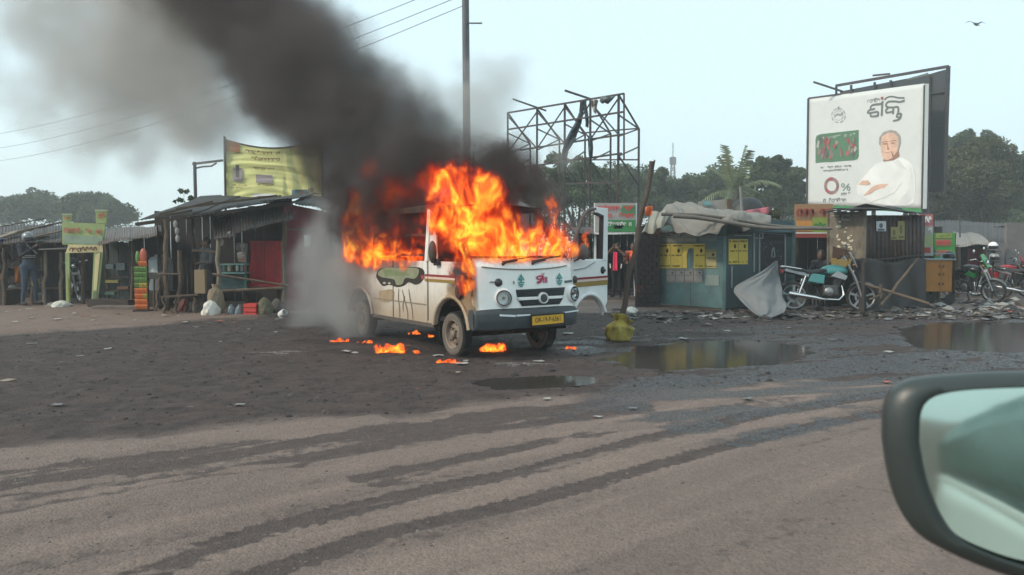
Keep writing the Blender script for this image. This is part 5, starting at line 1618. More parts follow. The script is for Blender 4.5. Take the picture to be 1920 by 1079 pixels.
rposter(1683, 415, 1696, 450, flat("olive yellow", (.36, .32, .10)), 3, flat("olive ink", (.15, .13, .04)))
MB().bar(RD(1622, 490, .05), RD(1732, 478, .05), .04).build("rail", WOOD_D, rk2)
for k in range(4): MB().bar(RD(1678 + 7 * k, 480, .06), RD(1676 + 7 * k, 458, .06), .05, .03).build("broken_slat", WOOD, rk2)
# dark netting round the base
NET = M("dark netting", (.060, .054, .054), .95, var=.35, scale=12, bump=.6)
def net_fn(u, v):
    x = 1600 + 136 * u
    y = 590 - (590 - 488 + 4 * math.sin(u * 9)) * v
    p = RD(max(x, 1622), y, .10 + .05 * math.sin(u * 21 + v * 3) + .08 * (1 - v)) + RO if x >= 1622 else RC(x, y, .10 + .08 * (1 - v)) + RO
    return p
mb = MB(); mb.grid(net_fn, 60, 12)
tag(mb.build("netting", NET, None, smooth=80, solid=.01), "dark sagging netting wrapped round rusty kiosk's base", "netting")
s6 = thing('market_stall', 'dark boarded stall behind the red and orange hoarding sign', 'stall', at0(1620, 22.5))
q = rel(s6)
planks(s6, zero(q(1478, 500, 22.8)), zero(q(1765, 500, 22.8)), 2.0, 16, DARK, seed=61)
sheet_roof(s6, q(1475, 446, 21.3), q(1765, 446, 21.3), q(1765, 436, 23.4), q(1475, 436, 23.4), 6, TIN_D, seed=62)
# leaning poles
for k, (a, b, r, lab, Y0, Y1) in enumerate((((1652, 572), (1722, 485), .035, "long pole leaning up against the orange cart", 16.6, 17.6), ((1622, 533), (1742, 570), .035, "pole lying slantwise down across the dark netting", 16.9, 16.2), ((1651, 533), (1652, 560), .03, "short upright stake before the netting", 16.5, 16.5), ((1630, 562), (1655, 552), .025, "short stick crossing behind the motorcycle wheel", 16.6, 16.6))):
    a_, b_ = P(*a, Y0), P(*b, Y1)
    tag(crooked(MB(), a_, b_, r, 200 + k, wob=.015).build("wooden_pole", WOOD, None, smooth=60), lab, "pole")
# red and yellow sign behind
def sign_px(label, x0, y0, x1, y1, Y, base, fields, texts, frame=None, skew=0):
    t = thing("shop_sign", label, "sign", at0((x0 + x1) / 2, Y))
    qq = rel(t)
    pf = lambda u, v, o=0.0: qq(x0 + (x1 - x0) * u, y1 + (y0 - y1) * v - skew * u, Y - o)
    MB().prism([pf(0, 0), pf(1, 0), pf(1, 1), pf(0, 1)], (0, .05, 0)).build("panel", base, t)
    for k, (u0, u1, v0, v1, mt) in enumerate(fields):
        MB().prism([pf(u0, v0, .01 + .004 * k), pf(u1, v0, .01 + .004 * k), pf(u1, v1, .01 + .004 * k), pf(u0, v1, .01 + .004 * k)], (0, .003, 0)).build("colour_field", mt, t)
    for (u0, v0, w_, h_, n, s, mt) in texts:
        m2 = MB(); glyphs(m2, lambda u, v, o=0.0: pf(u, v, .045), u0, v0, w_, h_, n, s, thick=.22); m2.build("lettering", mt, t)
    for u in (.06, .94): MB().bar(zero(pf(u, 0, -.08)), pf(u, 1, -.08), .07).build("post", WOOD_D, t)
    return t
ORG = flat("orange print", (.60, .26, .06)); LGRN = flat("lime print", (.36, .46, .08))
sign_px("red and orange hoarding sign between the two kiosks", 1491, 383, 1562, 446, 21.0, flat("tan orange", (.48, .26, .13)), [(.0, .55, .2, .5, ORG), (.45, 1, .1, .6, LGRN), (0, 1, 0, .12, flat("brick red", (.42, .07, .05))), (0, 1, .12, .16, PAPER)], [(.05, .62, .9, .28, 6, 61, flat("brick red", (.42, .07, .05))), (.5, .25, .45, .2, 4, 62, GREEN)])
sign_px("narrow red and white sign at rusty kiosk's right edge", 1724, 402, 1750, 480, 19.8, flat("pale sign", (.5, .48, .46)), [(0, 1, .72, 1, flat("rose", (.55, .20, .20))), (0, 1, .22, .5, flat("pale lime", (.42, .50, .25))), (0, .8, .05, .2, flat("brick red", (.42, .07, .05)))], [(.1, .55, .8, .14, 3, 63, PAPER), (.1, .78, .8, .16, 3, 64, PAPER)])
sign_px("green sign with red panels behind the orange cart", 1753, 437, 1791, 486, 20.6, flat("leaf green", (.08, .36, .08)), [(.05, .85, .80, .98, flat("yellow green", (.46, .50, .06))), (.05, .8, .50, .75, flat("salmon", (.50, .22, .15))), (.05, .8, .12, .34, flat("salmon", (.50, .22, .15)))], [(.1, .55, .65, .16, 4, 65, RED), (.1, .16, .65, .14, 4, 66, RED), (.1, .84, .7, .1, 5, 67, GREEN)])
# orange cart
ct = thing("vendor_cart", "orange wooden vendor's cart with pale rail and two doors", "cart", at0(1757, 19.6))
q = rel(ct)
OR_ = M("orange painted panel", (.50, .21, .035), .55, var=.14, grime=.3, streak=True)
x0, x1 = q(1726, 500, 19.6).x, q(1788, 500, 19.6).x
zt, zb = q(0, 488, 19.6).z, q(0, 547, 19.6).z
for i, (a, b) in enumerate(((x0, x0 + .50), (x0 + .51, x1))):
    MB().prism([(a + (.14 if i == 0 else 0), 0, zb), (b, 0, zb), (b, 0, zt), (a, 0, zt)], (0, .03, 0)).build("door", OR_, ct)
    for z in (.25, .55, .8):
        MB().box((b - .03 if i == 0 else a + .05, -.015, zb + (zt - zb) * z), (.04, .02, .06)).build("hinge", flat("rust hinge", (.22, .10, .03)), ct)
MB().prism([(x1, 0, zb), (x1, .6, zb), (x1, .6, zt), (x1, 0, zt)], (-.03, 0, 0)).build("side_panel", OR_, ct)
MB().prism([(x0 + .10, .6, zb), (x1, .6, zb), (x1, .6, zt), (x0, .6, zt)], (0, .03, 0)).build("back_panel", OR_, ct)
MB().box(((x0 + x1) / 2, .3, zt + .02), (x1 - x0 + .08, .7, .035)).build("counter_top", flat("pale blue edge", (.34, .46, .48)), ct)
PBL = flat("pale blue edge", (.34, .46, .48))
for a, b in (((x0, -.02, zt), (x0, -.02, zt + .16)), ((x1, -.02, zt), (x1, -.02, zt + .16)), ((x0 + .5, -.02, zt), (x0 + .5, -.02, zt + .16)), ((x0, -.02, zt + .16), (x1, -.02, zt + .16)), ((x0, .62, zt), (x0, .62, zt + .16)), ((x1, .62, zt), (x1, .62, zt + .16)), ((x0, .62, zt + .16), (x1, .62, zt + .16))):
    MB().bar(a, b, .025).build("rail", PBL, ct)
for x in (x0 + .14, x1 - .05):
    for y in (.05, .55): MB().bar((x, y, 0), (x, y, zb), .05).build("leg", WOOD, ct)
for x in (x0 + .2, x1 - .1):
    m2 = MB(); m2.lathe([(.0, -.02), (.12, -.02), (.13, 0), (.12, .02), (0, .02)], (x, -.04, .13), (0, 1, 0), 16); m2.build("wheel", BLACK, ct, smooth=50)
# dark shed row at the right
sh = thing("market_stall", "long dark shed with tin roofs at right photo edge", "stall", at0(1850, 25))
q = rel(sh)
planks(sh, zero(q(1742, 500, 27.5)), zero(q(2050, 500, 27.5)), 2.1, 26, DARK, seed=51)
sheet_roof(sh, q(1735, 455, 24.5), q(2060, 462, 24.5), q(2060, 424, 28.5), q(1735, 415, 28.5), 8, TIN_D, seed=52)
sheet_roof(sh, q(1790, 463, 22.5), q(1858, 459, 22.5), q(1836, 440, 25), q(1788, 437, 25), 2, M("pale tin", (.34, .31, .28), .6, .2, var=.2), seed=53, name="awning_sheet")
for k, (x, Y) in enumerate(((1795, 22.6), (1850, 22.6), (1798, 27), (1905, 24.6), (1960, 24.6))): post(sh, zero(q(x, 560, Y)), q(x, 460, Y), .05, 230 + k)
post(sh, zero(q(1800, 500, 24)), q(1799, 405, 24), .03, 240, STEEL, "thin_post")
MB().prism([zero(q(1886, 500, 24)) + Vector((0, 0, .9)), zero(q(1960, 500, 24)) + Vector((0, 0, .9)), q(1960, 418, 24), q(1888, 418, 24)], (0, .1, 0)).build("pale_panel", M("grey plaster", (.22, .20, .20), .85, var=.2), sh)
MB().prism([zero(q(1866, 500, 23.8)), zero(q(1884, 500, 23.8)), q(1884, 455, 23.8), q(1868, 455, 23.8)], (0, .1, 0)).build("grey_pillar", M("grey plaster", (.22, .20, .20)), sh)
MB().prism([q(1816, 500, 22.9), q(1844, 500, 22.9), q(1844, 466, 22.9), q(1818, 466, 22.9)], (0, .06, 0)).build("red_cupboard", flat("dark red cupboard", (.17, .035, .045)), sh)
MB().prism([q(1846, 515, 22.7), q(1858, 515, 22.7), q(1858, 462, 22.7), q(1846, 462, 22.7)], (0, .06, 0)).build("teal_rack", TEAL_SHADED, sh)
for k in range(5): MB().bar(q(1846, 468 + k * 10, 22.65), q(1858, 468 + k * 10, 22.65), .03).build("rack_shelf", TEALP, sh)
tree_px("small shrub behind the pink cloth and kiosk roof", 1440, 23, [(1425, 398, 12, 0), (1450, 404, 10, 0)], 29, mat=LEAF_B, leaf=.12, n=300, trunk_r=.04)
# ================================================================ the burning van
VC = Vector((-.14, 10.69, 0)); VTH = R(33.8)
VMAT = Matrix.Translation(VC) @ Matrix.Rotation(VTH, 4, "Z"); VINV = VMAT.inverted()
van = thing("burning_van", "white passenger van on fire, its windows gone and front door open", "van", VC, VTH)
W2, FO_, LW, RO_ = .77, .70, 2.9, .60          # half width, front overhang, wheelbase, rear overhang
def vplane(px, py, o, n):
    """where the sight line meets a plane given in the van's own frame"""
    e, d = VINV @ EYE, VINV.to_3x3() @ ray(px, py)
    o, n = Vector(o), Vector(n)
    return e + d * ((o - e).dot(n) / d.dot(n))
VS = lambda px, py, o=0.0: vplane(px, py, (-W2 - o, 0, 0), (1, 0, 0))
def front_y(x, z):
    y = -FO_ + .10 * (abs(x) / W2) ** 2.5
    if z > .62: y += .02 + (z - .62) * .10
    if z > 1.17: y += (z - 1.17) * .9
    return y
def VF(px, py, o=0.0):
    p = vplane(px, py, (0, -FO_ + .05, 0), (0, 1, 0))
    for _ in range(4):
        y = front_y(p.x, p.z)
        p = vplane(px, py, (0, y, 0), (0, 1, 0))
    return Vector((p.x, front_y(p.x, p.z) - o, p.z))
def burnt_paint():
    """white paint, dusty low down; scorched where the fire has been: round the cab side and under the windows"""
    m = bpy.data.materials.new("scorched white paint")
    m.use_nodes = True
    N, L = m.node_tree.nodes, m.node_tree.links
    b = N["Principled BSDF"]
    b.inputs["Roughness"].default_value = .38
    b.inputs["Coat Weight"].default_value = .25
    tc = N.new("ShaderNodeTexCoord")
    sp = N.new("ShaderNodeSeparateXYZ")
    L.new(tc.outputs["Object"], sp.inputs[0])
    def math_(op, x, y, c=False):
        n = N.new("ShaderNodeMath"); n.operation = op; n.use_clamp = c
        for i, v in enumerate((x, y)):
            if isinstance(v, (int, float)): n.inputs[i].default_value = v
            else: L.new(v, n.inputs[i])
        return n.outputs[0]
    def noise(sc, vec=(1, 1, 1)):
        n = N.new("ShaderNodeTexNoise"); n.inputs["Scale"].default_value = sc; n.inputs["Detail"].default_value = 8; n.inputs["Roughness"].default_value = .65
        mp = N.new("ShaderNodeMapping"); mp.inputs["Scale"].default_value = vec
        L.new(tc.outputs["Object"], mp.inputs[0]); L.new(mp.outputs[0], n.inputs["Vector"])
        return n.outputs[0]
    def rng(v, a, b_, c=0.0, d=1.0):
        r = N.new("ShaderNodeMapRange"); r.interpolation_type = "SMOOTHSTEP"
        for k, x in zip(("From Min", "From Max", "To Min", "To Max"), (a, b_, c, d)): r.inputs[k].default_value = x
        L.new(v, r.inputs["Value"]); return r.outputs[0]
    def mix(f, a, c):
        n = N.new("ShaderNodeMix"); n.data_type = "RGBA"
        for i, v in ((0, f), (6, a), (7, c)):
            if isinstance(v, tuple): n.inputs[i].default_value = (*v, 1)
            elif isinstance(v, (int, float)): n.inputs[i].default_value = v
            else: L.new(v, n.inputs[i])
        return n.outputs[2]
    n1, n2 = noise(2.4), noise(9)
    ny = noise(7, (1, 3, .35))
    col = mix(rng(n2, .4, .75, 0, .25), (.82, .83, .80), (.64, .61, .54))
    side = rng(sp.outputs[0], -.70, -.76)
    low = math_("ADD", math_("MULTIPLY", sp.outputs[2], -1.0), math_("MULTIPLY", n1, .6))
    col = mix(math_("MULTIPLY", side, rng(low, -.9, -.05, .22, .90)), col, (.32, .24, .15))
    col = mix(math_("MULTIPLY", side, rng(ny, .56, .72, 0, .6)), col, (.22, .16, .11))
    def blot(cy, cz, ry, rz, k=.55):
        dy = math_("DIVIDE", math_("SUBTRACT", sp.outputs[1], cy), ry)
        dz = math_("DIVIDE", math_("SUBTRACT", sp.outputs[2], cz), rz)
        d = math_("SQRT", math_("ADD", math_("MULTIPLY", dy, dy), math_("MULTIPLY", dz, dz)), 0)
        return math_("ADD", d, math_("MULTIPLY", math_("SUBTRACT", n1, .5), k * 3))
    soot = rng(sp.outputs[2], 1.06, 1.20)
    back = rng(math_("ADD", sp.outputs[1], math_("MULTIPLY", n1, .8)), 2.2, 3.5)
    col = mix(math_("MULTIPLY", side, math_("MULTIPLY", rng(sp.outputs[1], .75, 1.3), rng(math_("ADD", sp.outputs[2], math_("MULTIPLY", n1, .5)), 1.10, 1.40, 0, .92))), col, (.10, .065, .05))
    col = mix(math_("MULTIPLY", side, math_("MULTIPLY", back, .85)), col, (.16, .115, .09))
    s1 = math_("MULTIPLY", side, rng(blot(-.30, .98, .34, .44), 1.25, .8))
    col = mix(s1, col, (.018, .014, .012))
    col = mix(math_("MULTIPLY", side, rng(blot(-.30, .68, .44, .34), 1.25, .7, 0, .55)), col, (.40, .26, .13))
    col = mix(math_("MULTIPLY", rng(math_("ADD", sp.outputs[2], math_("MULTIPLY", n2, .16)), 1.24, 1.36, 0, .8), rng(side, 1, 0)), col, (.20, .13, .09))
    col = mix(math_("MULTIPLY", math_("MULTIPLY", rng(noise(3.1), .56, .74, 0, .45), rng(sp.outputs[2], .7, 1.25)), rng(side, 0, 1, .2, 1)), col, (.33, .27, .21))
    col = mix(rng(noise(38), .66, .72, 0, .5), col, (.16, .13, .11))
    L.new(col, b.inputs["Base Color"])
    return m
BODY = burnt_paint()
CHAR = M("charred metal", (.030, .024, .021), .85, var=.5, bump=.4, rust=.35)
BUMP = M("grey bumper plastic", (.055, .068, .075), .55, var=.15, bump=.08, grime=.25, grime_col=(.14, .13, .12))
UNDER = M("underbody", (.020, .019, .019), .9, var=.3, bump=.2)
SILL = 1.22
def arc(cy, cz, r, a0, a1, n=14): return [(cy + r * math.cos(a0 + (a1 - a0) * k / n), cz + r * math.sin(a0 + (a1 - a0) * k / n)) for k in range(n + 1)]
def side_panel(name, outline, x=-W2, th=.035, mat=BODY, par=van):
    s = 1 if x < 0 else -1
    return MB().prism([(x, y, z) for y, z in outline], (s * th, 0, 0)).build(name, mat, par, bevel=.008)
AR = .43
# near side: cab door, then the long rear panel
def a_cut(cy, zb=.38, r=AR, cz=.31):
    t = math.asin((zb - cz) / r)
    return arc(cy, cz, r, math.pi - t, t)          # from rear foot... (larger y first is at angle 0)
fr_arc = arc(0, .31, AR, math.asin(.07 / AR), math.pi - math.asin(.07 / AR))       # y from +r to -r
side_panel("cab_door", [(.66, .38)] + fr_arc + [(-.52, .40), (-.56, .64), (-.52, 1.10), (-.40, SILL), (.66, SILL)])
rr_arc = arc(LW, .31, AR, math.asin(.07 / AR), math.pi - math.asin(.07 / AR))
side_panel("side_panel", [(LW + RO_, .45)] + rr_arc + [(.672, .38), (.672, SILL), (LW + RO_, SILL)])
side_panel("far_panel", [(LW + RO_, .45)] + rr_arc + [(.75, .38), (.75, SILL), (LW + RO_, SILL)], W2)
# wheel arch lips, seams and swage lines stand proud of the panels
for cy in (0, LW):
    pts = [(-W2 - .008, y, z) for y, z in arc(cy, .31, AR + .035, .15, math.pi - .15, 18)]
    mb = MB(); mb.tube(pts, .032, 8); mb.build("wheel_arch", BODY, van, smooth=60)
for zz in (.63,): MB().bar((-W2 - .004, .70, zz), (-W2 - .004, LW - .47, zz), .012, .014).build("swage_line", M("seam shade", (.30, .25, .19)), van)
for yy, z0, z1 in ((1.72, .38, SILL), (.63, .42, SILL)): MB().bar((-W2 - .003, yy, z0), (-W2 - .003, yy, z1), .010, .012).build("door_seam", M("seam dark", (.10, .08, .06)), van)
MB().bar((-W2 + .02, .46, .36), (-W2 + .02, LW - .45, .36), .06, .05).build("side_sill", M("rocker", (.12, .10, .085), .8), van)
# front shell
mb = MB()
def shell(u, v):
    x = -W2 + 2 * W2 * u
    z = .60 + (1.27 - .60) * v
    return Vector((x, front_y(x, z) + .0165, z))
mb.grid(shell, 40, 24)
mb.build("front_shell", BODY, van, smooth=50, solid=.03)
mb = MB()
for s in (-1, 1):
    pts = [(s * W2, front_y(s * W2, z) + .012, z) for z in (.60, .8, 1.0, 1.17, 1.27)]
    pts2 = [(s * W2, -.50, z) for z in (.60, .8, 1.0, 1.17, 1.27)]
    for i in range(4): mb.quad(pts[i], pts[i + 1], pts2[i + 1], pts2[i])
    mb.build("front_corner", BODY, van, smooth=50, solid=.02); mb = MB()
# raised nose panel line under the windscreen
MB().tube([Vector((x, front_y(x, 1.165 - .04 * (1 - (x / .66) ** 2)) - .006, 1.165 - .04 * (1 - (x / .66) ** 2))) for x in np.linspace(-.66, .66, 20)], .008, 6).build("bonnet_seam", M("seam shade", (.30, .25, .19)), van)
MB().tube([Vector((x, front_y(x, 1.27) + .015, 1.275)) for x in np.linspace(-.76, .76, 16)], .022, 8).build("windscreen_rubber", CHAR, van)
# bumper
mb = MB()
def bump_fn(u, v):
    x = -W2 - .02 + (2 * W2 + .04) * u
    prof = [(.02, .385), (-.035, .40), (-.05, .50), (-.035, .60), (.02, .635)]
    t = v * 4; i = min(int(t), 3); f = t - i
    dy, z = prof[i][0] + (prof[i + 1][0] - prof[i][0]) * f, prof[i][1] + (prof[i + 1][1] - prof[i][1]) * f
    return Vector((x, -FO_ + .12 * (abs(x) / W2) ** 3 + dy + .011, z))
mb.grid(bump_fn, 40, 12)
mb.build("bumper", BUMP, van, smooth=50, solid=.02)
for s in (-1, 1):
    MB().prism([(s * (W2 + .018), -FO_ + .12, .39), (s * (W2 + .018), -.44, .42), (s * (W2 + .018), -.46, .63), (s * (W2 + .018), -FO_ + .13, .63)], (-s * .03, 0, 0)).build("bumper_return", BUMP, van)
# grille
GR = M("grille black", (.018, .024, .028), .55, var=.2)
def fpoly(name, pts, mat, o, th=.015, par=van):
    return MB().prism([VF(x, y, o) for x, y in pts], (0, th, 0)).build(name, mat, par)
zg = lambda pts: zoomed(pts, 915, 490, 8.3)
def fill(p, n=8):
    out = []
    for i in range(len(p)):
        a, b_ = p[i], p[(i + 1) % len(p)]
        out += [(a[0] + (b_[0] - a[0]) * k / n, a[1] + (b_[1] - a[1]) * k / n) for k in range(n)]
    return out
def fgrid(name, a, b_, c, d, mat, o, nu=14, nv=6):
    """curved patch on the nose between four photograph corners"""
    m2 = MB(); m2.grid(lambda u, v: VF((a[0] * (1 - u) + b_[0] * u) * (1 - v) + (d[0] * (1 - u) + c[0] * u) * v, (a[1] * (1 - u) + b_[1] * u) * (1 - v) + (d[1] * (1 - u) + c[1] * u) * v, o), nu, nv)
    return m2.build(name, mat, van, smooth=60, solid=.008)
g = zg([(430, 445), (1190, 405), (1165, 535), (450, 560), (475, 615), (1160, 575), (1105, 668), (525, 700)])
fgrid("upper_grille", g[0], g[1], g[2], g[3], GR, .008)
fgrid("lower_grille", g[4], g[5], g[6], g[7], GR, .008)
fgrid("grille_bar", *zg([(440, 565), (1170, 532), (1165, 575), (460, 612)]), WHITE, .022)
for k in range(3):
    y0 = 470 + k * 24
    fgrid("grille_slat", *zg([(455, y0 + 3), (1172, y0 - 36), (1172, y0 - 30), (455, y0 + 9)]), M("slat grey", (.045, .055, .06)), .016, 14, 1)
for k in range(2):
    y0 = 640 + k * 26
    fgrid("grille_slat", *zg([(505 + k * 12, y0), (1130 - k * 14, y0 - 38), (1130 - k * 14, y0 - 32), (505 + k * 12, y0 + 6)]), M("slat grey", (.045, .055, .06)), .016, 14, 1)
def disc(name, px, py, r, prof, mat, o=.0, n=28, ax=(0, -1, .1), par=van):
    m2 = MB(); m2.lathe([(a * r, b_) for a, b_ in prof], VF(px, py, o), ax, n)
    return m2.build(name, mat, par, smooth=50)
c = zg([(840, 575)])[0]
em = disc("round_badge", *c, .072, [(0, .028), (.78, .028), (.85, .04), (1.0, .035), (1.05, .0)], WHITE, .012)
disc("badge_centre", *c, .052, [(0, .006), (1, .004), (1.02, 0)], M("badge grey", (.06, .075, .08), .35, .4), .042, par=van)
# headlights
LENS = M("headlamp reflector", (.62, .66, .68), .10, 1.0, var=.1, bump=.0)
GLASS = bpy.data.materials.new("lamp glass"); GLASS.use_nodes = True
_g = GLASS.node_tree.nodes["Principled BSDF"]; _g.inputs["Roughness"].default_value = .03; _g.inputs["Transmission Weight"].default_value = 1; _g.inputs["IOR"].default_value = 1.2; _g.inputs["Base Color"].default_value = (.9, .95, .97, 1)
for (zx, zy), s in (((235, 575), -1), ((1308, 505), 1)):
    px, py = zg([(zx, zy)])[0]
    sgn = (s * .35, -1, .06)
    disc("lamp_surround", px, py, .115, [(.80, .03), (.86, .045), (1.0, .028), (1.12, -.01)], WHITE, .0, ax=sgn)
    hl = disc("headlight", px, py, .094, [(0, -.05), (.35, -.045), (.7, -.02), (.95, .02), (1.0, .034)], LENS, .012, ax=sgn)
    disc("lamp_rim", px, py, .096, [(.90, .03), (.95, .044), (1.02, .036), (1.05, .02)], BLACKP, .012, ax=sgn)
    disc("lamp_lens", px, py, .090, [(0, .046), (.5, .042), (.9, .030), (1.0, .022)], GLASS, .012, ax=sgn)
    disc("bulb", px, py, .018, [(0, .03), (.7, .025), (1, .0), (1, -.03)], M("bulb amber", (.35, .26, .14), .2), .012, ax=sgn)
for (zx, zy), s in (((160, 335), -1), ((1350, 285), 1)):
    px, py = zg([(zx, zy)])[0]
    disc("indicator", px, py, .052, [(0, .018), (.7, .016), (.95, .008), (1.0, 0)], M("smoked lens", (.05, .045, .048), .3), .004, ax=(s * .3, -1, .05))
a, b_ = zg([(20, 325), (115, 325)])
MB().bar(VF(*a, .02), VF(*b_, .02), .012).build("indicator_stalk", BLACKP, van)
a, b_ = zg([(1192, 322), (1296, 310)])
MB().bar(VF(*a, .006), VF(*b_, .006), .012, .03).build("model_mark", flat("slate mark", (.12, .16, .18)), van)
a, b_ = zg([(395, 310), (405, 355)])
MB().bar(VF(*a, .006), VF(*b_, .006), .02, .012).build("paint_chip", flat("slate mark", (.12, .16, .18)), van)
# painted lettering and emblems on the nose
nrm_f = Vector((0, -1, .1)).normalized()
REDP = flat("crimson lettering", (.55, .03, .10)); TEALI = flat("teal emblem", (.05, .36, .33))
def nose_strokes(name, strokes, mat, o=.010, halo=None):
    m2 = MB()
    for k, (pts, w) in enumerate(strokes):
        pts = smooth_px(zg(pts))
        m2.ribbon([VF(x, y, o + .0006 * k) for x, y in pts], w / 8.3 * 10.3 / FPX, nrm_f)
    return m2.build(name, mat, van)
MAS = [([(745, 262), (775, 238), (830, 232), (862, 232)], 22), ([(755, 265), (790, 285), (825, 268), (850, 240), (830, 290), (760, 330)], 20), ([(752, 330), (790, 338), (830, 300), (852, 250), (858, 335)], 18), ([(880, 240), (882, 335)], 20), ([(905, 245), (908, 335)], 20)]
nose_strokes("lettering_halo", [(p, w + 16) for p, w in MAS], flat("pale pink halo", (.70, .55, .58)), .0065)
nose_strokes("lettering", MAS + [([(822, 192), (845, 205), (870, 192)], 12), ([(856, 180), (858, 186)], 14)], REDP)
for cx, cy, k in ((508, 285, 1), (1105, 262, .92)):
    st = []
    for (dx0, y0, dx1, y1, w) in ((0, -85, 0, -70, 18), (-22, -48, 22, -48, 26), (-40, -20, 40, -22, 28), (-50, 4, 50, 0, 24), (-46, 52, 52, 46, 22), (-38, 84, 40, 78, 24), (-18, 108, 24, 104, 18), (0, -70, 0, 40, 24)):
        st.append(([(cx + dx0 * k, cy + y0 * k), (cx + (dx0 + dx1) / 2 * k, cy + (y0 + y1) / 2 * k + 3), (cx + dx1 * k, cy + y1 * k)], w * k))
    nose_strokes("teal_emblem", st, TEALI, .009)
    nose_strokes("emblem_highlight", [([(cx - 24 * k, cy - 10), (cx - 5, cy - 25)], 8), ([(cx + 12 * k, cy + 4), (cx + 26 * k, cy - 14)], 8), ([(cx - 14 * k, cy + 66), (cx + 16 * k, cy + 62)], 9)], flat("pale halo", (.55, .68, .68)), .016)
# bumper strips, plate
def VB(px, py, o=0.0):
    p = vplane(px, py, (0, -FO_ - .05, 0), (0, 1, 0))
    for _ in range(3):
        p = vplane(px, py, (0, -FO_ + .12 * (abs(p.x) / W2) ** 3 - .05, 0), (0, 1, 0))
    return p + Vector((0, -o, 0))
REFL = M("white reflective strip", (.72, .76, .78), .3, var=.05)
for a, b_, c, d in (((180, 828), (428, 838), (425, 870), (180, 858)), ((442, 834), (655, 824), (655, 848), (442, 862)), ((1150, 795), (1405, 755), (1402, 780), (1150, 812))):
    p = zg([a, b_, c, d])
    m2 = MB(); m2.grid(lambda u, v: VB((p[0][0] * (1 - u) + p[1][0] * u) * (1 - v) + (p[3][0] * (1 - u) + p[2][0] * u) * v, (p[0][1] * (1 - u) + p[1][1] * u) * (1 - v) + (p[3][1] * (1 - u) + p[2][1] * u) * v, .006), 8, 1)
    m2.build("reflector_strip", REFL, van, solid=.006)
pc_ = zg([(660, 838), (1150, 812), (1150, 968), (660, 1003)])
pl_c = VB(*zg([(905, 905)])[0], .035)
pw, ph = (VB(*pc_[1]) - VB(*pc_[0])).length, (VB(*pc_[0]) - VB(*pc_[3])).length
prot = Matrix.Rotation(R(-1.2), 4, "Y")
plate = MB().box((0, 0, 0), (pw, .012, ph)).build("number_plate", flat("plate yellow", (.72, .40, .025), .4), van, bevel=.004)
plate.matrix_local = Matrix.Translation(pl_c) @ prot
fr2 = MB()
for s in (-1, 1):
    fr2.box((s * pw / 2, -.004, 0), (.018, .018, ph + .018)); fr2.box((0, -.0045, s * ph / 2), (pw - .02, .018, .018))
fr2.build("plate_frame", BLACKP, plate)
text_mesh("OR-19-P-6361", ph * .62, INK, "plate_lettering", plate, Matrix.Translation((0, -.0085, 0)) @ Matrix.Rotation(math.pi / 2, 4, "X") @ Matrix.Diagonal((pw * .94 / (ph * .62 * 6.9), 1.05, 1, 1)))
# wipers
for (a, b_) in (((205, 50), (420, -10)), ((670, 40), (860, -20))):
    p, r_ = zg([a, b_])
    MB().tube([VF(*p, .03), VF(p[0] + 4, p[1] - 4, .05), VF(*r_, .05)], [.02, .016, .010], 7).build("wiper", BLACKP, van, smooth=50)
    e = VF(*r_, .05)
    MB().bar(e + Vector((-.22, 0, -.015)), e + Vector((.26, .02, .05)), .014).build("wiper_blade", BLACKP, van)
# stripes on the cab side, green daub under the windows
for (za, zb_, y0, y1, cl) in ((1.015, 1.045, -.10, .72, (.30, .03, .03)), (.985, 1.012, -.10, .72, (.62, .45, .38)), (.945, .982, -.10, .72, (.34, .22, .04))):
    MB().prism([(-W2 - .006, y0, za), (-W2 - .006, y1, za), (-W2 - .006, y1, zb_), (-W2 - .006, y0, zb_)], (.004, 0, 0)).build("side_stripe", flat("stripe %d" % (cl[0] * 100), cl), van)
zs = lambda pts: zoomed(pts, 600, 440, 4.15)
def spoly(name, pts, mat, o): return MB().prism([VS(x, y, o) for x, y in smooth_px(pts + [pts[0]], 3)[:-1]], (.003, 0, 0)).build(name, mat, van)
spoly("black_daub", zs([(446, 290), (480, 262), (620, 255), (770, 256), (812, 296), (792, 365), (745, 392), (690, 372), (655, 398), (600, 410), (540, 392), (490, 402), (455, 362), (436, 325)]), M("soot black", (.040, .034, .029), .9, var=.6, scale=9), .004)
spoly("green_daub", zs([(455, 290), (500, 262), (620, 258), (750, 262), (768, 300), (735, 345), (665, 338), (640, 385), (595, 392), (575, 350), (490, 335), (452, 315)]), M("pale green daub", (.30, .33, .21), .7, var=.3, scale=7, grime=.5, grime_col=(.16, .20, .10)), .009)
for k, (x, y, w) in enumerate(((500, 378, 14), (538, 380, 13))): spoly("pale_spot", zs([(x - w, y), (x, y - 9), (x + w, y), (x, y + 9)]), flat("pale spot", (.5, .48, .4)), .011)
m2 = MB()
for k in range(5):
    a, b_ = zs([(480 + k * 6, 274 + k * 11), (560 + k * 34, 276 + k * 9)])
    m2.ribbon([VS(*a, .0125), VS(*b_, .0125)], .012, (-1, 0, 0))
m2.build("daub_stroke", flat("green stroke", (.20, .29, .12)), van)
m2 = MB()
for pts in ([(612, 420), (610, 500), (618, 570), (620, 650)], [(640, 430), (655, 500), (680, 600), (682, 660)], [(690, 425), (702, 510), (716, 580), (722, 665)], [(660, 480), (646, 540), (648, 600)]):
    pts = smooth_px(zs(pts)); n_ = len(pts)
    m2.ribbon([VS(x, y, .005) for x, y in pts], [.030 * (.4 + .6 * math.sin(3.1 * k / n_ + .2)) for k in range(n_)], (-1, 0, 0))
m2.build("drip_stain", M("brown drip", (.23, .16, .10), .8, var=.3), van)
spoly("tan_patch", zs([(460, 440), (570, 430), (560, 515), (465, 520)]), M("tan stain", (.42, .32, .20), .7, var=.3), .0045)
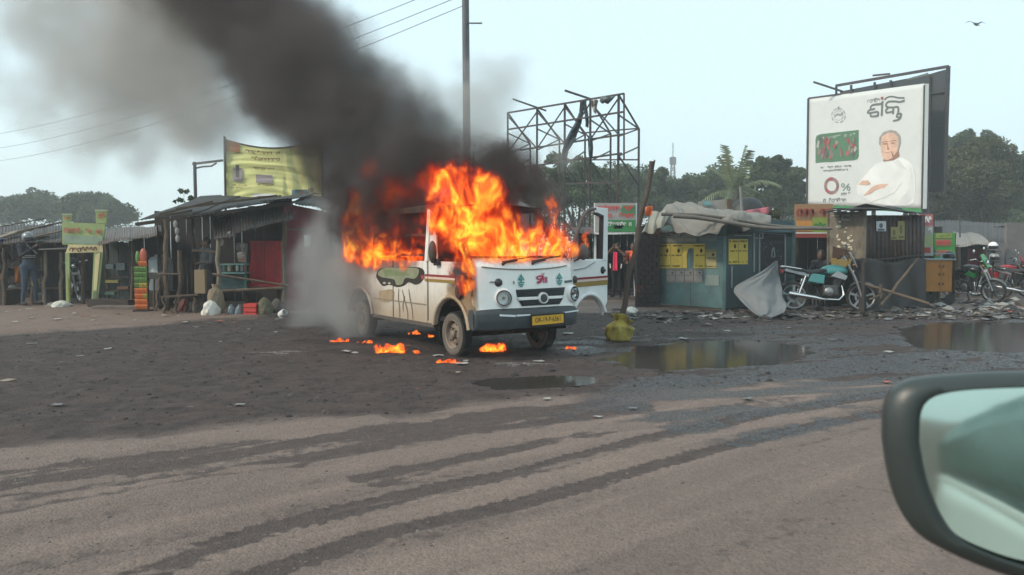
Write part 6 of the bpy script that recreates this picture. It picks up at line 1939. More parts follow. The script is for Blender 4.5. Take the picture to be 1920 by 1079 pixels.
spoly("tail_reflector", zs([(785, 320), (808, 318), (806, 345), (788, 345)]), flat("red reflector", (.45, .06, .05)), .012)
# frame of the cabin above the sill: charred pillars, roof, window bars
RZ = 1.96
def pil(a, b_, w, mat=CHAR, name="pillar"): return MB().bar(a, b_, w, w * .8).build(name, mat, van)
pw_ = WHITE
pil((-W2 + .03, .66, SILL), (-W2 + .06, .62, RZ - .05), .10, BODY)                 # B pillar, still pale
pil((-W2 + .03, -.40, SILL), (-.66, .12, RZ - .06), .07); pil((W2 - .03, -.40, SILL), (.66, .12, RZ - .06), .07)
for y in (1.62, 2.45, LW + RO_ - .04):
    pil((-W2 + .03, y, SILL), (-W2 + .09, y, RZ - .05), .06); pil((W2 - .03, y, SILL), (W2 - .09, y, RZ - .05), .06)
pil((W2 - .03, .72, SILL), (W2 - .08, .68, RZ - .05), .08)
for z in (1.30, 1.58): MB().bar((-W2 + .035, .68, z), (-W2 + .06, LW + RO_ - .05, z), .03, .035).build("window_bar", CHAR, van)
for s in (-1, 1): MB().bar((s * (W2 - .06), .12, RZ - .04), (s * (W2 - .08), LW + RO_, RZ - .04), .07).build("roof_rail", CHAR, van)
mb = MB(); mb.grid(lambda u, v: Vector((-.70 + 1.40 * u, .10 + (LW + RO_ - .10) * v, RZ + .05 * math.sin(math.pi * u) - .03 * (1 - min(v * 6, 1)) - .02 * math.sin(v * 15) * math.sin(u * 7))), 20, 30)
mb.build("roof", CHAR, van, smooth=60, solid=.02)
# what is left of the quarter light and the driver's mirror
pil((-W2 + .01, .40, SILL), (-W2 + .04, .52, 1.62), .035, BODY, "window_frame")
m2 = MB(); m2.ball(VS(811, 473, .08), (.05, .07, .15), 12, 8); m2.build("side_mirror", M("scorched mirror", (.07, .06, .055), .6), van, smooth=60)
m2 = MB(); m2.box(VS(819, 492, .03), (.05, .12, .09)); m2.build("door_handle", BLACKP, van, bevel=.01)
MB().box((-W2 + .02, .53, 1.40), (.02, .22, .34)).build("quarter_panel", BODY, van)
# cabin floor, seats, dash, bulkheads
MB().box((0, (LW + RO_ - .5) / 2 + .05, .46), (2 * W2 - .1, LW + RO_ + .35, .06)).build("cabin_floor", UNDER, van)
for y in (.35, 1.45, 2.4):
    MB().box((0, y, .72), (1.3, .42, .16)).build("seat_frame", CHAR, van, bevel=.03)
    MB().box((0, y + .24, 1.02), (1.3, .07, .5)).build("seat_back", CHAR, van, bevel=.02)
MB().box((0, -.28, 1.06), (1.42, .28, .22)).build("dashboard", CHAR, van, bevel=.05)
m2 = MB(); m2.tube([Vector((-.36 + .18 * math.cos(t), -.02 + .06 * math.sin(t), 1.24 + .16 * math.sin(t))) for t in np.linspace(0, 6.29, 22)], .014, 6, caps=False); m2.build("steering_wheel", CHAR, van)
MB().box((0, LW + RO_ - .02, .82), (2 * W2 - .08, .04, .78)).build("tailgate", CHAR, van)
# chassis
for s in (-1, 1): MB().bar((s * .42, -.50, .36), (s * .42, LW + .5, .36), .09, .12).build("chassis_rail", UNDER, van)
MB().box((0, .9, .36), (.6, 1.2, .18)).build("engine_sump", UNDER, van, bevel=.04)
for y in (0, LW): MB().tube([(-.60, y, .29), (.60, y, .29)], .05, 10).build("axle", UNDER, van)
MB().bar((-.66, -.48, .37), (.70, -.48, .35), .05).build("cross_member", UNDER, van)
MB().bar((-.2, -.52, .33), (.35, -.40, .30), .02).build("tie_rod", CHAR, van)
for cy in (0, LW):
    for s in (-1, 1):
        mb = MB(); ar = arc(cy, .31, AR - .01, .1, math.pi - .1, 14)
        for i in range(14):
            (y0, z0), (y1, z1) = ar[i], ar[i + 1]
            mb.quad((s * (W2 - .03), y0, z0), (s * (W2 - .03), y1, z1), (s * .42, y1, z1), (s * .42, y0, z0))
        mb.build("wheel_well", UNDER, van, smooth=60)
MB().box((-.62, .40, .33), (.22, .012, .30)).build("mud_flap", BLACKP, van)
# wheels
TYRE = M("dusty tyre", (.030, .028, .027), .9, var=.3, bump=.3, grime=.9, grime_col=(.20, .165, .13))
TYRE_S = M("dusty tyre wall", (.17, .145, .12), .9, var=.25, bump=.2, grime=.5, grime_col=(.08, .07, .06))
RIM = M("dusty steel rim", (.30, .255, .20), .6, .2, var=.25, grime=.7, grime_col=(.09, .075, .06), rust=.3)
def wheel(x, y, s):
    w = bpy.data.objects.new("wheel", None); COL.objects.link(w); w.parent = van; w.location = (x, y, .285)
    m2 = MB(); m2.lathe([(.190, -.07), (.235, -.080), (.268, -.072), (.284, -.055), (.287, 0), (.284, .055), (.268, .072), (.235, .080), (.190, .07)], (0, 0, 0), (s, 0, 0), 44)
    m2.m = [0 if 2 <= (i // 44) <= 5 else 1 for i in range(len(m2.f))]
    m2.build("tyre", [TYRE, TYRE_S], w, smooth=40)
    m2 = MB()
    for k in range(44):
        a = 2 * math.pi * k / 44
        for off in (-.042, -.014, .014, .042):
            rot = Matrix.Rotation(a + off, 3, "X")
            m2.box(rot @ Vector((off, 0, .288)), (.022, .030, .008), rot)
    m2.build("tread", TYRE, w)
    m2 = MB(); m2.lathe([(.192, .066), (.185, .075), (.172, .066), (.165, .035), (.150, .022), (.125, .030), (.105, .045), (.085, .048), (.070, .040), (.055, .042), (.050, .075), (.038, .085), (0, .086)], (0, 0, 0), (s, 0, 0), 36)
    m2.build("rim", RIM, w, smooth=40)
    for k in range(5):
        a = k * 1.2566
        m2 = MB(); m2.lathe([(.0, .014), (.013, .012), (.015, 0)], (s * .046, .076 * math.cos(a), .076 * math.sin(a)), (s, 0, 0), 6); m2.build("wheel_nut", UNDER, w)
        m2 = MB(); m2.lathe([(.0, .004), (.020, .004), (.021, .001)], (s * .0285, .135 * math.cos(a + .6), .135 * math.sin(a + .6)), (s, 0, 0), 10); m2.build("rim_hole", UNDER, w)
for x, s in ((-W2 + .085, -1), (W2 - .12, 1)):
    for y in (0, LW): wheel(x, y, s)
# the far front door, swung wide open
dr = bpy.data.objects.new("open_door", None); COL.objects.link(dr); dr.parent = van
dr.location = (W2 + .01, -.44, 0)
dr.rotation_euler = (0, 0, R(-72))
DP = M("door white", (.72, .74, .73), .4, var=.05, bump=.02, grime=.25, grime_col=(.40, .37, .33))
dl = 1.02
d_arc = arc(.50, .28, .44, math.asin(.14 / .44), math.pi - math.asin(.14 / .44), 14)
MB().prism([(0, y, z) for y, z in [(dl, .62), (dl - .05, .56)] + [(y, z) for y, z in d_arc if z > .42] + [(.03, .40), (.0, .62), (.0, 1.12), (.08, 1.24), (dl, 1.24)]], (-.05, 0, 0)).build("door_panel", DP, dr, bevel=.012)
m2 = MB(); m2.tube([(.012, y, z) for y, z in arc(.50, .28, .475, .45, math.pi - .35, 16)], .03, 8); m2.build("arch_lip", DP, dr, smooth=60)
m2 = MB(); m2.tube([(-.02, .06, 1.22), (-.02, .20, 1.52), (-.02, .38, 1.82), (-.02, .52, 1.92), (-.02, .70, 1.95)], .026, 8); m2.build("window_frame", M("sooty frame", (.13, .10, .09), .7), dr, smooth=60)
MB().prism([(0, .66, 1.97), (0, dl, 1.97), (0, dl, 1.20), (0, dl - .16, 1.20), (0, dl - .14, 1.86), (0, .66, 1.90)], (-.05, 0, 0)).build("window_post", DP, dr, bevel=.008)
MB().prism([(.004, dl - .17, 1.24), (.004, dl - .14, 1.24), (.004, dl - .12, 1.86), (.004, .72, 1.90), (.004, .72, 1.87), (.004, dl - .15, 1.84)], (-.06, 0, 0)).build("window_rubber", BLACKP, dr)
for za, zb_, cl in ((.97, 1.0, (.30, .03, .03)), (.94, .968, (.66, .50, .46)), (.87, .936, (.36, .24, .05))):
    MB().prism([(.008, .12, za - .01), (.008, dl - .01, za), (.008, dl - .01, zb_), (.008, .12, zb_ - .01)], (-.004, 0, 0)).build("door_stripe", flat("door stripe %d" % (cl[1] * 100), cl), dr)
m2 = MB(); m2.tube([(.012, .14, 1.10), (.012, .40, 1.12), (.012, .66, 1.20)], .008, 6); m2.build("swage_line", M("swage grey", (.42, .43, .43)), dr)
m2 = MB(); m2.lathe([(0, .012), (.045, .012), (.055, .004), (.055, 0)], (0, dl - .14, 1.08), (1, 0, 0), 16); m2.build("handle_recess", BLACKP, dr, smooth=50)
MB().box((.02, dl - .14, 1.075), (.02, .09, .03)).build("door_handle", BLACKP, dr, bevel=.006)
m2 = MB(); m2.ball((.10, .22, 1.34), (.05, .10, .11), 14, 10); m2.build("side_mirror", M("mirror back grey", (.15, .12, .11), .6), dr, smooth=60)
m2 = MB(); m2.tube([(.0, .14, 1.22), (.07, .20, 1.26), (.10, .22, 1.30)], .014, 6); m2.build("mirror_arm", BLACKP, dr)
# a short lump of the burnt front wing hanging at the cab corner
rs_ = random.Random(5)
for k in range(5):
    p = Vector((-W2 - .03, -.40 + .04 * k, 1.05 - .05 * k))
    m2 = MB(); m2.ball(p, (.03, rs_.uniform(.04, .09), rs_.uniform(.06, .12)), 8, 6); m2.build("charred_flake", CHAR, van)
# ================================================================ fire and smoke
class Field:
    """a geometry node tree whose scalar field fills a voxel grid"""
    def __init__(s, name):
        s.t = bpy.data.node_groups.new(name, "GeometryNodeTree")
        s.t.interface.new_socket("Geometry", in_out="INPUT", socket_type="NodeSocketGeometry")
        s.t.interface.new_socket("Geometry", in_out="OUTPUT", socket_type="NodeSocketGeometry")
        s.N, s.L = s.t.nodes, s.t.links
        s.out = s.N.new("NodeGroupOutput")
        s.pos = s.N.new("GeometryNodeInputPosition").outputs[0]
    def _in(s, sock, v):
        if isinstance(v, (int, float)): sock.default_value = v
        elif isinstance(v, (tuple, Vector)): sock.default_value = tuple(v)
        else: s.L.new(v, sock)
    def m(s, op, a, b=0.0, clamp=False):
        n = s.N.new("ShaderNodeMath"); n.operation = op; n.use_clamp = clamp
        s._in(n.inputs[0], a); s._in(n.inputs[1], b)
        return n.outputs[0]
    def v(s, op, a, b=(0, 0, 0), k=None):
        n = s.N.new("ShaderNodeVectorMath"); n.operation = op
        s._in(n.inputs[0], a)
        if op == "SCALE": s._in(n.inputs[3], k)
        else: s._in(n.inputs[1], b)
        return n.outputs[1] if op in ("DISTANCE", "DOT_PRODUCT", "LENGTH") else n.outputs[0]
    def noise(s, vec, sc, det=4, rough=.55, color=False):
        n = s.N.new("ShaderNodeTexNoise")
        n.inputs["Scale"].default_value = sc; n.inputs["Detail"].default_value = det; n.inputs["Roughness"].default_value = rough
        s.L.new(vec, n.inputs["Vector"])
        return n.outputs[1 if color else 0]
    def rng(s, x, a, b, c=0.0, d=1.0, smooth=True):
        n = s.N.new("ShaderNodeMapRange")
        if smooth: n.interpolation_type = "SMOOTHSTEP"
        for k, y in zip(("From Min", "From Max", "To Min", "To Max"), (a, b, c, d)): n.inputs[k].default_value = y
        s.L.new(x, n.inputs["Value"])
        return n.outputs[0]
    def warp(s, p, sc, amp, det=3):
        c = s.noise(p, sc, det, color=True)
        return s.v("ADD", p, s.v("SCALE", s.v("SUBTRACT", c, (.5, .5, .5)), k=amp * 2))
    def blobs(s, p, lst, mode="ADD"):
        acc = None
        for c, r, d in lst:
            x = s.rng(s.v("DISTANCE", p, tuple(c)), r * 1.25, r * .25, 0, d)
            acc = x if acc is None else s.m("ADD" if mode == "ADD" else "MAXIMUM", acc, x)
        return acc
    def finish(s, dens, lo, hi, vox, mesh_at=None):
        vc = s.N.new("GeometryNodeVolumeCube")
        s.L.new(dens, vc.inputs["Density"])
        vc.inputs["Min"].default_value = lo; vc.inputs["Max"].default_value = hi
        for k, a, b in zip("XYZ", lo, hi): vc.inputs["Resolution " + k].default_value = max(4, int((b - a) / vox))
        g = vc.outputs[0]
        if mesh_at is not None:
            n = s.N.new("GeometryNodeVolumeToMesh")
            s.L.new(g, n.inputs[0]); n.inputs["Threshold"].default_value = mesh_at
            g = n.outputs[0]
        else:
            n = s.N.new("GeometryNodeSetMaterial"); s.L.new(g, n.inputs[0]); s.mat_node = n
            g = n.outputs[0]
        s.L.new(g, s.out.inputs[0])
        return s
def volume_from(field, name, mat, parent=None):
    field.mat_node.inputs["Material"].default_value = mat
    vd = bpy.data.volumes.new(name)
    vd.materials.append(mat)
    o = link(name, vd, parent)
    md = o.modifiers.new("field", "NODES"); md.node_group = field.t
    return o
def mesh_from(field, name, mat):
    tmp = link("tmp_" + name, bpy.data.meshes.new("tmp"))
    md = tmp.modifiers.new("field", "NODES"); md.node_group = field.t
    dg = bpy.context.evaluated_depsgraph_get(); dg.update()
    me = bpy.data.meshes.new_from_object(tmp.evaluated_get(dg))
    bpy.data.objects.remove(tmp)
    me.name = name
    me.materials.clear(); me.materials.append(mat)
    me.shade_smooth()
    return link(name, me)
def bounds(lst, pad):
    lo = [min(c[i] - r for c, r, d in lst) - pad for i in range(3)]
    hi = [max(c[i] + r for c, r, d in lst) + pad for i in range(3)]
    lo[2] = max(lo[2], 0.0)
    return tuple(lo), tuple(hi)
def pxb(lst): return [(P(x, y, Y), r * Y / FPX, d) for x, y, Y, r, d in lst]

def vol_mat(name, albedo, dens, aniso=.1, emis=None):
    m = bpy.data.materials.new(name); m.use_nodes = True
    N, L = m.node_tree.nodes, m.node_tree.links
    N.clear()
    o = N.new("ShaderNodeOutputMaterial"); p = N.new("ShaderNodeVolumePrincipled")
    p.inputs["Color"].default_value = (*albedo, 1)
    p.inputs["Density"].default_value = dens
    p.inputs["Density Attribute"].default_value = "density"
    p.inputs["Anisotropy"].default_value = aniso
    L.new(p.outputs[0], o.inputs["Volume"])
    return m

# ---- black smoke
BL = pxb([(680, 452, 12.7, 40, 1.0), (730, 440, 12.1, 42, 1.0), (785, 440, 11.6, 40, 1.0), (690, 392, 12.8, 50, 1.0), (750, 385, 12.2, 50, 1.0), (640, 390, 13.2, 40, .7), (960, 425, 11.0, 38, .9), (1000, 420, 11.1, 34, .9), (1012, 378, 11.2, 34, .8), (920, 385, 11.3, 44, .9), (600, 285, 13.3, 50, .8), (560, 245, 13.5, 50, .7), (960, 285, 11.8, 40, .8), (455, 150, 14, 50, .7), (480, 205, 13.9, 40, .5), (705, 400, 12.9, 48, .8), (672, 420, 13.2, 42, .7), (765, 355, 12.3, 72, 1), (830, 318, 12.0, 72, 1), (895, 318, 11.7, 62, 1), (950, 318, 11.6, 52, 1.1), (992, 345, 11.6, 36, .9), (955, 372, 11.4, 34, .9), (1003, 385, 11.4, 26, .6),
          (700, 320, 12.9, 92, 1.1), (640, 315, 13.1, 62, .8), (765, 262, 12.6, 88, 1.15), (690, 235, 13.0, 108, 1.25), (605, 215, 13.3, 104, 1.2), (800, 245, 12.5, 58, .8),
          (575, 160, 13.6, 100, 1.2), (645, 135, 13.5, 84, 1.15), (690, 150, 13.3, 50, .9), (500, 150, 13.8, 70, .9), (505, 100, 14.0, 96, 1.1), (575, 72, 14.0, 82, 1.0), (455, 50, 14.4, 88, 1.0), (530, 18, 14.5, 84, .85),
          (415, -8, 14.7, 84, .95), (360, -60, 15.0, 100, .9), (470, -70, 15.0, 110, .8), (310, -120, 15.4, 120, .7), (430, -150, 15.5, 130, .7)])
f = Field("black smoke field")
p = f.warp(f.warp(f.pos, .7, .50, 2), 2.2, .26, 5)
b = f.blobs(p, [(c, r * 1.28, d) for c, r, d in BL])
nz = f.noise(p, 1.45, 8, .62)
d = f.rng(f.m("ADD", b, f.m("MULTIPLY", f.m("SUBTRACT", nz, .5), 2.6)), .10, 2.1)
lo, hi = bounds(BL, .8)
f.finish(f.m("MULTIPLY", d, f.rng(b, .03, .25)), lo, hi, .055)
tag(volume_from(f, "black_smoke", vol_mat("black smoke", (.17, .145, .14), 2.9)), "thick black smoke rolling up from the burning van", None, None, "stuff")
# ---- denser smoke boiling out of the cabin and over the roof
CS = pxb([(672, 440, 12.4, 36, 1), (690, 470, 12.5, 30, .9), (720, 430, 12.0, 40, 1), (760, 425, 11.6, 40, 1), (798, 420, 11.3, 36, .9), (740, 470, 11.9, 30, .8), (785, 470, 11.6, 26, .7), (665, 385, 12.6, 46, 1), (720, 375, 12.2, 50, 1), (775, 370, 11.8, 46, 1), (640, 420, 13.2, 40, .8), (622, 350, 13.4, 44, .7),
          (830, 400, 11.6, 50, 1), (880, 400, 11.5, 50, 1), (900, 440, 11.3, 40, .9), (930, 375, 11.3, 46, 1), (960, 420, 11.1, 40, 1), (960, 350, 11.3, 46, 1.1), (1000, 400, 11.1, 34, 1), (1010, 440, 11.1, 26, .8), (985, 320, 11.5, 40, 1), (930, 310, 11.7, 48, 1), (880, 330, 11.8, 54, 1), (830, 300, 12.0, 54, .9), (1020, 350, 11.3, 28, .9), (950, 285, 11.8, 36, .8), (1000, 290, 11.7, 26, .6), (780, 300, 12.2, 60, .9), (1040, 385, 11.3, 18, .6)])
CS += [(VMAT @ Vector((x, y, z)), .52, 1.2) for y in (.9, 1.5, 2.1, 2.7, 3.2) for x, z in ((-.15, 1.5), (.35, 1.6))]
f = Field("cabin smoke field")
p = f.warp(f.warp(f.pos, 1.1, .22, 2), 3.2, .11, 4)
b = f.blobs(p, CS)
nz = f.noise(p, 2.4, 7, .62)
d = f.rng(f.m("ADD", b, f.m("MULTIPLY", f.m("SUBTRACT", nz, .5), 1.5)), .1, 1.3)
lo, hi = bounds(CS, .4)
f.finish(f.m("MULTIPLY", d, f.rng(b, .03, .3)), lo, hi, .045)
tag(volume_from(f, "cabin_smoke", vol_mat("cabin smoke", (.13, .10, .095), 6.0)), "dense dark smoke boiling out of the van's cabin", None, None, "stuff")
# ---- pale smoke drifting off to the left and the thin lobe on the right
GL = pxb([(300, 50, 15.6, 140, .9), (200, 90, 16.2, 140, .75), (110, 40, 16.6, 130, .5), (40, 130, 17, 110, .5), (-60, 60, 17, 140, .2), (250, 190, 16, 120, .75), (150, 220, 16.6, 110, .8), (350, 160, 15.2, 110, 1.0), (400, 235, 14.9, 80, .9), (330, 275, 15.5, 70, .8), (480, 225, 14.6, 70, .9), (240, 280, 16, 70, .65), (60, 215, 17, 70, .4), (180, 300, 16.5, 40, .4), (400, 90, 15.0, 90, 1.0), (300, -60, 16, 150, .8), (100, -80, 17, 170, .7),
          (925, 140, 13.4, 52, 1.5), (900, 205, 13.0, 76, 1.8), (950, 115, 13.6, 36, 1.2), (850, 240, 12.8, 70, 1.8), (905, 262, 12.5, 60, 1.7), (790, 185, 13.1, 60, 1.4), (745, 130, 13.3, 50, 1.0), (1030, 270, 11.9, 40, 1.2), (1045, 300, 11.9, 34, 1.1), (960, 170, 13.2, 40, 1.2), (890, 110, 13.5, 36, 1.0), (330, 60, 15.2, 110, 1.0), (380, 200, 14.9, 100, 1.0), (290, 140, 15.4, 110, .8), (60, 290, 17.5, 60, .35), (260, 340, 16.5, 50, .4)])
f = Field("pale smoke field")
p = f.warp(f.warp(f.pos, .7, .5, 2), 2.2, .20, 4)
b = f.blobs(p, GL)
nz = f.noise(p, 1.3, 7, .6)
d = f.rng(f.m("ADD", b, f.m("MULTIPLY", f.m("SUBTRACT", nz, .5), 2.6)), .1, 1.7)
lo, hi = bounds(GL, .5)
f.finish(f.m("MULTIPLY", d, f.rng(b, .03, .3)), lo, hi, .085)
tag(volume_from(f, "pale_smoke", vol_mat("pale smoke", (.64, .62, .595), 1.25)), "thin pale smoke drifting leftwards across the sky", None, None, "stuff")
# ---- low smoke round the van's rear and over the stalls
LLs = pxb([(662, 600, 12.2, 38, .9), (650, 540, 12.5, 46, 1.0), (688, 560, 12.0, 30, .5), (640, 500, 12.8, 40, .9), (600, 470, 13.6, 50, .8), (620, 520, 13.2, 50, .8), (625, 385, 13.9, 46, 1.0), (612, 440, 14.0, 50, 1.0), (600, 500, 14.0, 52, 1.0), (600, 555, 13.9, 48, 1.0), (630, 590, 13.4, 40, 1.0), (660, 560, 13.0, 40, .8), (575, 590, 14.2, 36, .7), (560, 520, 14.6, 40, .45), (690, 600, 12.7, 34, .65), (670, 625, 12.5, 26, .7), (640, 470, 13.5, 36, .8), (650, 520, 13.2, 34, .8), (440, 500, 16.0, 90, .11), (330, 480, 16.0, 80, .09), (290, 500, 16.5, 60, .12), (480, 400, 15.6, 60, .14)])
f = Field("low smoke field")
p = f.warp(f.warp(f.pos, .9, .40, 2), 2.6, .20, 4)
b = f.blobs(p, [(c, r * 1.25, d) for c, r, d in LLs])
nz = f.noise(p, 1.8, 6, .6)
d = f.m('MULTIPLY', f.rng(f.m('ADD', b, f.m('MULTIPLY', f.m('SUBTRACT', nz, .5), 1.6)), .0, 2.2, 0, 1.6), f.rng(b, .02, .5))
lo, hi = bounds(LLs, .8)
f.finish(d, lo, hi, .075)
tag(volume_from(f, "low_smoke", vol_mat("low smoke", (.56, .565, .57), 2.0)), "bluish grey smoke hugging the ground behind the van", None, None, "stuff")

# ---- fire
def flame_surface(name, k=1.0, op=.5, sc=5):
    """thin burning sheet: emits, and lets part of what is behind it through"""
    m = bpy.data.materials.new(name); m.use_nodes = True
    N, L = m.node_tree.nodes, m.node_tree.links
    N.clear()
    o = N.new("ShaderNodeOutputMaterial"); e = N.new("ShaderNodeEmission"); t = N.new("ShaderNodeBsdfTransparent"); mx = N.new("ShaderNodeMixShader")
    tc = N.new("ShaderNodeTexCoord"); no = N.new("ShaderNodeTexNoise"); no.inputs["Scale"].default_value = sc; no.inputs["Detail"].default_value = 5
    L.new(tc.outputs["Object"], no.inputs["Vector"])
    cr = N.new("ShaderNodeValToRGB")
    el = cr.color_ramp.elements
    el[0].position, el[0].color = .30, (.80, .05, .012, 1)
    el[1].position, el[1].color = .72, (1, .42, .05, 1)
    x = el.new(.5); x.color = (1, .14, .018, 1)
    L.new(no.outputs[0], cr.inputs[0]); L.new(cr.outputs[0], e.inputs[0])
    e.inputs[1].default_value = k
    mx.inputs[0].default_value = op
    L.new(t.outputs[0], mx.inputs[1]); L.new(e.outputs[0], mx.inputs[2]); L.new(mx.outputs[0], o.inputs["Surface"])
    return m
def fire_vol_mat(name, k):
    m = bpy.data.materials.new(name); m.use_nodes = True
    N, L = m.node_tree.nodes, m.node_tree.links
    N.clear()
    o = N.new("ShaderNodeOutputMaterial"); e = N.new("ShaderNodeEmission")
    a = N.new("ShaderNodeAttribute"); a.attribute_name = "density"
    cr = N.new("ShaderNodeValToRGB"); el = cr.color_ramp.elements
    el[0].position, el[0].color = .0, (.75, .025, .006, 1)
    el[1].position, el[1].color = 1.0, (1, .44, .035, 1)
    for pos, c in ((.22, (1, .038, .006, 1)), (.45, (1, .062, .006, 1)), (.7, (1, .145, .010, 1))):
        x = el.new(pos); x.color = c
    L.new(a.outputs["Fac"], cr.inputs[0]); L.new(cr.outputs[0], e.inputs[0])
    pw = N.new("ShaderNodeMath"); pw.operation = "POWER"; pw.inputs[1].default_value = 2.1
    ml = N.new("ShaderNodeMath"); ml.operation = "MULTIPLY"; ml.inputs[1].default_value = k
    L.new(a.outputs["Fac"], pw.inputs[0]); L.new(pw.outputs[0], ml.inputs[0]); L.new(ml.outputs[0], e.inputs[1])
    ab = N.new("ShaderNodeVolumeAbsorption"); ab.inputs[0].default_value = (.35, .12, .06, 1)
    m3 = N.new("ShaderNodeMath"); m3.operation = "MULTIPLY"; m3.inputs[1].default_value = 4.0
    L.new(a.outputs["Fac"], m3.inputs[0]); L.new(m3.outputs[0], ab.inputs[1])
    ad = N.new("ShaderNodeAddShader"); L.new(e.outputs[0], ad.inputs[0]); L.new(ab.outputs[0], ad.inputs[1])
    L.new(ad.outputs[0], o.inputs["Volume"])
    return m
def fire_field(name, lst, fs=1.0, flat_=2.0, grow=1.4):
    """tongues: thin bright filaments inside a ragged, upward drawn envelope; sheets lie along the depth of the fire"""
    f = Field(name)
    p = f.warp(f.warp(f.pos, 1.8 * fs, .14 / fs, 2), 5 * fs, .04 / fs, 3)
    env = f.blobs(f.v('MULTIPLY', p, (1, flat_, 1)), [((c[0], c[1] * flat_, c[2]), r * grow, d) for c, r, d in lst])
    sx = f.v("MULTIPLY", f.pos, (1, .30, .62))
    q = f.warp(f.warp(sx, 1.7 * fs, .26 / fs, 2), 5.5 * fs, .075 / fs, 3)
    def ridge(sc, det, width, pw):
        n = f.noise(q, sc * fs, det, .5)
        return f.m("POWER", f.m("SUBTRACT", 1.0, f.m("MULTIPLY", f.m("ABSOLUTE", f.m("SUBTRACT", n, .5)), width), True), pw)
    r1, r2 = ridge(3.4, 3, 7.0, 1.5), ridge(8.0, 2, 7.0, 1.6)
    n3 = f.noise(f.warp(f.v("MULTIPLY", f.pos, (1, .3, .40)), 3 * fs, .10 / fs, 2), 3.6 * fs, 4, .55)
    lick = f.m("MULTIPLY", f.m("SUBTRACT", n3, .5), 2.3)
    e2 = f.rng(f.m("ADD", env, lick), .0, 1.25)
    e2 = f.m("MULTIPLY", e2, f.rng(env, .02, .34))
    hot = f.m("MULTIPLY", e2, e2)
    det = f.m("ADD", f.m("MULTIPLY", r1, .55), f.m("MULTIPLY", r2, .40))
    return f, f.m("MULTIPLY", e2, f.m("ADD", f.m("MULTIPLY", hot, .20), f.m("ADD", .10, det)))
CAB = pxb([(x, y, Y - (.35 if x < 950 and y < 480 else .2 if y < 480 else 0), r, d) for x, y, Y, r, d in [(862, 430, 10.55, 46, 1.1), (885, 462, 10.35, 36, 1.5), (905, 440, 10.4, 44, 1.3), (850, 395, 10.75, 46, 1.1), (835, 355, 10.95, 40, .9), (805, 330, 11.2, 32, .7), (925, 462, 10.4, 34, 1.3), (930, 415, 10.6, 38, .9), (880, 365, 10.9, 48, 1.0), (915, 360, 10.9, 34, .7), (870, 325, 11.1, 36, .6), (820, 410, 10.9, 34, .8), (790, 370, 11.2, 30, .5),
           (965, 462, 10.35, 26, 1.1), (995, 455, 10.5, 26, 1.0), (1022, 450, 10.65, 26, 1.1), (975, 425, 10.4, 22, .6), (1015, 415, 10.6, 18, .6), (1050, 455, 10.75, 24, 1.1), (955, 470, 10.4, 26, 1.2), (985, 470, 10.5, 24, 1.1), (1012, 462, 10.6, 26, 1.0), (970, 440, 10.7, 22, .7), (1045, 470, 10.8, 22, 1.1), (1068, 468, 11.0, 18, 1.0), (1040, 430, 10.85, 20, 1.0), (1034, 398, 10.9, 17, 1.0), (1030, 380, 10.9, 12, .8), (1070, 430, 11.0, 14, .8), (1088, 470, 11.0, 14, 1.0), (1056, 435, 10.9, 15, .8), (1080, 455, 11.1, 12, .7), (1000, 440, 10.7, 16, .6),
           (876, 492, 9.95, 16, 1.3), (905, 480, 10.1, 16, 1.3), (846, 500, 9.86, 14, 1.1), (884, 505, 9.7, 16, 1.2), (856, 530, 9.8, 14, 1.0), (868, 550, 9.72, 15, 1.2), (884, 540, 9.7, 13, 1.0), (842, 492, 9.93, 9, 1.0), (846, 515, 9.9, 8, .9), (854, 538, 9.86, 10, 1.0), (866, 552, 9.8, 11, 1.2), (880, 545, 9.76, 10, 1.0), (888, 522, 9.76, 9, .9), (872, 562, 9.78, 9, 1.0), (862, 520, 9.84, 9, .7)]])
SIDE = pxb([(690, 480, 12.2, 24, 1.2), (715, 470, 11.9, 22, 1.1), (745, 478, 11.5, 22, 1.2), (775, 480, 11.1, 20, 1.2), (668, 460, 12.7, 22, 1.2), (662, 420, 12.75, 20, 1.2), (668, 385, 12.75, 17, 1.2), (690, 440, 12.4, 20, .9), (745, 440, 11.5, 22, .6), (785, 445, 11.0, 18, .8), (664, 478, 12.8, 20, 1.1), (668, 440, 12.75, 17, 1.1), (666, 405, 12.75, 15, 1.1), (672, 380, 12.75, 11, 1.0), (682, 455, 12.5, 20, 1.0), (705, 485, 12.15, 18, 1.2), (735, 490, 11.65, 15, 1.2), (760, 492, 11.3, 13, 1.2), (783, 490, 11.0, 12, 1.1), (700, 425, 12.2, 17, .7), (722, 455, 11.9, 18, .7), (792, 455, 10.9, 11, .9), (796, 435, 10.95, 9, .7), (668, 482, 12.75, 17, .9), (690, 478, 12.5, 20, 1.0), (722, 482, 12.1, 20, 1.2), (745, 486, 11.85, 18, 1.3), (770, 488, 11.6, 16, 1.2), (790, 478, 11.4, 14, 1.0), (672, 400, 12.8, 15, .8), (664, 372, 12.85, 11, .7), (685, 430, 12.6, 18, .8), (700, 455, 12.4, 18, .9), (755, 462, 11.8, 18, .7), (715, 440, 12.2, 18, .55), (655, 490, 12.9, 12, .7), (800, 440, 11.2, 16, .5), (735, 420, 12.1, 28, .35), (765, 395, 11.9, 34, .32), (700, 390, 12.5, 26, .3)])
DOOR = pxb([(1098, 445, 11.2, 10, 1.0), (1106, 438, 11.25, 8, .9), (1095, 462, 11.15, 9, 1.0), (1103, 424, 11.3, 5, .7), (1085, 472, 11.0, 9, 1.0)])
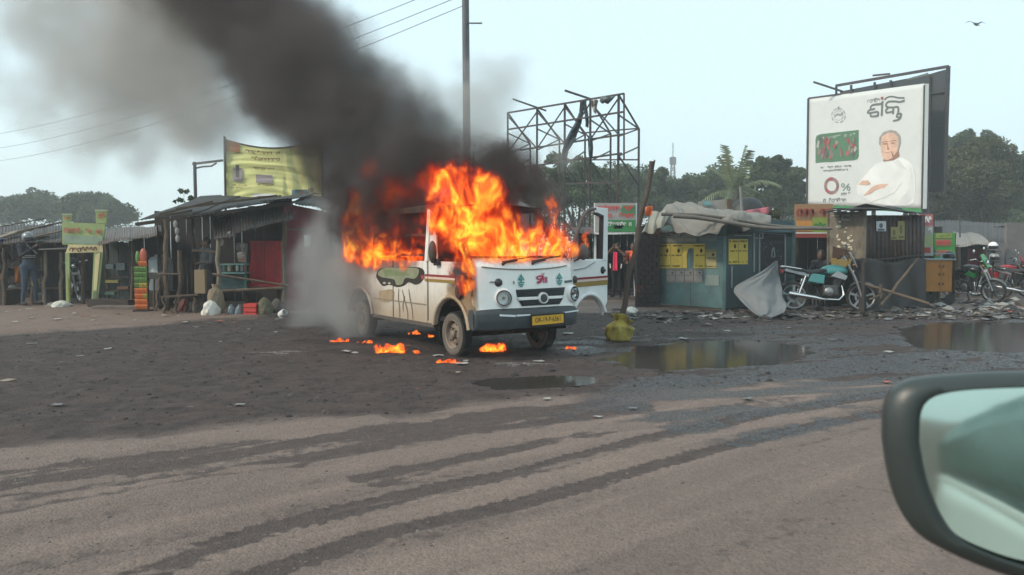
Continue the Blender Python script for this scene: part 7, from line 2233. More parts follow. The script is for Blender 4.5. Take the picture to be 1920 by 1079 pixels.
for nm, lst, lab, fs, vox, kv in (("flames", CAB, "tall orange and yellow flames bursting out of the van's cab", 1.0, .015, 11), ("flames", SIDE, "red flames licking through the van's side window openings", 1.2, .015, 12), ("flames", DOOR, "small flames burning in the open front door's window", 1.6, .014, 9)):
    lo, hi = bounds(lst, .34)
    f, d = fire_field("fire field", lst, fs)
    f.finish(d, lo, hi, vox, .60)
    fm = mesh_from(f, nm, flame_surface("flame sheet %s" % lab[:5], 1.1, .10))
    tag(fm, lab, "fire", "flames on the van")
    f, d = fire_field("fire glow field", lst, fs)
    f.finish(d, lo, hi, vox)
    volume_from(f, "flame_glow", fire_vol_mat("fire glow %s" % lab[:5], kv), fm)
# red glow in the smoke over the side windows
RG = pxb([(690, 320, 12.2, 36, .8), (735, 370, 11.7, 50, 1.0), (700, 290, 12.2, 22, .45), (785, 350, 11.3, 46, .9), (700, 420, 12.1, 44, 1.0), (755, 420, 11.4, 40, 1.0), (670, 370, 12.4, 36, .9), (655, 420, 12.5, 26, .8), (820, 330, 11.1, 40, .8), (960, 385, 10.75, 36, .7), (990, 440, 10.7, 30, .8), (860, 330, 11.3, 50, .8), (930, 380, 10.9, 34, .5), (760, 430, 11.7, 40, .8), (1000, 400, 10.9, 30, .5), (660, 430, 12.8, 22, .6)])
f = Field("red glow field")
p = f.warp(f.pos, 2, .22, 3)
b = f.blobs(p, RG)
lo, hi = bounds(RG, .3)
f.finish(f.m("MULTIPLY", b, f.rng(f.noise(f.v("MULTIPLY", p, (1, 1, .5)), 4, 6, .65), .42, .70)), lo, hi, .04)
tag(volume_from(f, "red_glow", fire_vol_mat("dull red fire", 2.2)), "dull red fire glowing inside the smoke above the van", None, None, "stuff")
# small fires on the ground
fires = [(637, 637, 34, 12, "small fire on the ground behind the van's rear wheel"), (684, 641, 28, 8, "low flame just right of the rear most ground fire"), (733, 657, 48, 18, "largest ground fire, below the middle of the van's side"), (781, 661, 8, 8, "tiny ember between the big ground fire and the wheel"), (776, 624, 20, 10, "faint fire on the ground under the van's side"), (841, 677, 44, 12, "flat fire burning in front of the front wheel"), (921, 652, 38, 22, "fire on the ground beneath the van's front bumper"), (1072, 652, 22, 9, "small ember fire beside the far front wheel"), (808, 630, 10, 8, "tiny flame beside the mud flap under the van")]
FLG = flame_surface("ground flame sheet", 1.25, .45, 26)
for k, (px, py, w, h, lab) in enumerate(fires):
    c = G(px, py + h * .35, .0)
    s = c.y / FPX
    lst = []
    rg = random.Random(60 + k)
    n = max(3, int(w / 5))
    for i in range(n):
        x = c.x + (i / (n - 1) - .5) * w * .85 * s
        hh = h * s * rg.uniform(.35, .9)
        lst.append((Vector((x, c.y + rg.uniform(-.05, .05), gz(c.x, c.y) + hh * .25)), max(hh * .62, .028), 1.0))
        if rg.random() < .45: lst.append((Vector((x + rg.uniform(-.03, .03), c.y, gz(c.x, c.y) + hh * .75)), max(hh * .34, .016), .9))
    lo, hi = bounds(lst, .05)
    f, d = fire_field("ground fire field", lst, 3.2, 1.4, 1.5)
    f.finish(d, lo, hi, .0065, .5)
    o = mesh_from(f, "ground_fire", FLG)
    if len(o.data.vertices) == 0: print("empty fire", lab)
    f, d = fire_field('ground glow field', lst, 3.2, 1.4, 1.5)
    f.finish(d, lo, hi, .008)
    volume_from(f, 'flame_glow', fire_vol_mat('ground fire glow', 38), o)
    tag(o, lab, "fire", "small fires on the ground")

# ---- haze over everything
hz = MB().box((0, 0, 18.5), (1160, 1160, 39))
hm_ = bpy.data.materials.new("haze"); hm_.use_nodes = True
N, L = hm_.node_tree.nodes, hm_.node_tree.links
N.clear()
ho, hp = N.new("ShaderNodeOutputMaterial"), N.new("ShaderNodeVolumePrincipled")
hp.inputs["Color"].default_value = (.90, .96, .99, 1)
hp.inputs["Density"].default_value = .0024
hp.inputs["Anisotropy"].default_value = .2
L.new(hp.outputs[0], ho.inputs["Volume"])
tag(hz.build("haze", hm_), "pale dusty haze filling the air", None, None, "stuff")
# ================================================================ people
def capsule(mb, a, b_, r0, r1, n=12):
    a, b_ = Vector(a), Vector(b_)
    d = (b_ - a).normalized()
    pts, rr = [], []
    for k in range(4): 
        t = math.pi / 2 * k / 4
        pts.append(a - d * r0 * math.cos(t)); rr.append(max(r0 * math.sin(t), .002))
    pts.append(a); rr.append(r0); pts.append(b_); rr.append(r1)
    for k in range(1, 5):
        t = math.pi / 2 * k / 4
        pts.append(b_ + d * r1 * math.sin(t)); rr.append(max(r1 * math.cos(t), .002))
    mb.tube(pts, rr, n)
SKIN = M("brown skin", (.20, .105, .062), .6, var=.08, bump=.03)
def person(label, loc, rz, pose, cols, h=1.7, group=None, helmet=None, scarf=None, voxel=.011):
    """pose: joints in metres for a 1.7 m body facing -Y; cols: materials by region"""
    J = dict(pelvis=(0, 0, .93), waist=(0, 0, 1.08), chest=(0, 0, 1.28), neck=(0, 0, 1.44), head=(0, -.02, 1.58),
             shL=(.19, 0, 1.39), shR=(-.19, 0, 1.39), elL=(.25, .03, 1.10), elR=(-.25, .03, 1.10), haL=(.26, -.06, .84), haR=(-.26, -.06, .84),
             hiL=(.10, 0, .90), hiR=(-.10, 0, .90), knL=(.11, -.02, .49), knR=(-.11, -.02, .49), anL=(.12, .02, .09), anR=(-.12, .02, .09))
    J.update(pose)
    J = {k: Vector(v) for k, v in J.items()}
    bones = []           # (a, b, r0, r1, region)
    def B(a, b_, r0, r1, reg): bones.append((J[a] if isinstance(a, str) else Vector(a), J[b_] if isinstance(b_, str) else Vector(b_), r0, r1, reg))
    B("pelvis", "waist", .135, .120, "legs"); B("waist", "chest", .120, .140, "top"); B("chest", "neck", .125, .07, "top")
    B("shL", "shR", .075, .075, "top"); B("hiL", "hiR", .10, .10, "legs")
    B("neck", "head", .052, .055, "skin")
    for s in "LR":
        B("sh" + s, "el" + s, .060, .046, "top"); B("el" + s, "ha" + s, .044, .031, "sleeve")
        B("hi" + s, "kn" + s, .092, .062, "legs"); B("kn" + s, "an" + s, .060, .043, "legs")
        an = J["an" + s]
        toe = an + Vector((.03 if s == "L" else -.03, -.16, -.045)); heel = an + Vector((0, .04, -.04))
        B(heel, toe, .042, .036, "shoes")
        ha, el = J["ha" + s], J["el" + s]
        d = (ha - el).normalized(); sd_ = d.orthogonal().normalized(); up_ = d.cross(sd_)
        palm = ha + d * .06
        B(ha + d * .02, palm, .028, .032, "skin")
        for k in range(4):
            base = palm + sd_ * (.021 * (k - 1.5)) + d * .01
            mid = base + d * (.042, .048, .046, .036)[k] + up_ * .012
            tip = mid + d * .026 + up_ * .024
            B(base, mid, .010, .0095, "skin"); B(mid, tip, .0095, .008, "skin")
        tb_ = ha + d * .025 + sd_ * .028
        B(tb_, tb_ + sd_ * .028 + d * .03, .012, .0105, "skin"); B(tb_ + sd_ * .028 + d * .03, tb_ + sd_ * .03 + d * .056 + up_ * .012, .0105, .009, "skin")
    mb = MB()
    for a, b_, r0, r1, reg in bones: capsule(mb, a, b_, r0, r1, 12)
    hd = J["head"]; hdir = Vector(pose.get("look", (0, -1, 0))).normalized()
    yaw = math.atan2(hdir.x, -hdir.y)
    hrot = Matrix.Rotation(yaw, 3, "Z")
    mb.ball(hd + Vector((0, 0, .015)), (.076, .095, .112), 18, 12, rot=hrot)
    mb.ball(hd + hrot @ Vector((0, -.035, -.055)), (.055, .058, .055), 14, 10)
    mb.ball(hd + hrot @ Vector((0, -.098, -.012)), (.014, .02, .024), 8, 6)
    for s in (-1, 1): mb.ball(hd + hrot @ Vector((s * .078, .005, -.005)), (.010, .018, .030), 8, 6)
    me = bpy.data.meshes.new("tmp"); me.from_pydata(mb.v, [], mb.f)
    t = link("tmp", me)
    r_ = t.modifiers.new("r", "REMESH"); r_.mode = "VOXEL"; r_.voxel_size = voxel
    s_ = t.modifiers.new("s", "SMOOTH"); s_.iterations = 3; s_.factor = .5
    dg = bpy.context.evaluated_depsgraph_get(); dg.update()
    nm = bpy.data.meshes.new_from_object(t.evaluated_get(dg))
    bpy.data.objects.remove(t)
    nm.name = "person"
    regs = ["skin", "top", "sleeve", "legs", "shoes"]
    nm.materials.clear()
    for r in regs: nm.materials.append(cols.get(r) or (cols["top"] if r == "sleeve" else SKIN))
    n = len(nm.polygons)
    cen = np.empty(n * 3); nm.polygons.foreach_get("center", cen); cen = cen.reshape(-1, 3)
    best = np.full(n, 1e9); idx = np.zeros(n, np.int32)
    for a, b_, r0, r1, reg in bones:
        a, b2 = np.array(a), np.array(b_)
        d = b2 - a
        tt = np.clip(((cen - a) @ d) / (d @ d + 1e-9), 0, 1)
        q = np.linalg.norm(cen - a - tt[:, None] * d, axis=1) - (r0 + (r1 - r0) * tt)
        m_ = q < best; best = np.where(m_, q, best); idx = np.where(m_, regs.index(reg), idx)
    dh = np.linalg.norm(cen - np.array(hd), axis=1)
    idx = np.where(dh < .125, 0, idx)
    nm.polygons.foreach_set("material_index", idx.astype(np.int32)); nm.shade_smooth(); nm.update()
    o = link("person", nm)
    o.location = loc; o.rotation_euler = (0, 0, rz); o.scale = (h / 1.7,) * 3
    tag(o, label, "person", group)
    HA = flat("black hair", (.018, .016, .015), .5)
    if not helmet:
        m2 = MB(); m2.ball(hd + hrot @ Vector((0, .015, .04)), (.084, .098, .098), 16, 10, rot=hrot)
        m2.v = [tuple(Vector(v) if (Vector(v) - hd).dot(hrot @ Vector((0, -.75, .66))) > .0 or (Vector(v) - hd).dot(hrot @ Vector((0, -1, 0))) < .045 else hd + (Vector(v) - hd) * .7) for v in m2.v]
        m2.build("hair", HA, o, smooth=80)
    else:
        m2 = MB(); m2.ball(hd + Vector((0, 0, .03)), (.125, .145, .135), 20, 14, rot=hrot)
        m2.build("helmet", helmet, o, smooth=80)
        m2 = MB(); m2.grid(lambda u, v: hd + hrot @ Vector((.128 * math.sin((u - .5) * 2.6), -.150 * math.cos((u - .5) * 2.6), -.05 + .075 * v)), 14, 4)
        m2.build("visor", M("visor", (.02, .022, .025), .1), o, smooth=80, solid=.006)
    for s in (-1, 1):
        m2 = MB(); m2.ball(hd + hrot @ Vector((s * .03, -.088, .018)), (.011, .008, .007), 8, 6); m2.build("eye", HA, o, smooth=80)
    m2 = MB(); m2.ball(hd + hrot @ Vector((0, -.089, -.062)), (.022, .008, .005), 8, 6); m2.build("mouth", flat("lips", (.13, .05, .04)), o, smooth=80)
    if scarf:
        m2 = MB()
        m2.grid(lambda u, v: Vector(((u - .5) * (.13 + .03 * v), -.155 - .012 * math.sin(u * 9) - .01 * v, 1.42 - .58 * v)), 8, 14)
        m2.build("scarf", scarf, o, smooth=80, solid=.012)
    return o
NAVY = M("navy cloth", (.022, .026, .042), .85, var=.25, scale=9, bump=.25)
JEAN = M("blue jeans", (.055, .085, .135), .85, var=.3, scale=9, bump=.25)
SHOE = flat("dark shoes", (.03, .028, .026))
p1 = person("man in helmet, navy jacket with pale stripes and jeans, filming", at0(52, 18.75), R(62), dict(elL=(.26, -.14, 1.18), haL=(.10, -.34, 1.40), elR=(-.25, -.14, 1.17), haR=(-.05, -.35, 1.38), knL=(.13, -.05, .49), anL=(.16, .0, .09), anR=(-.13, .04, .09), look=(0, -1, 0)),
            dict(top=NAVY, sleeve=NAVY, legs=JEAN, shoes=SHOE), 1.68, helmet=M("silver black helmet", (.30, .32, .34), .25, .2, var=.5, scale=7))
p1.location.z = gz(p1.location.x, p1.location.y)
STR = flat("pale stripe cloth", (.55, .56, .56))
for z, r in ((1.13, .160), (1.17, .158)):
    m2 = MB(); m2.lathe([(r, 0), (r, .018)], (0, 0, z), n=24); m2.build("jacket_stripe", STR, p1, smooth=60)
m2 = MB(); m2.bar((.14, -.135, 1.22), (-.10, -.150, 1.42), .03, .012); m2.build("jacket_stripe", STR, p1)
ph = MB().box((0, 0, 0), (.07, .012, .15)).build("phone", BLACKP, None, bevel=.005)
ph.matrix_world = Matrix.Translation(p1.location) @ Matrix.Rotation(R(62), 4, "Z") @ Matrix.Translation((.02, -.45, 1.46)) @ Matrix.Rotation(R(90), 4, "Y")
tag(ph, "black phone held up by the man in the helmet", "phone")
p2 = person("man with blue cap cut off by the left photo edge", at0(2, 19.2), R(100), dict(elL=(.26, -.12, 1.15), haL=(.12, -.32, 1.2)), dict(top=M("dark shirt", (.03, .03, .035), .85), legs=flat("grey trousers", (.09, .085, .08)), shoes=SHOE), 1.6)
m2 = MB(); m2.ball((0, -.01, 1.655), (.096, .11, .07), 14, 8); m2.ball((0, -.12, 1.64), (.07, .07, .012), 10, 6); m2.build("cap", flat("blue cap", (.04, .06, .20)), p2, smooth=60)
p3 = person("vendor in grey shirt half hidden in the main stall's shade", at0(388, 17.75), R(-35), dict(elL=(.27, -.08, 1.14), haL=(.16, -.28, 1.12), look=(-.5, -1, 0)), dict(top=flat("grey shirt", (.10, .11, .12)), legs=flat("dark lungi", (.05, .045, .05)), shoes=SHOE), 1.62)
p4 = person("woman in dark clothes with long red scarf, hands at her face", at0(1157, 20.9) + Vector((0, 0, .1)), R(-25), dict(elL=(.30, -.12, 1.30), haL=(.10, -.16, 1.50), elR=(-.30, -.12, 1.34), haR=(-.10, -.17, 1.55), knL=(.09, 0, .49), knR=(-.09, 0, .49), look=(-.2, -1, 0)), dict(top=M("black cloth", (.018, .017, .02), .85), sleeve=SKIN, legs=M("black cloth", (.018, .017, .02)), shoes=SHOE), 1.42, scarf=M("crimson scarf", (.70, .03, .09), .7, var=.15))
for s in (-1, 1):
    m2 = MB(); m2.bar((s * .17, -.13, .92), (s * .185, -.12, 1.06), .03, .02); m2.build("pale_cuff", PAPER, p4)
p5 = person("man in bright orange red shirt behind the tilted post", at0(1187, 21.0) + Vector((0, 0, .1)), R(-15), dict(elL=(.27, -.10, 1.18), haL=(.18, -.20, 1.40), elR=(-.27, -.05, 1.16), haR=(-.2, -.2, 1.12)), dict(top=M("orange red shirt", (.75, .12, .04), .75, var=.15, bump=.2), sleeve=SKIN, legs=flat("dark trousers", (.025, .024, .028)), shoes=SHOE), 1.42)
p6 = person("man in dark shirt sitting behind the teal motorcycle", at0(1541, 19.4), R(-40), dict(pelvis=(0, .1, .55), waist=(0, .08, .70), chest=(0, .02, .92), neck=(0, -.03, 1.08), head=(0, -.07, 1.22), shL=(.19, 0, 1.03), shR=(-.19, 0, 1.03), elL=(.26, -.1, .78), elR=(-.26, -.1, .78), haL=(.14, -.32, .68), haR=(-.14, -.32, .68), hiL=(.10, .08, .52), hiR=(-.10, .08, .52), knL=(.16, -.34, .52), knR=(-.16, -.34, .52), anL=(.15, -.32, .09), anR=(-.15, -.32, .09), look=(.3, -1, 0)), dict(top=flat("slate shirt", (.045, .055, .065)), sleeve=SKIN, legs=flat("dark trousers", (.025, .024, .028)), shoes=SHOE), 1.7)
stl = thing("stool", "low wooden stool under the man behind the motorcycle", "stool", Vector(p6.location) + Vector((.06, .08, 0)), R(-40))
MB().box((0, 0, .40), (.36, .32, .04)).build("seat", WOOD_D, stl)
for sx in (-.14, .14):
    for sy in (-.12, .12): MB().bar((sx, sy, 0), (sx, sy, .39), .035).build("leg", WOOD_D, stl)

# ================================================================ motorcycles
def motorcycle(label, loc, rz, tank, side, s=1.0, alloy=True, lean=R(6), steer=R(12), seatc=None, headlamp=True):
    """front wheel towards +X"""
    t = thing("motorcycle", label, "motorcycle", loc, rz, "parked motorcycles")
    t.scale = (s,) * 3
    t.rotation_euler = (lean, 0, rz)
    SEAT = seatc or M("black seat", (.02, .02, .022), .6, var=.2)
    GUN = M("grey engine", (.11, .11, .112), .45, .6, var=.25)
    def spin(par, cx, cy, cz, tag_):
        w = bpy.data.objects.new("wheel", None); COL.objects.link(w); w.parent = par; w.location = (cx, cy, cz)
        m2 = MB(); m2.lathe([(.225 + .075 * (1 - math.cos(a)) / 2 * 0 + .25 * 0 + 0.028 * math.cos(a) + .035, .045 * math.sin(a)) for a in np.linspace(0, 6.2832, 15)], (0, 0, 0), (0, 1, 0), 36)
        m2.build("tyre", TYRE, w, smooth=60)
        m2 = MB(); m2.lathe([(.236, -.03), (.236, .03), (.215, .022), (.215, -.022), (.236, -.03)], (0, 0, 0), (0, 1, 0), 36); m2.build("rim", ALU if alloy else CHROME, w, smooth=40)
        n = 5 if alloy else 18
        for k in range(n):
            a = 2 * math.pi * k / n + .3
            d = Vector((math.cos(a), 0, math.sin(a)))
            m2 = MB()
            if alloy:
                for off in (-.16, .16): m2.bar(d * .045 + Vector((0, 0, 0)), Vector((math.cos(a + off * .35), 0, math.sin(a + off * .35))) * .222, .026, .018, up=(0, 1, 0))
            else: m2.tube([d * .03 + Vector((0, (-1) ** k * .03, 0)), Vector((math.cos(a + .3), 0, math.sin(a + .3))) * .222], .0035, 4)
            m2.build("spoke", ALU if alloy else CHROME, w)
        m2 = MB(); m2.lathe([(0, -.05), (.045, -.05), (.05, -.02), (.05, .02), (.045, .05), (0, .05)], (0, 0, 0), (0, 1, 0), 16); m2.build("hub", GUN, w, smooth=40)
        m2 = MB(); m2.lathe([(.05, .055), (.12, .055), (.12, .06), (.05, .06)], (0, 0, 0), (0, 1, 0), 24); m2.build("brake_disc", ALU, w)
        return w
    spin(t, -.62, 0, .30, 0)
    fk = bpy.data.objects.new("front_fork", None); COL.objects.link(fk); fk.parent = t; fk.location = (.40, 0, .92); fk.rotation_euler = (0, 0, steer)
    spin(fk, .25, 0, -.62, 1)
    for sy in (-.075, .075):
        MB().tube([(.25, sy, -.62), (.13, sy, -.25), (.0, sy, .02)], [.027, .026, .018], 8).build("fork_leg", ALU, fk, smooth=60)
    mb = MB(); mb.grid(lambda u, v: Vector((.25 + .312 * math.cos(.35 + 2.0 * u), (v - .5) * .12, -.62 + (.312 - .03 * (2 * v - 1) ** 2) * math.sin(.35 + 2.0 * u))), 14, 4); mb.build("front_mudguard", tank if not alloy else M("grey mudguard", (.16, .17, .18), .5, .3), fk, smooth=60, solid=.006)
    mb = MB(); mb.tube([(-.12, -.36, .16), (-.04, -.20, .17), (0, -.10, .09), (0, .10, .09), (-.04, .20, .17), (-.12, .36, .16)], .012, 8); mb.build("handlebar", CHROME, fk, smooth=60)
    for sy in (-1, 1):
        MB().tube([(-.16, sy * .40, .155), (-.10, sy * .30, .17)], .018, 8).build("grip", BLACK, fk)
        mb = MB(); mb.tube([(-.06, sy * .24, .17), (-.04, sy * .30, .34)], .006, 6); mb.build("mirror_stem", BLACKP, fk)
        mb = MB(); mb.ball((-.04, sy * .31, .37), (.016, .06, .04), 12, 8); mb.build("mirror", CHROME, fk, smooth=60)
        mb = MB(); mb.ball((.10, sy * .15, .0), (.03, .025, .022), 8, 6); mb.build("indicator", flat("amber lamp", (.5, .2, .03), .3), fk, smooth=60)
    mb = MB(); mb.lathe([(.0, -.06), (.06, -.05), (.09, 0), (.095, .03)], (.11, 0, .04), (1, 0, -.15), 20); mb.build("headlamp_bowl", BLACKP, fk, smooth=50)
    mb = MB(); mb.lathe([(0, .052), (.05, .048), (.088, .03)], (.11, 0, .04), (1, 0, -.15), 20); mb.build("headlamp", LENS, fk, smooth=50)
    mb = MB(); mb.prism([(.18, -.09, -.05), (.18, .09, -.05), (.10, .13, .14), (.04, .09, .26), (.04, -.09, .26), (.10, -.13, .14)], (-.03, 0, 0)); mb.build("cowl", side, fk, bevel=.01)
    mb = MB(); mb.box((.10, 0, -.14), (.01, .17, .07)); mb.build("number_plate", PAPER, fk)
    # tank, side panels, seat
    mb = MB(); mb.ball((.13, 0, .80), (.27, .135, .13), 22, 14)
    mb.v = [(x, y * (1 + .3 * (x - .1)), z if z > .76 else .76 - (.76 - z) * .35) for x, y, z in mb.v]
    mb.build("fuel_tank", tank, t, smooth=60)
    for sy in (-1, 1):
        MB().prism([(.05, sy * .12, .70), (.32, sy * .14, .62), (.36, sy * .14, .70), (.18, sy * .13, .80)], (0, sy * .02, 0)).build("tank_shroud", side, t, bevel=.008)
        MB().prism([(-.38, sy * .11, .60), (-.08, sy * .12, .55), (-.06, sy * .12, .72), (-.30, sy * .11, .76)], (0, sy * .02, 0)).build("side_cover", tank, t, bevel=.008)
        MB().prism([(-.82, sy * .09, .80), (-.36, sy * .11, .68), (-.34, sy * .11, .78), (-.78, sy * .09, .86)], (0, sy * .015, 0)).build("tail_cowl", side, t, bevel=.008)
    mb = MB(); mb.grid(lambda u, v: Vector((-.78 + .76 * u, (.11 + .025 * math.sin(u * 3.1)) * math.cos(math.pi * v), .80 - .05 * math.sin(u * 3.0) + .05 * (u < .45) * (1 - u) + .065 * math.sin(math.pi * v))), 18, 10); mb.build("seat", SEAT, t, smooth=60, solid=.02)
    # engine, frame, exhaust
    MB().box((.06, 0, .42), (.30, .22, .22)).build("crankcase", GUN, t, bevel=.04)
    mb = MB()
    for k in range(6): mb.box((.16 + .012 * k, 0, .54 + .026 * k), (.15, .17, .012), Matrix.Rotation(R(20), 3, "Y"))
    mb.box((.19, 0, .60), (.10, .12, .18), Matrix.Rotation(R(20), 3, "Y")); mb.build("cylinder", GUN, t)
    for sy in (-1, 1):
        mb = MB(); mb.lathe([(0, .02), (.07, .018), (.085, 0)], (.02, sy * .115, .40), (0, sy, 0), 18); mb.build("engine_cover", ALU, t, smooth=50)
    mb = MB(); mb.tube([(.40, 0, .92), (.34, 0, .62), (.26, 0, .30), (-.10, 0, .27), (-.22, 0, .50)], .022, 8); mb.tube([(.40, 0, .88), (.05, 0, .73), (-.35, 0, .70), (-.80, 0, .78)], .022, 8); mb.build("frame", BLACKP, t, smooth=60)
    for sy in (-1, 1):
        MB().tube([(-.15, sy * .07, .32), (-.62, sy * .09, .30)], .022, 6).build("swing_arm", BLACKP, t)
        mb = MB(); mb.tube([(-.55, sy * .12, .34), (-.42, sy * .12, .70)], .014, 6)
        for k in range(7): mb.tube([Vector((-.53, sy * .12, .39)).lerp(Vector((-.43, sy * .12, .67)), k / 7), Vector((-.53, sy * .12, .39)).lerp(Vector((-.43, sy * .12, .67)), k / 7 + .06)], .03, 8)
        mb.build("shock_absorber", CHROME, t)
        MB().tube([(-.02, sy * .10, .30), (-.02, sy * .26, .30)], .014, 6).build("footrest", BLACK, t)
    mb = MB(); mb.tube([(.26, -.08, .52), (.30, -.11, .34), (.20, -.14, .24), (-.10, -.15, .25), (-.25, -.16, .28), (-.75, -.17, .36)], [.018, .018, .018, .02, .042, .046], 10); mb.build("exhaust", CHROME, t, smooth=60)
    mb = MB(); mb.grid(lambda u, v: Vector((-.62 - .33 * math.cos(.2 + 1.7 * u), (v - .5) * .13, .30 + .33 * math.sin(.2 + 1.7 * u) + .02)), 12, 3); mb.build("rear_mudguard", BLACKP, t, smooth=60, solid=.006)
    MB().box((-.86, 0, .80), (.06, .14, .07)).build("tail_lamp", flat("tail red", (.45, .03, .03), .3), t, bevel=.015)
    mb = MB(); mb.tube([(-.50, -.11, .84), (-.88, -.12, .90), (-.92, 0, .90), (-.88, .12, .90), (-.50, .11, .84)], .012, 6); mb.build("grab_rail", CHROME, t, smooth=60)
    mb = MB(); mb.tube([(-.05, .10, .28), (-.12, .30, .0)], .012, 6); mb.build("side_stand", BLACKP, t)
    return t
TEALM = M("teal bike paint", (.09, .36, .36), .4, .1, var=.12, bump=.0, grime=.35, grime_col=(.2, .18, .15))
BKP = M("black bike paint", (.02, .022, .025), .25, var=.1, bump=0)
GRNP = M("green bike paint", (.04, .38, .10), .3, var=.06, bump=0)
REDB = M("red bike paint", (.52, .02, .03), .25, var=.06, bump=0)
def bike_at(px, Y): return at0(px, Y)
m1 = motorcycle("teal and black motorcycle parked side on before rusty kiosk", at0(1552, 17.3), R(-8), TEALM, M("silver panel", (.42, .45, .47), .4, .4), 1.10, lean=R(-4), steer=R(-10))
m1.location.z = gz(m1.location.x, m1.location.y) - .01 + .03
motorcycle("dark motorcycle parked inside the pale green gate", at0(146, 20.3), R(-62), BKP, BKP, .98, False)
motorcycle("black and green motorcycle nose on beside the orange cart", at0(1815, 20.6), R(-62), BKP, GRNP, 1.05)
motorcycle("red motorcycle parked among rubbish near right photo edge", at0(1880, 22.6), R(-38), REDB, REDB, 1.0, False)
motorcycle("dark motorcycle half out of frame at right photo edge", at0(1930, 21.6), R(-48), BKP, M("silver panel", (.42, .45, .47)), 1.0)
motorcycle("dark motorcycle parked in the far left shed", at0(22, 20.4), R(-150), BKP, BKP, .95, False)
def helmet(label, pos, rz, mat):
    t = thing("helmet", label, "helmet", pos, rz, "helmets by the motorcycles")
    mb = MB(); mb.ball((0, 0, 0), (.125, .15, .135), 20, 14); mb.v = [(x, y, max(z, -.10)) for x, y, z in mb.v]; mb.build("shell", mat, t, smooth=60)
    mb = MB(); mb.grid(lambda u, v: Vector((.130 * math.sin((u - .5) * 2.5), -.154 * math.cos((u - .5) * 2.5), -.06 + .085 * v)), 12, 3); mb.build("visor", M("visor", (.02, .022, .025), .1), t, smooth=60, solid=.006)
helmet("white helmet with dark visor on top of the shelf post", P(1862, 463, 21.9), R(-20), WHITE)
helmet("grey helmet below the white one beside red motorcycle", P(1864, 483, 21.9), R(-10), M("grey helmet", (.38, .40, .40), .3))
hp_ = thing("helmet_post", "dark post holding two helmets near red motorcycle", "post", at0(1863, 21.95))
MB().tube([(0, 0, 0), (0, 0, P(0, 466, 21.95).z)], .03, 8).build("shaft", WOOD_D, hp_)
for k, yy in enumerate((470, 490)):
    MB().box((0, -.05, P(0, yy, 21.95).z - .03), (.22, .26, .02)).build("shelf", WOOD_D, hp_)
helmet("black helmet lying on the orange cart's counter", P(1780, 481, 19.7), R(30), M("black helmet", (.03, .035, .035), .25))

# ================================================================ the car we look out of: its wing mirror and flank
car = thing("car", "grey green wing mirror of the car the view is taken from", "car", (0, 0, 0))
MY = 1.00
MC = P(1835, 885, MY)
mn = (EYE - MC).normalized()
# mirror frame: right, up, towards the eye
gl_n = Vector((-.22, -.97, .06)).normalized()
gx_ = Vector((1, 0, 0)); gx_ = (gx_ - gl_n * gx_.dot(gl_n)).normalized()
gy_ = gl_n.cross(gx_) * -1
if gy_.z < 0: gy_ = -gy_
def MQ(px, py, o=0.0):
    p = hit(px, py, MC, gl_n)
    return p + gl_n * o
outer = smooth_px([(1655, 830), (1658, 765), (1675, 728), (1712, 708), (1790, 699), (1880, 694), (2010, 694), (2120, 706), (2180, 760), (2190, 860), (2170, 960), (2110, 1060), (2040, 1110), (1960, 1106), (1880, 1086), (1790, 1050), (1720, 1010), (1684, 960), (1665, 900), (1655, 830)], 5)[:-1]
inner = smooth_px([(1724, 830), (1727, 775), (1745, 748), (1790, 735), (1870, 729), (2000, 727), (2100, 738), (2140, 790), (2150, 860), (2130, 960), (2080, 1035), (2010, 1070), (1930, 1062), (1860, 1040), (1800, 1010), (1765, 965), (1738, 900), (1724, 830)], 5)
def resample(p, n):
    p = [Vector((a, b_, 0)) for a, b_ in p]; p.append(p[0])
    ls = [0]
    for i in range(len(p) - 1): ls.append(ls[-1] + (p[i + 1] - p[i]).length)
    out = []
    for k in range(n):
        t = ls[-1] * k / n
        i = max(j for j in range(len(ls) - 1) if ls[j] <= t + 1e-9)
        f_ = (t - ls[i]) / max(ls[i + 1] - ls[i], 1e-9)
        q_ = p[i].lerp(p[i + 1], f_); out.append((q_.x, q_.y))
    return out
NR = 90
o_, i_ = resample(outer, NR), resample(inner, NR)
ctr = (1920, 890)
# align starts by angle
def ang(l): 
    k = min(range(NR), key=lambda j: abs(math.atan2(l[j][1] - ctr[1], l[j][0] - ctr[0]) - math.pi * .999) if l[j][1] > ctr[1] else 9)
    return l[k:] + l[:k]
o_, i_ = ang(o_), ang(i_)
o_ = [(ctr[0] + (x - ctr[0]) * .968, ctr[1] + (y - ctr[1]) * .975) for x, y in o_]
HOUS = M("grey green mirror housing", (.045, .058, .057), .40, var=.10, scale=14, bump=.03, spec=.5)
mb = MB()
rings = []
for (t, dep) in ((1.0, -.012), (.9, -.006), (.55, .004), (.15, .006), (.0, .000)):     # from glass edge (t=0) to outer rim
    rings.append([MQ(i_[k][0] + (o_[k][0] - i_[k][0]) * t, i_[k][1] + (o_[k][1] - i_[k][1]) * t, dep) for k in range(NR)])
back = []
for sc_, dep in ((.99, -.035), (.96, -.065), (.82, -.095), (.5, -.115), (.02, -.12)):
    back.append([MQ(ctr[0] + (o_[k][0] - ctr[0]) * sc_, ctr[1] + (o_[k][1] - ctr[1]) * sc_, dep) for k in range(NR)])
allr = rings[::-1] + back
vs_ = [p for r_ in allr for p in r_]
fs_ = [(a * NR + k, a * NR + (k + 1) % NR, (a + 1) * NR + (k + 1) % NR, (a + 1) * NR + k) for a in range(len(allr) - 1) for k in range(NR)]
mb.add(vs_, fs_)
mirror = mb.build("wing_mirror", HOUS, car, smooth=70)
MG = bpy.data.materials.new("mirror glass"); MG.use_nodes = True
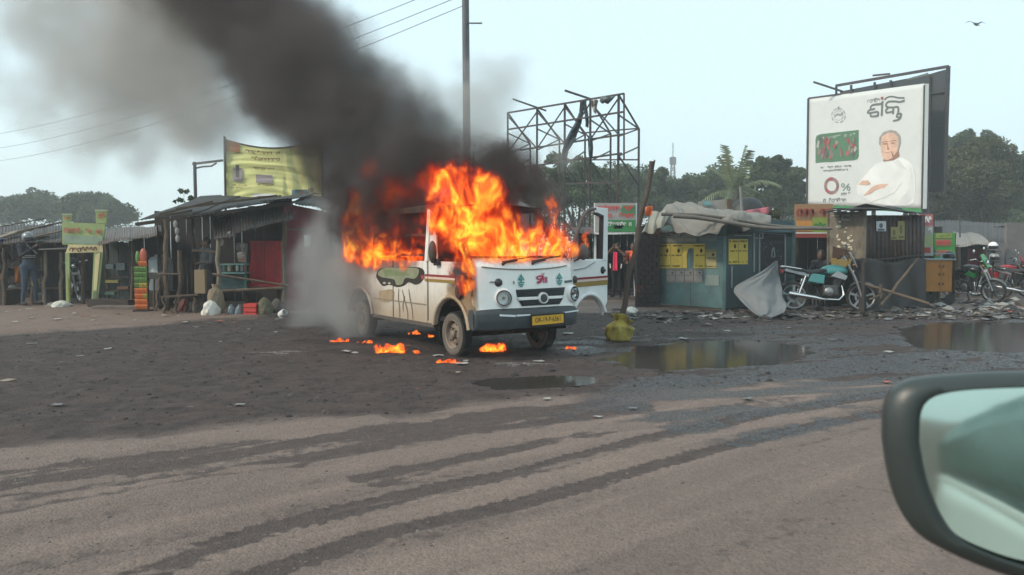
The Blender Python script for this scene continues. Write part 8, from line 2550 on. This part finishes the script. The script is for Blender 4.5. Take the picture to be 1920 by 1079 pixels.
_m = MG.node_tree.nodes["Principled BSDF"]; _m.inputs["Metallic"].default_value = 1; _m.inputs["Roughness"].default_value = .06; _m.inputs["Base Color"].default_value = (.52, .66, .61, 1)
mb = MB()
# slightly convex glass
def gpt(px, py):
    r2 = ((px - ctr[0]) / 260) ** 2 + ((py - ctr[1]) / 180) ** 2
    return MQ(px, py, -.006 - .004 * r2)
vs_ = [gpt(ctr[0] + (i_[k][0] - ctr[0]) * t, ctr[1] + (i_[k][1] - ctr[1]) * t) for t in (1.03, .75, .5, .25) for k in range(NR)] + [gpt(*ctr)]
fs_ = [(a * NR + k, a * NR + (k + 1) % NR, (a + 1) * NR + (k + 1) % NR, (a + 1) * NR + k) for a in range(3) for k in range(NR)] + [(3 * NR + k, 3 * NR + (k + 1) % NR, 4 * NR) for k in range(NR)]
mb.add(vs_, fs_)
mb.build("mirror_glass", MG, mirror, smooth=180)
# flank of the car, which only the mirror shows: door skin, chrome waist strip, window glass
refl = lambda p: p - gl_n * (2 * (p - MC).dot(gl_n))
def far_pt(px, py, dist): return refl(EYE + ray(px, py).normalized() * dist)
WHT = M("white car paint", (.59, .62, .62), .22, var=.03, bump=0)
CARG = M("tinted car window", (.10, .17, .165), .22, var=.05, bump=0)
def strip(name, pts_a, pts_b, mat, d0, d1, n=10):
    m2 = MB()
    def at(pts, u):
        i = min(int(u * (len(pts) - 1)), len(pts) - 2); f_ = u * (len(pts) - 1) - i
        return (pts[i][0] + (pts[i + 1][0] - pts[i][0]) * f_, pts[i][1] + (pts[i + 1][1] - pts[i][1]) * f_)
    m2.grid(lambda u, v: far_pt(*(lambda a, b_: (a[0] + (b_[0] - a[0]) * v, a[1] + (b_[1] - a[1]) * v))(at(pts_a, u), at(pts_b, u)), d0 + (d1 - d0) * u), n, 4)
    return m2.build(name, mat, car, smooth=60, solid=.004)
strip("waist_strip", [(1700, 885), (1740, 905), (1820, 945), (1930, 1000), (2100, 1085)], [(1700, 906), (1740, 924), (1820, 970), (1930, 1026), (2100, 1118)], M('bright trim', (.92, .93, .93), .35, .5, var=.03, bump=0), 3.0, 1.35)
strip("door_skin", [(1700, 908), (1740, 926), (1820, 972), (1930, 1028), (2100, 1120)], [(1700, 1190), (1740, 1190), (1820, 1190), (1930, 1230), (2100, 1300)], WHT, 3.02, 1.37)
strip("side_window", [(1690, 790), (1740, 730), (1850, 690), (1980, 670), (2150, 650)], [(1700, 883), (1740, 903), (1820, 943), (1930, 998), (2100, 1083)], CARG, 3.02, 1.37)
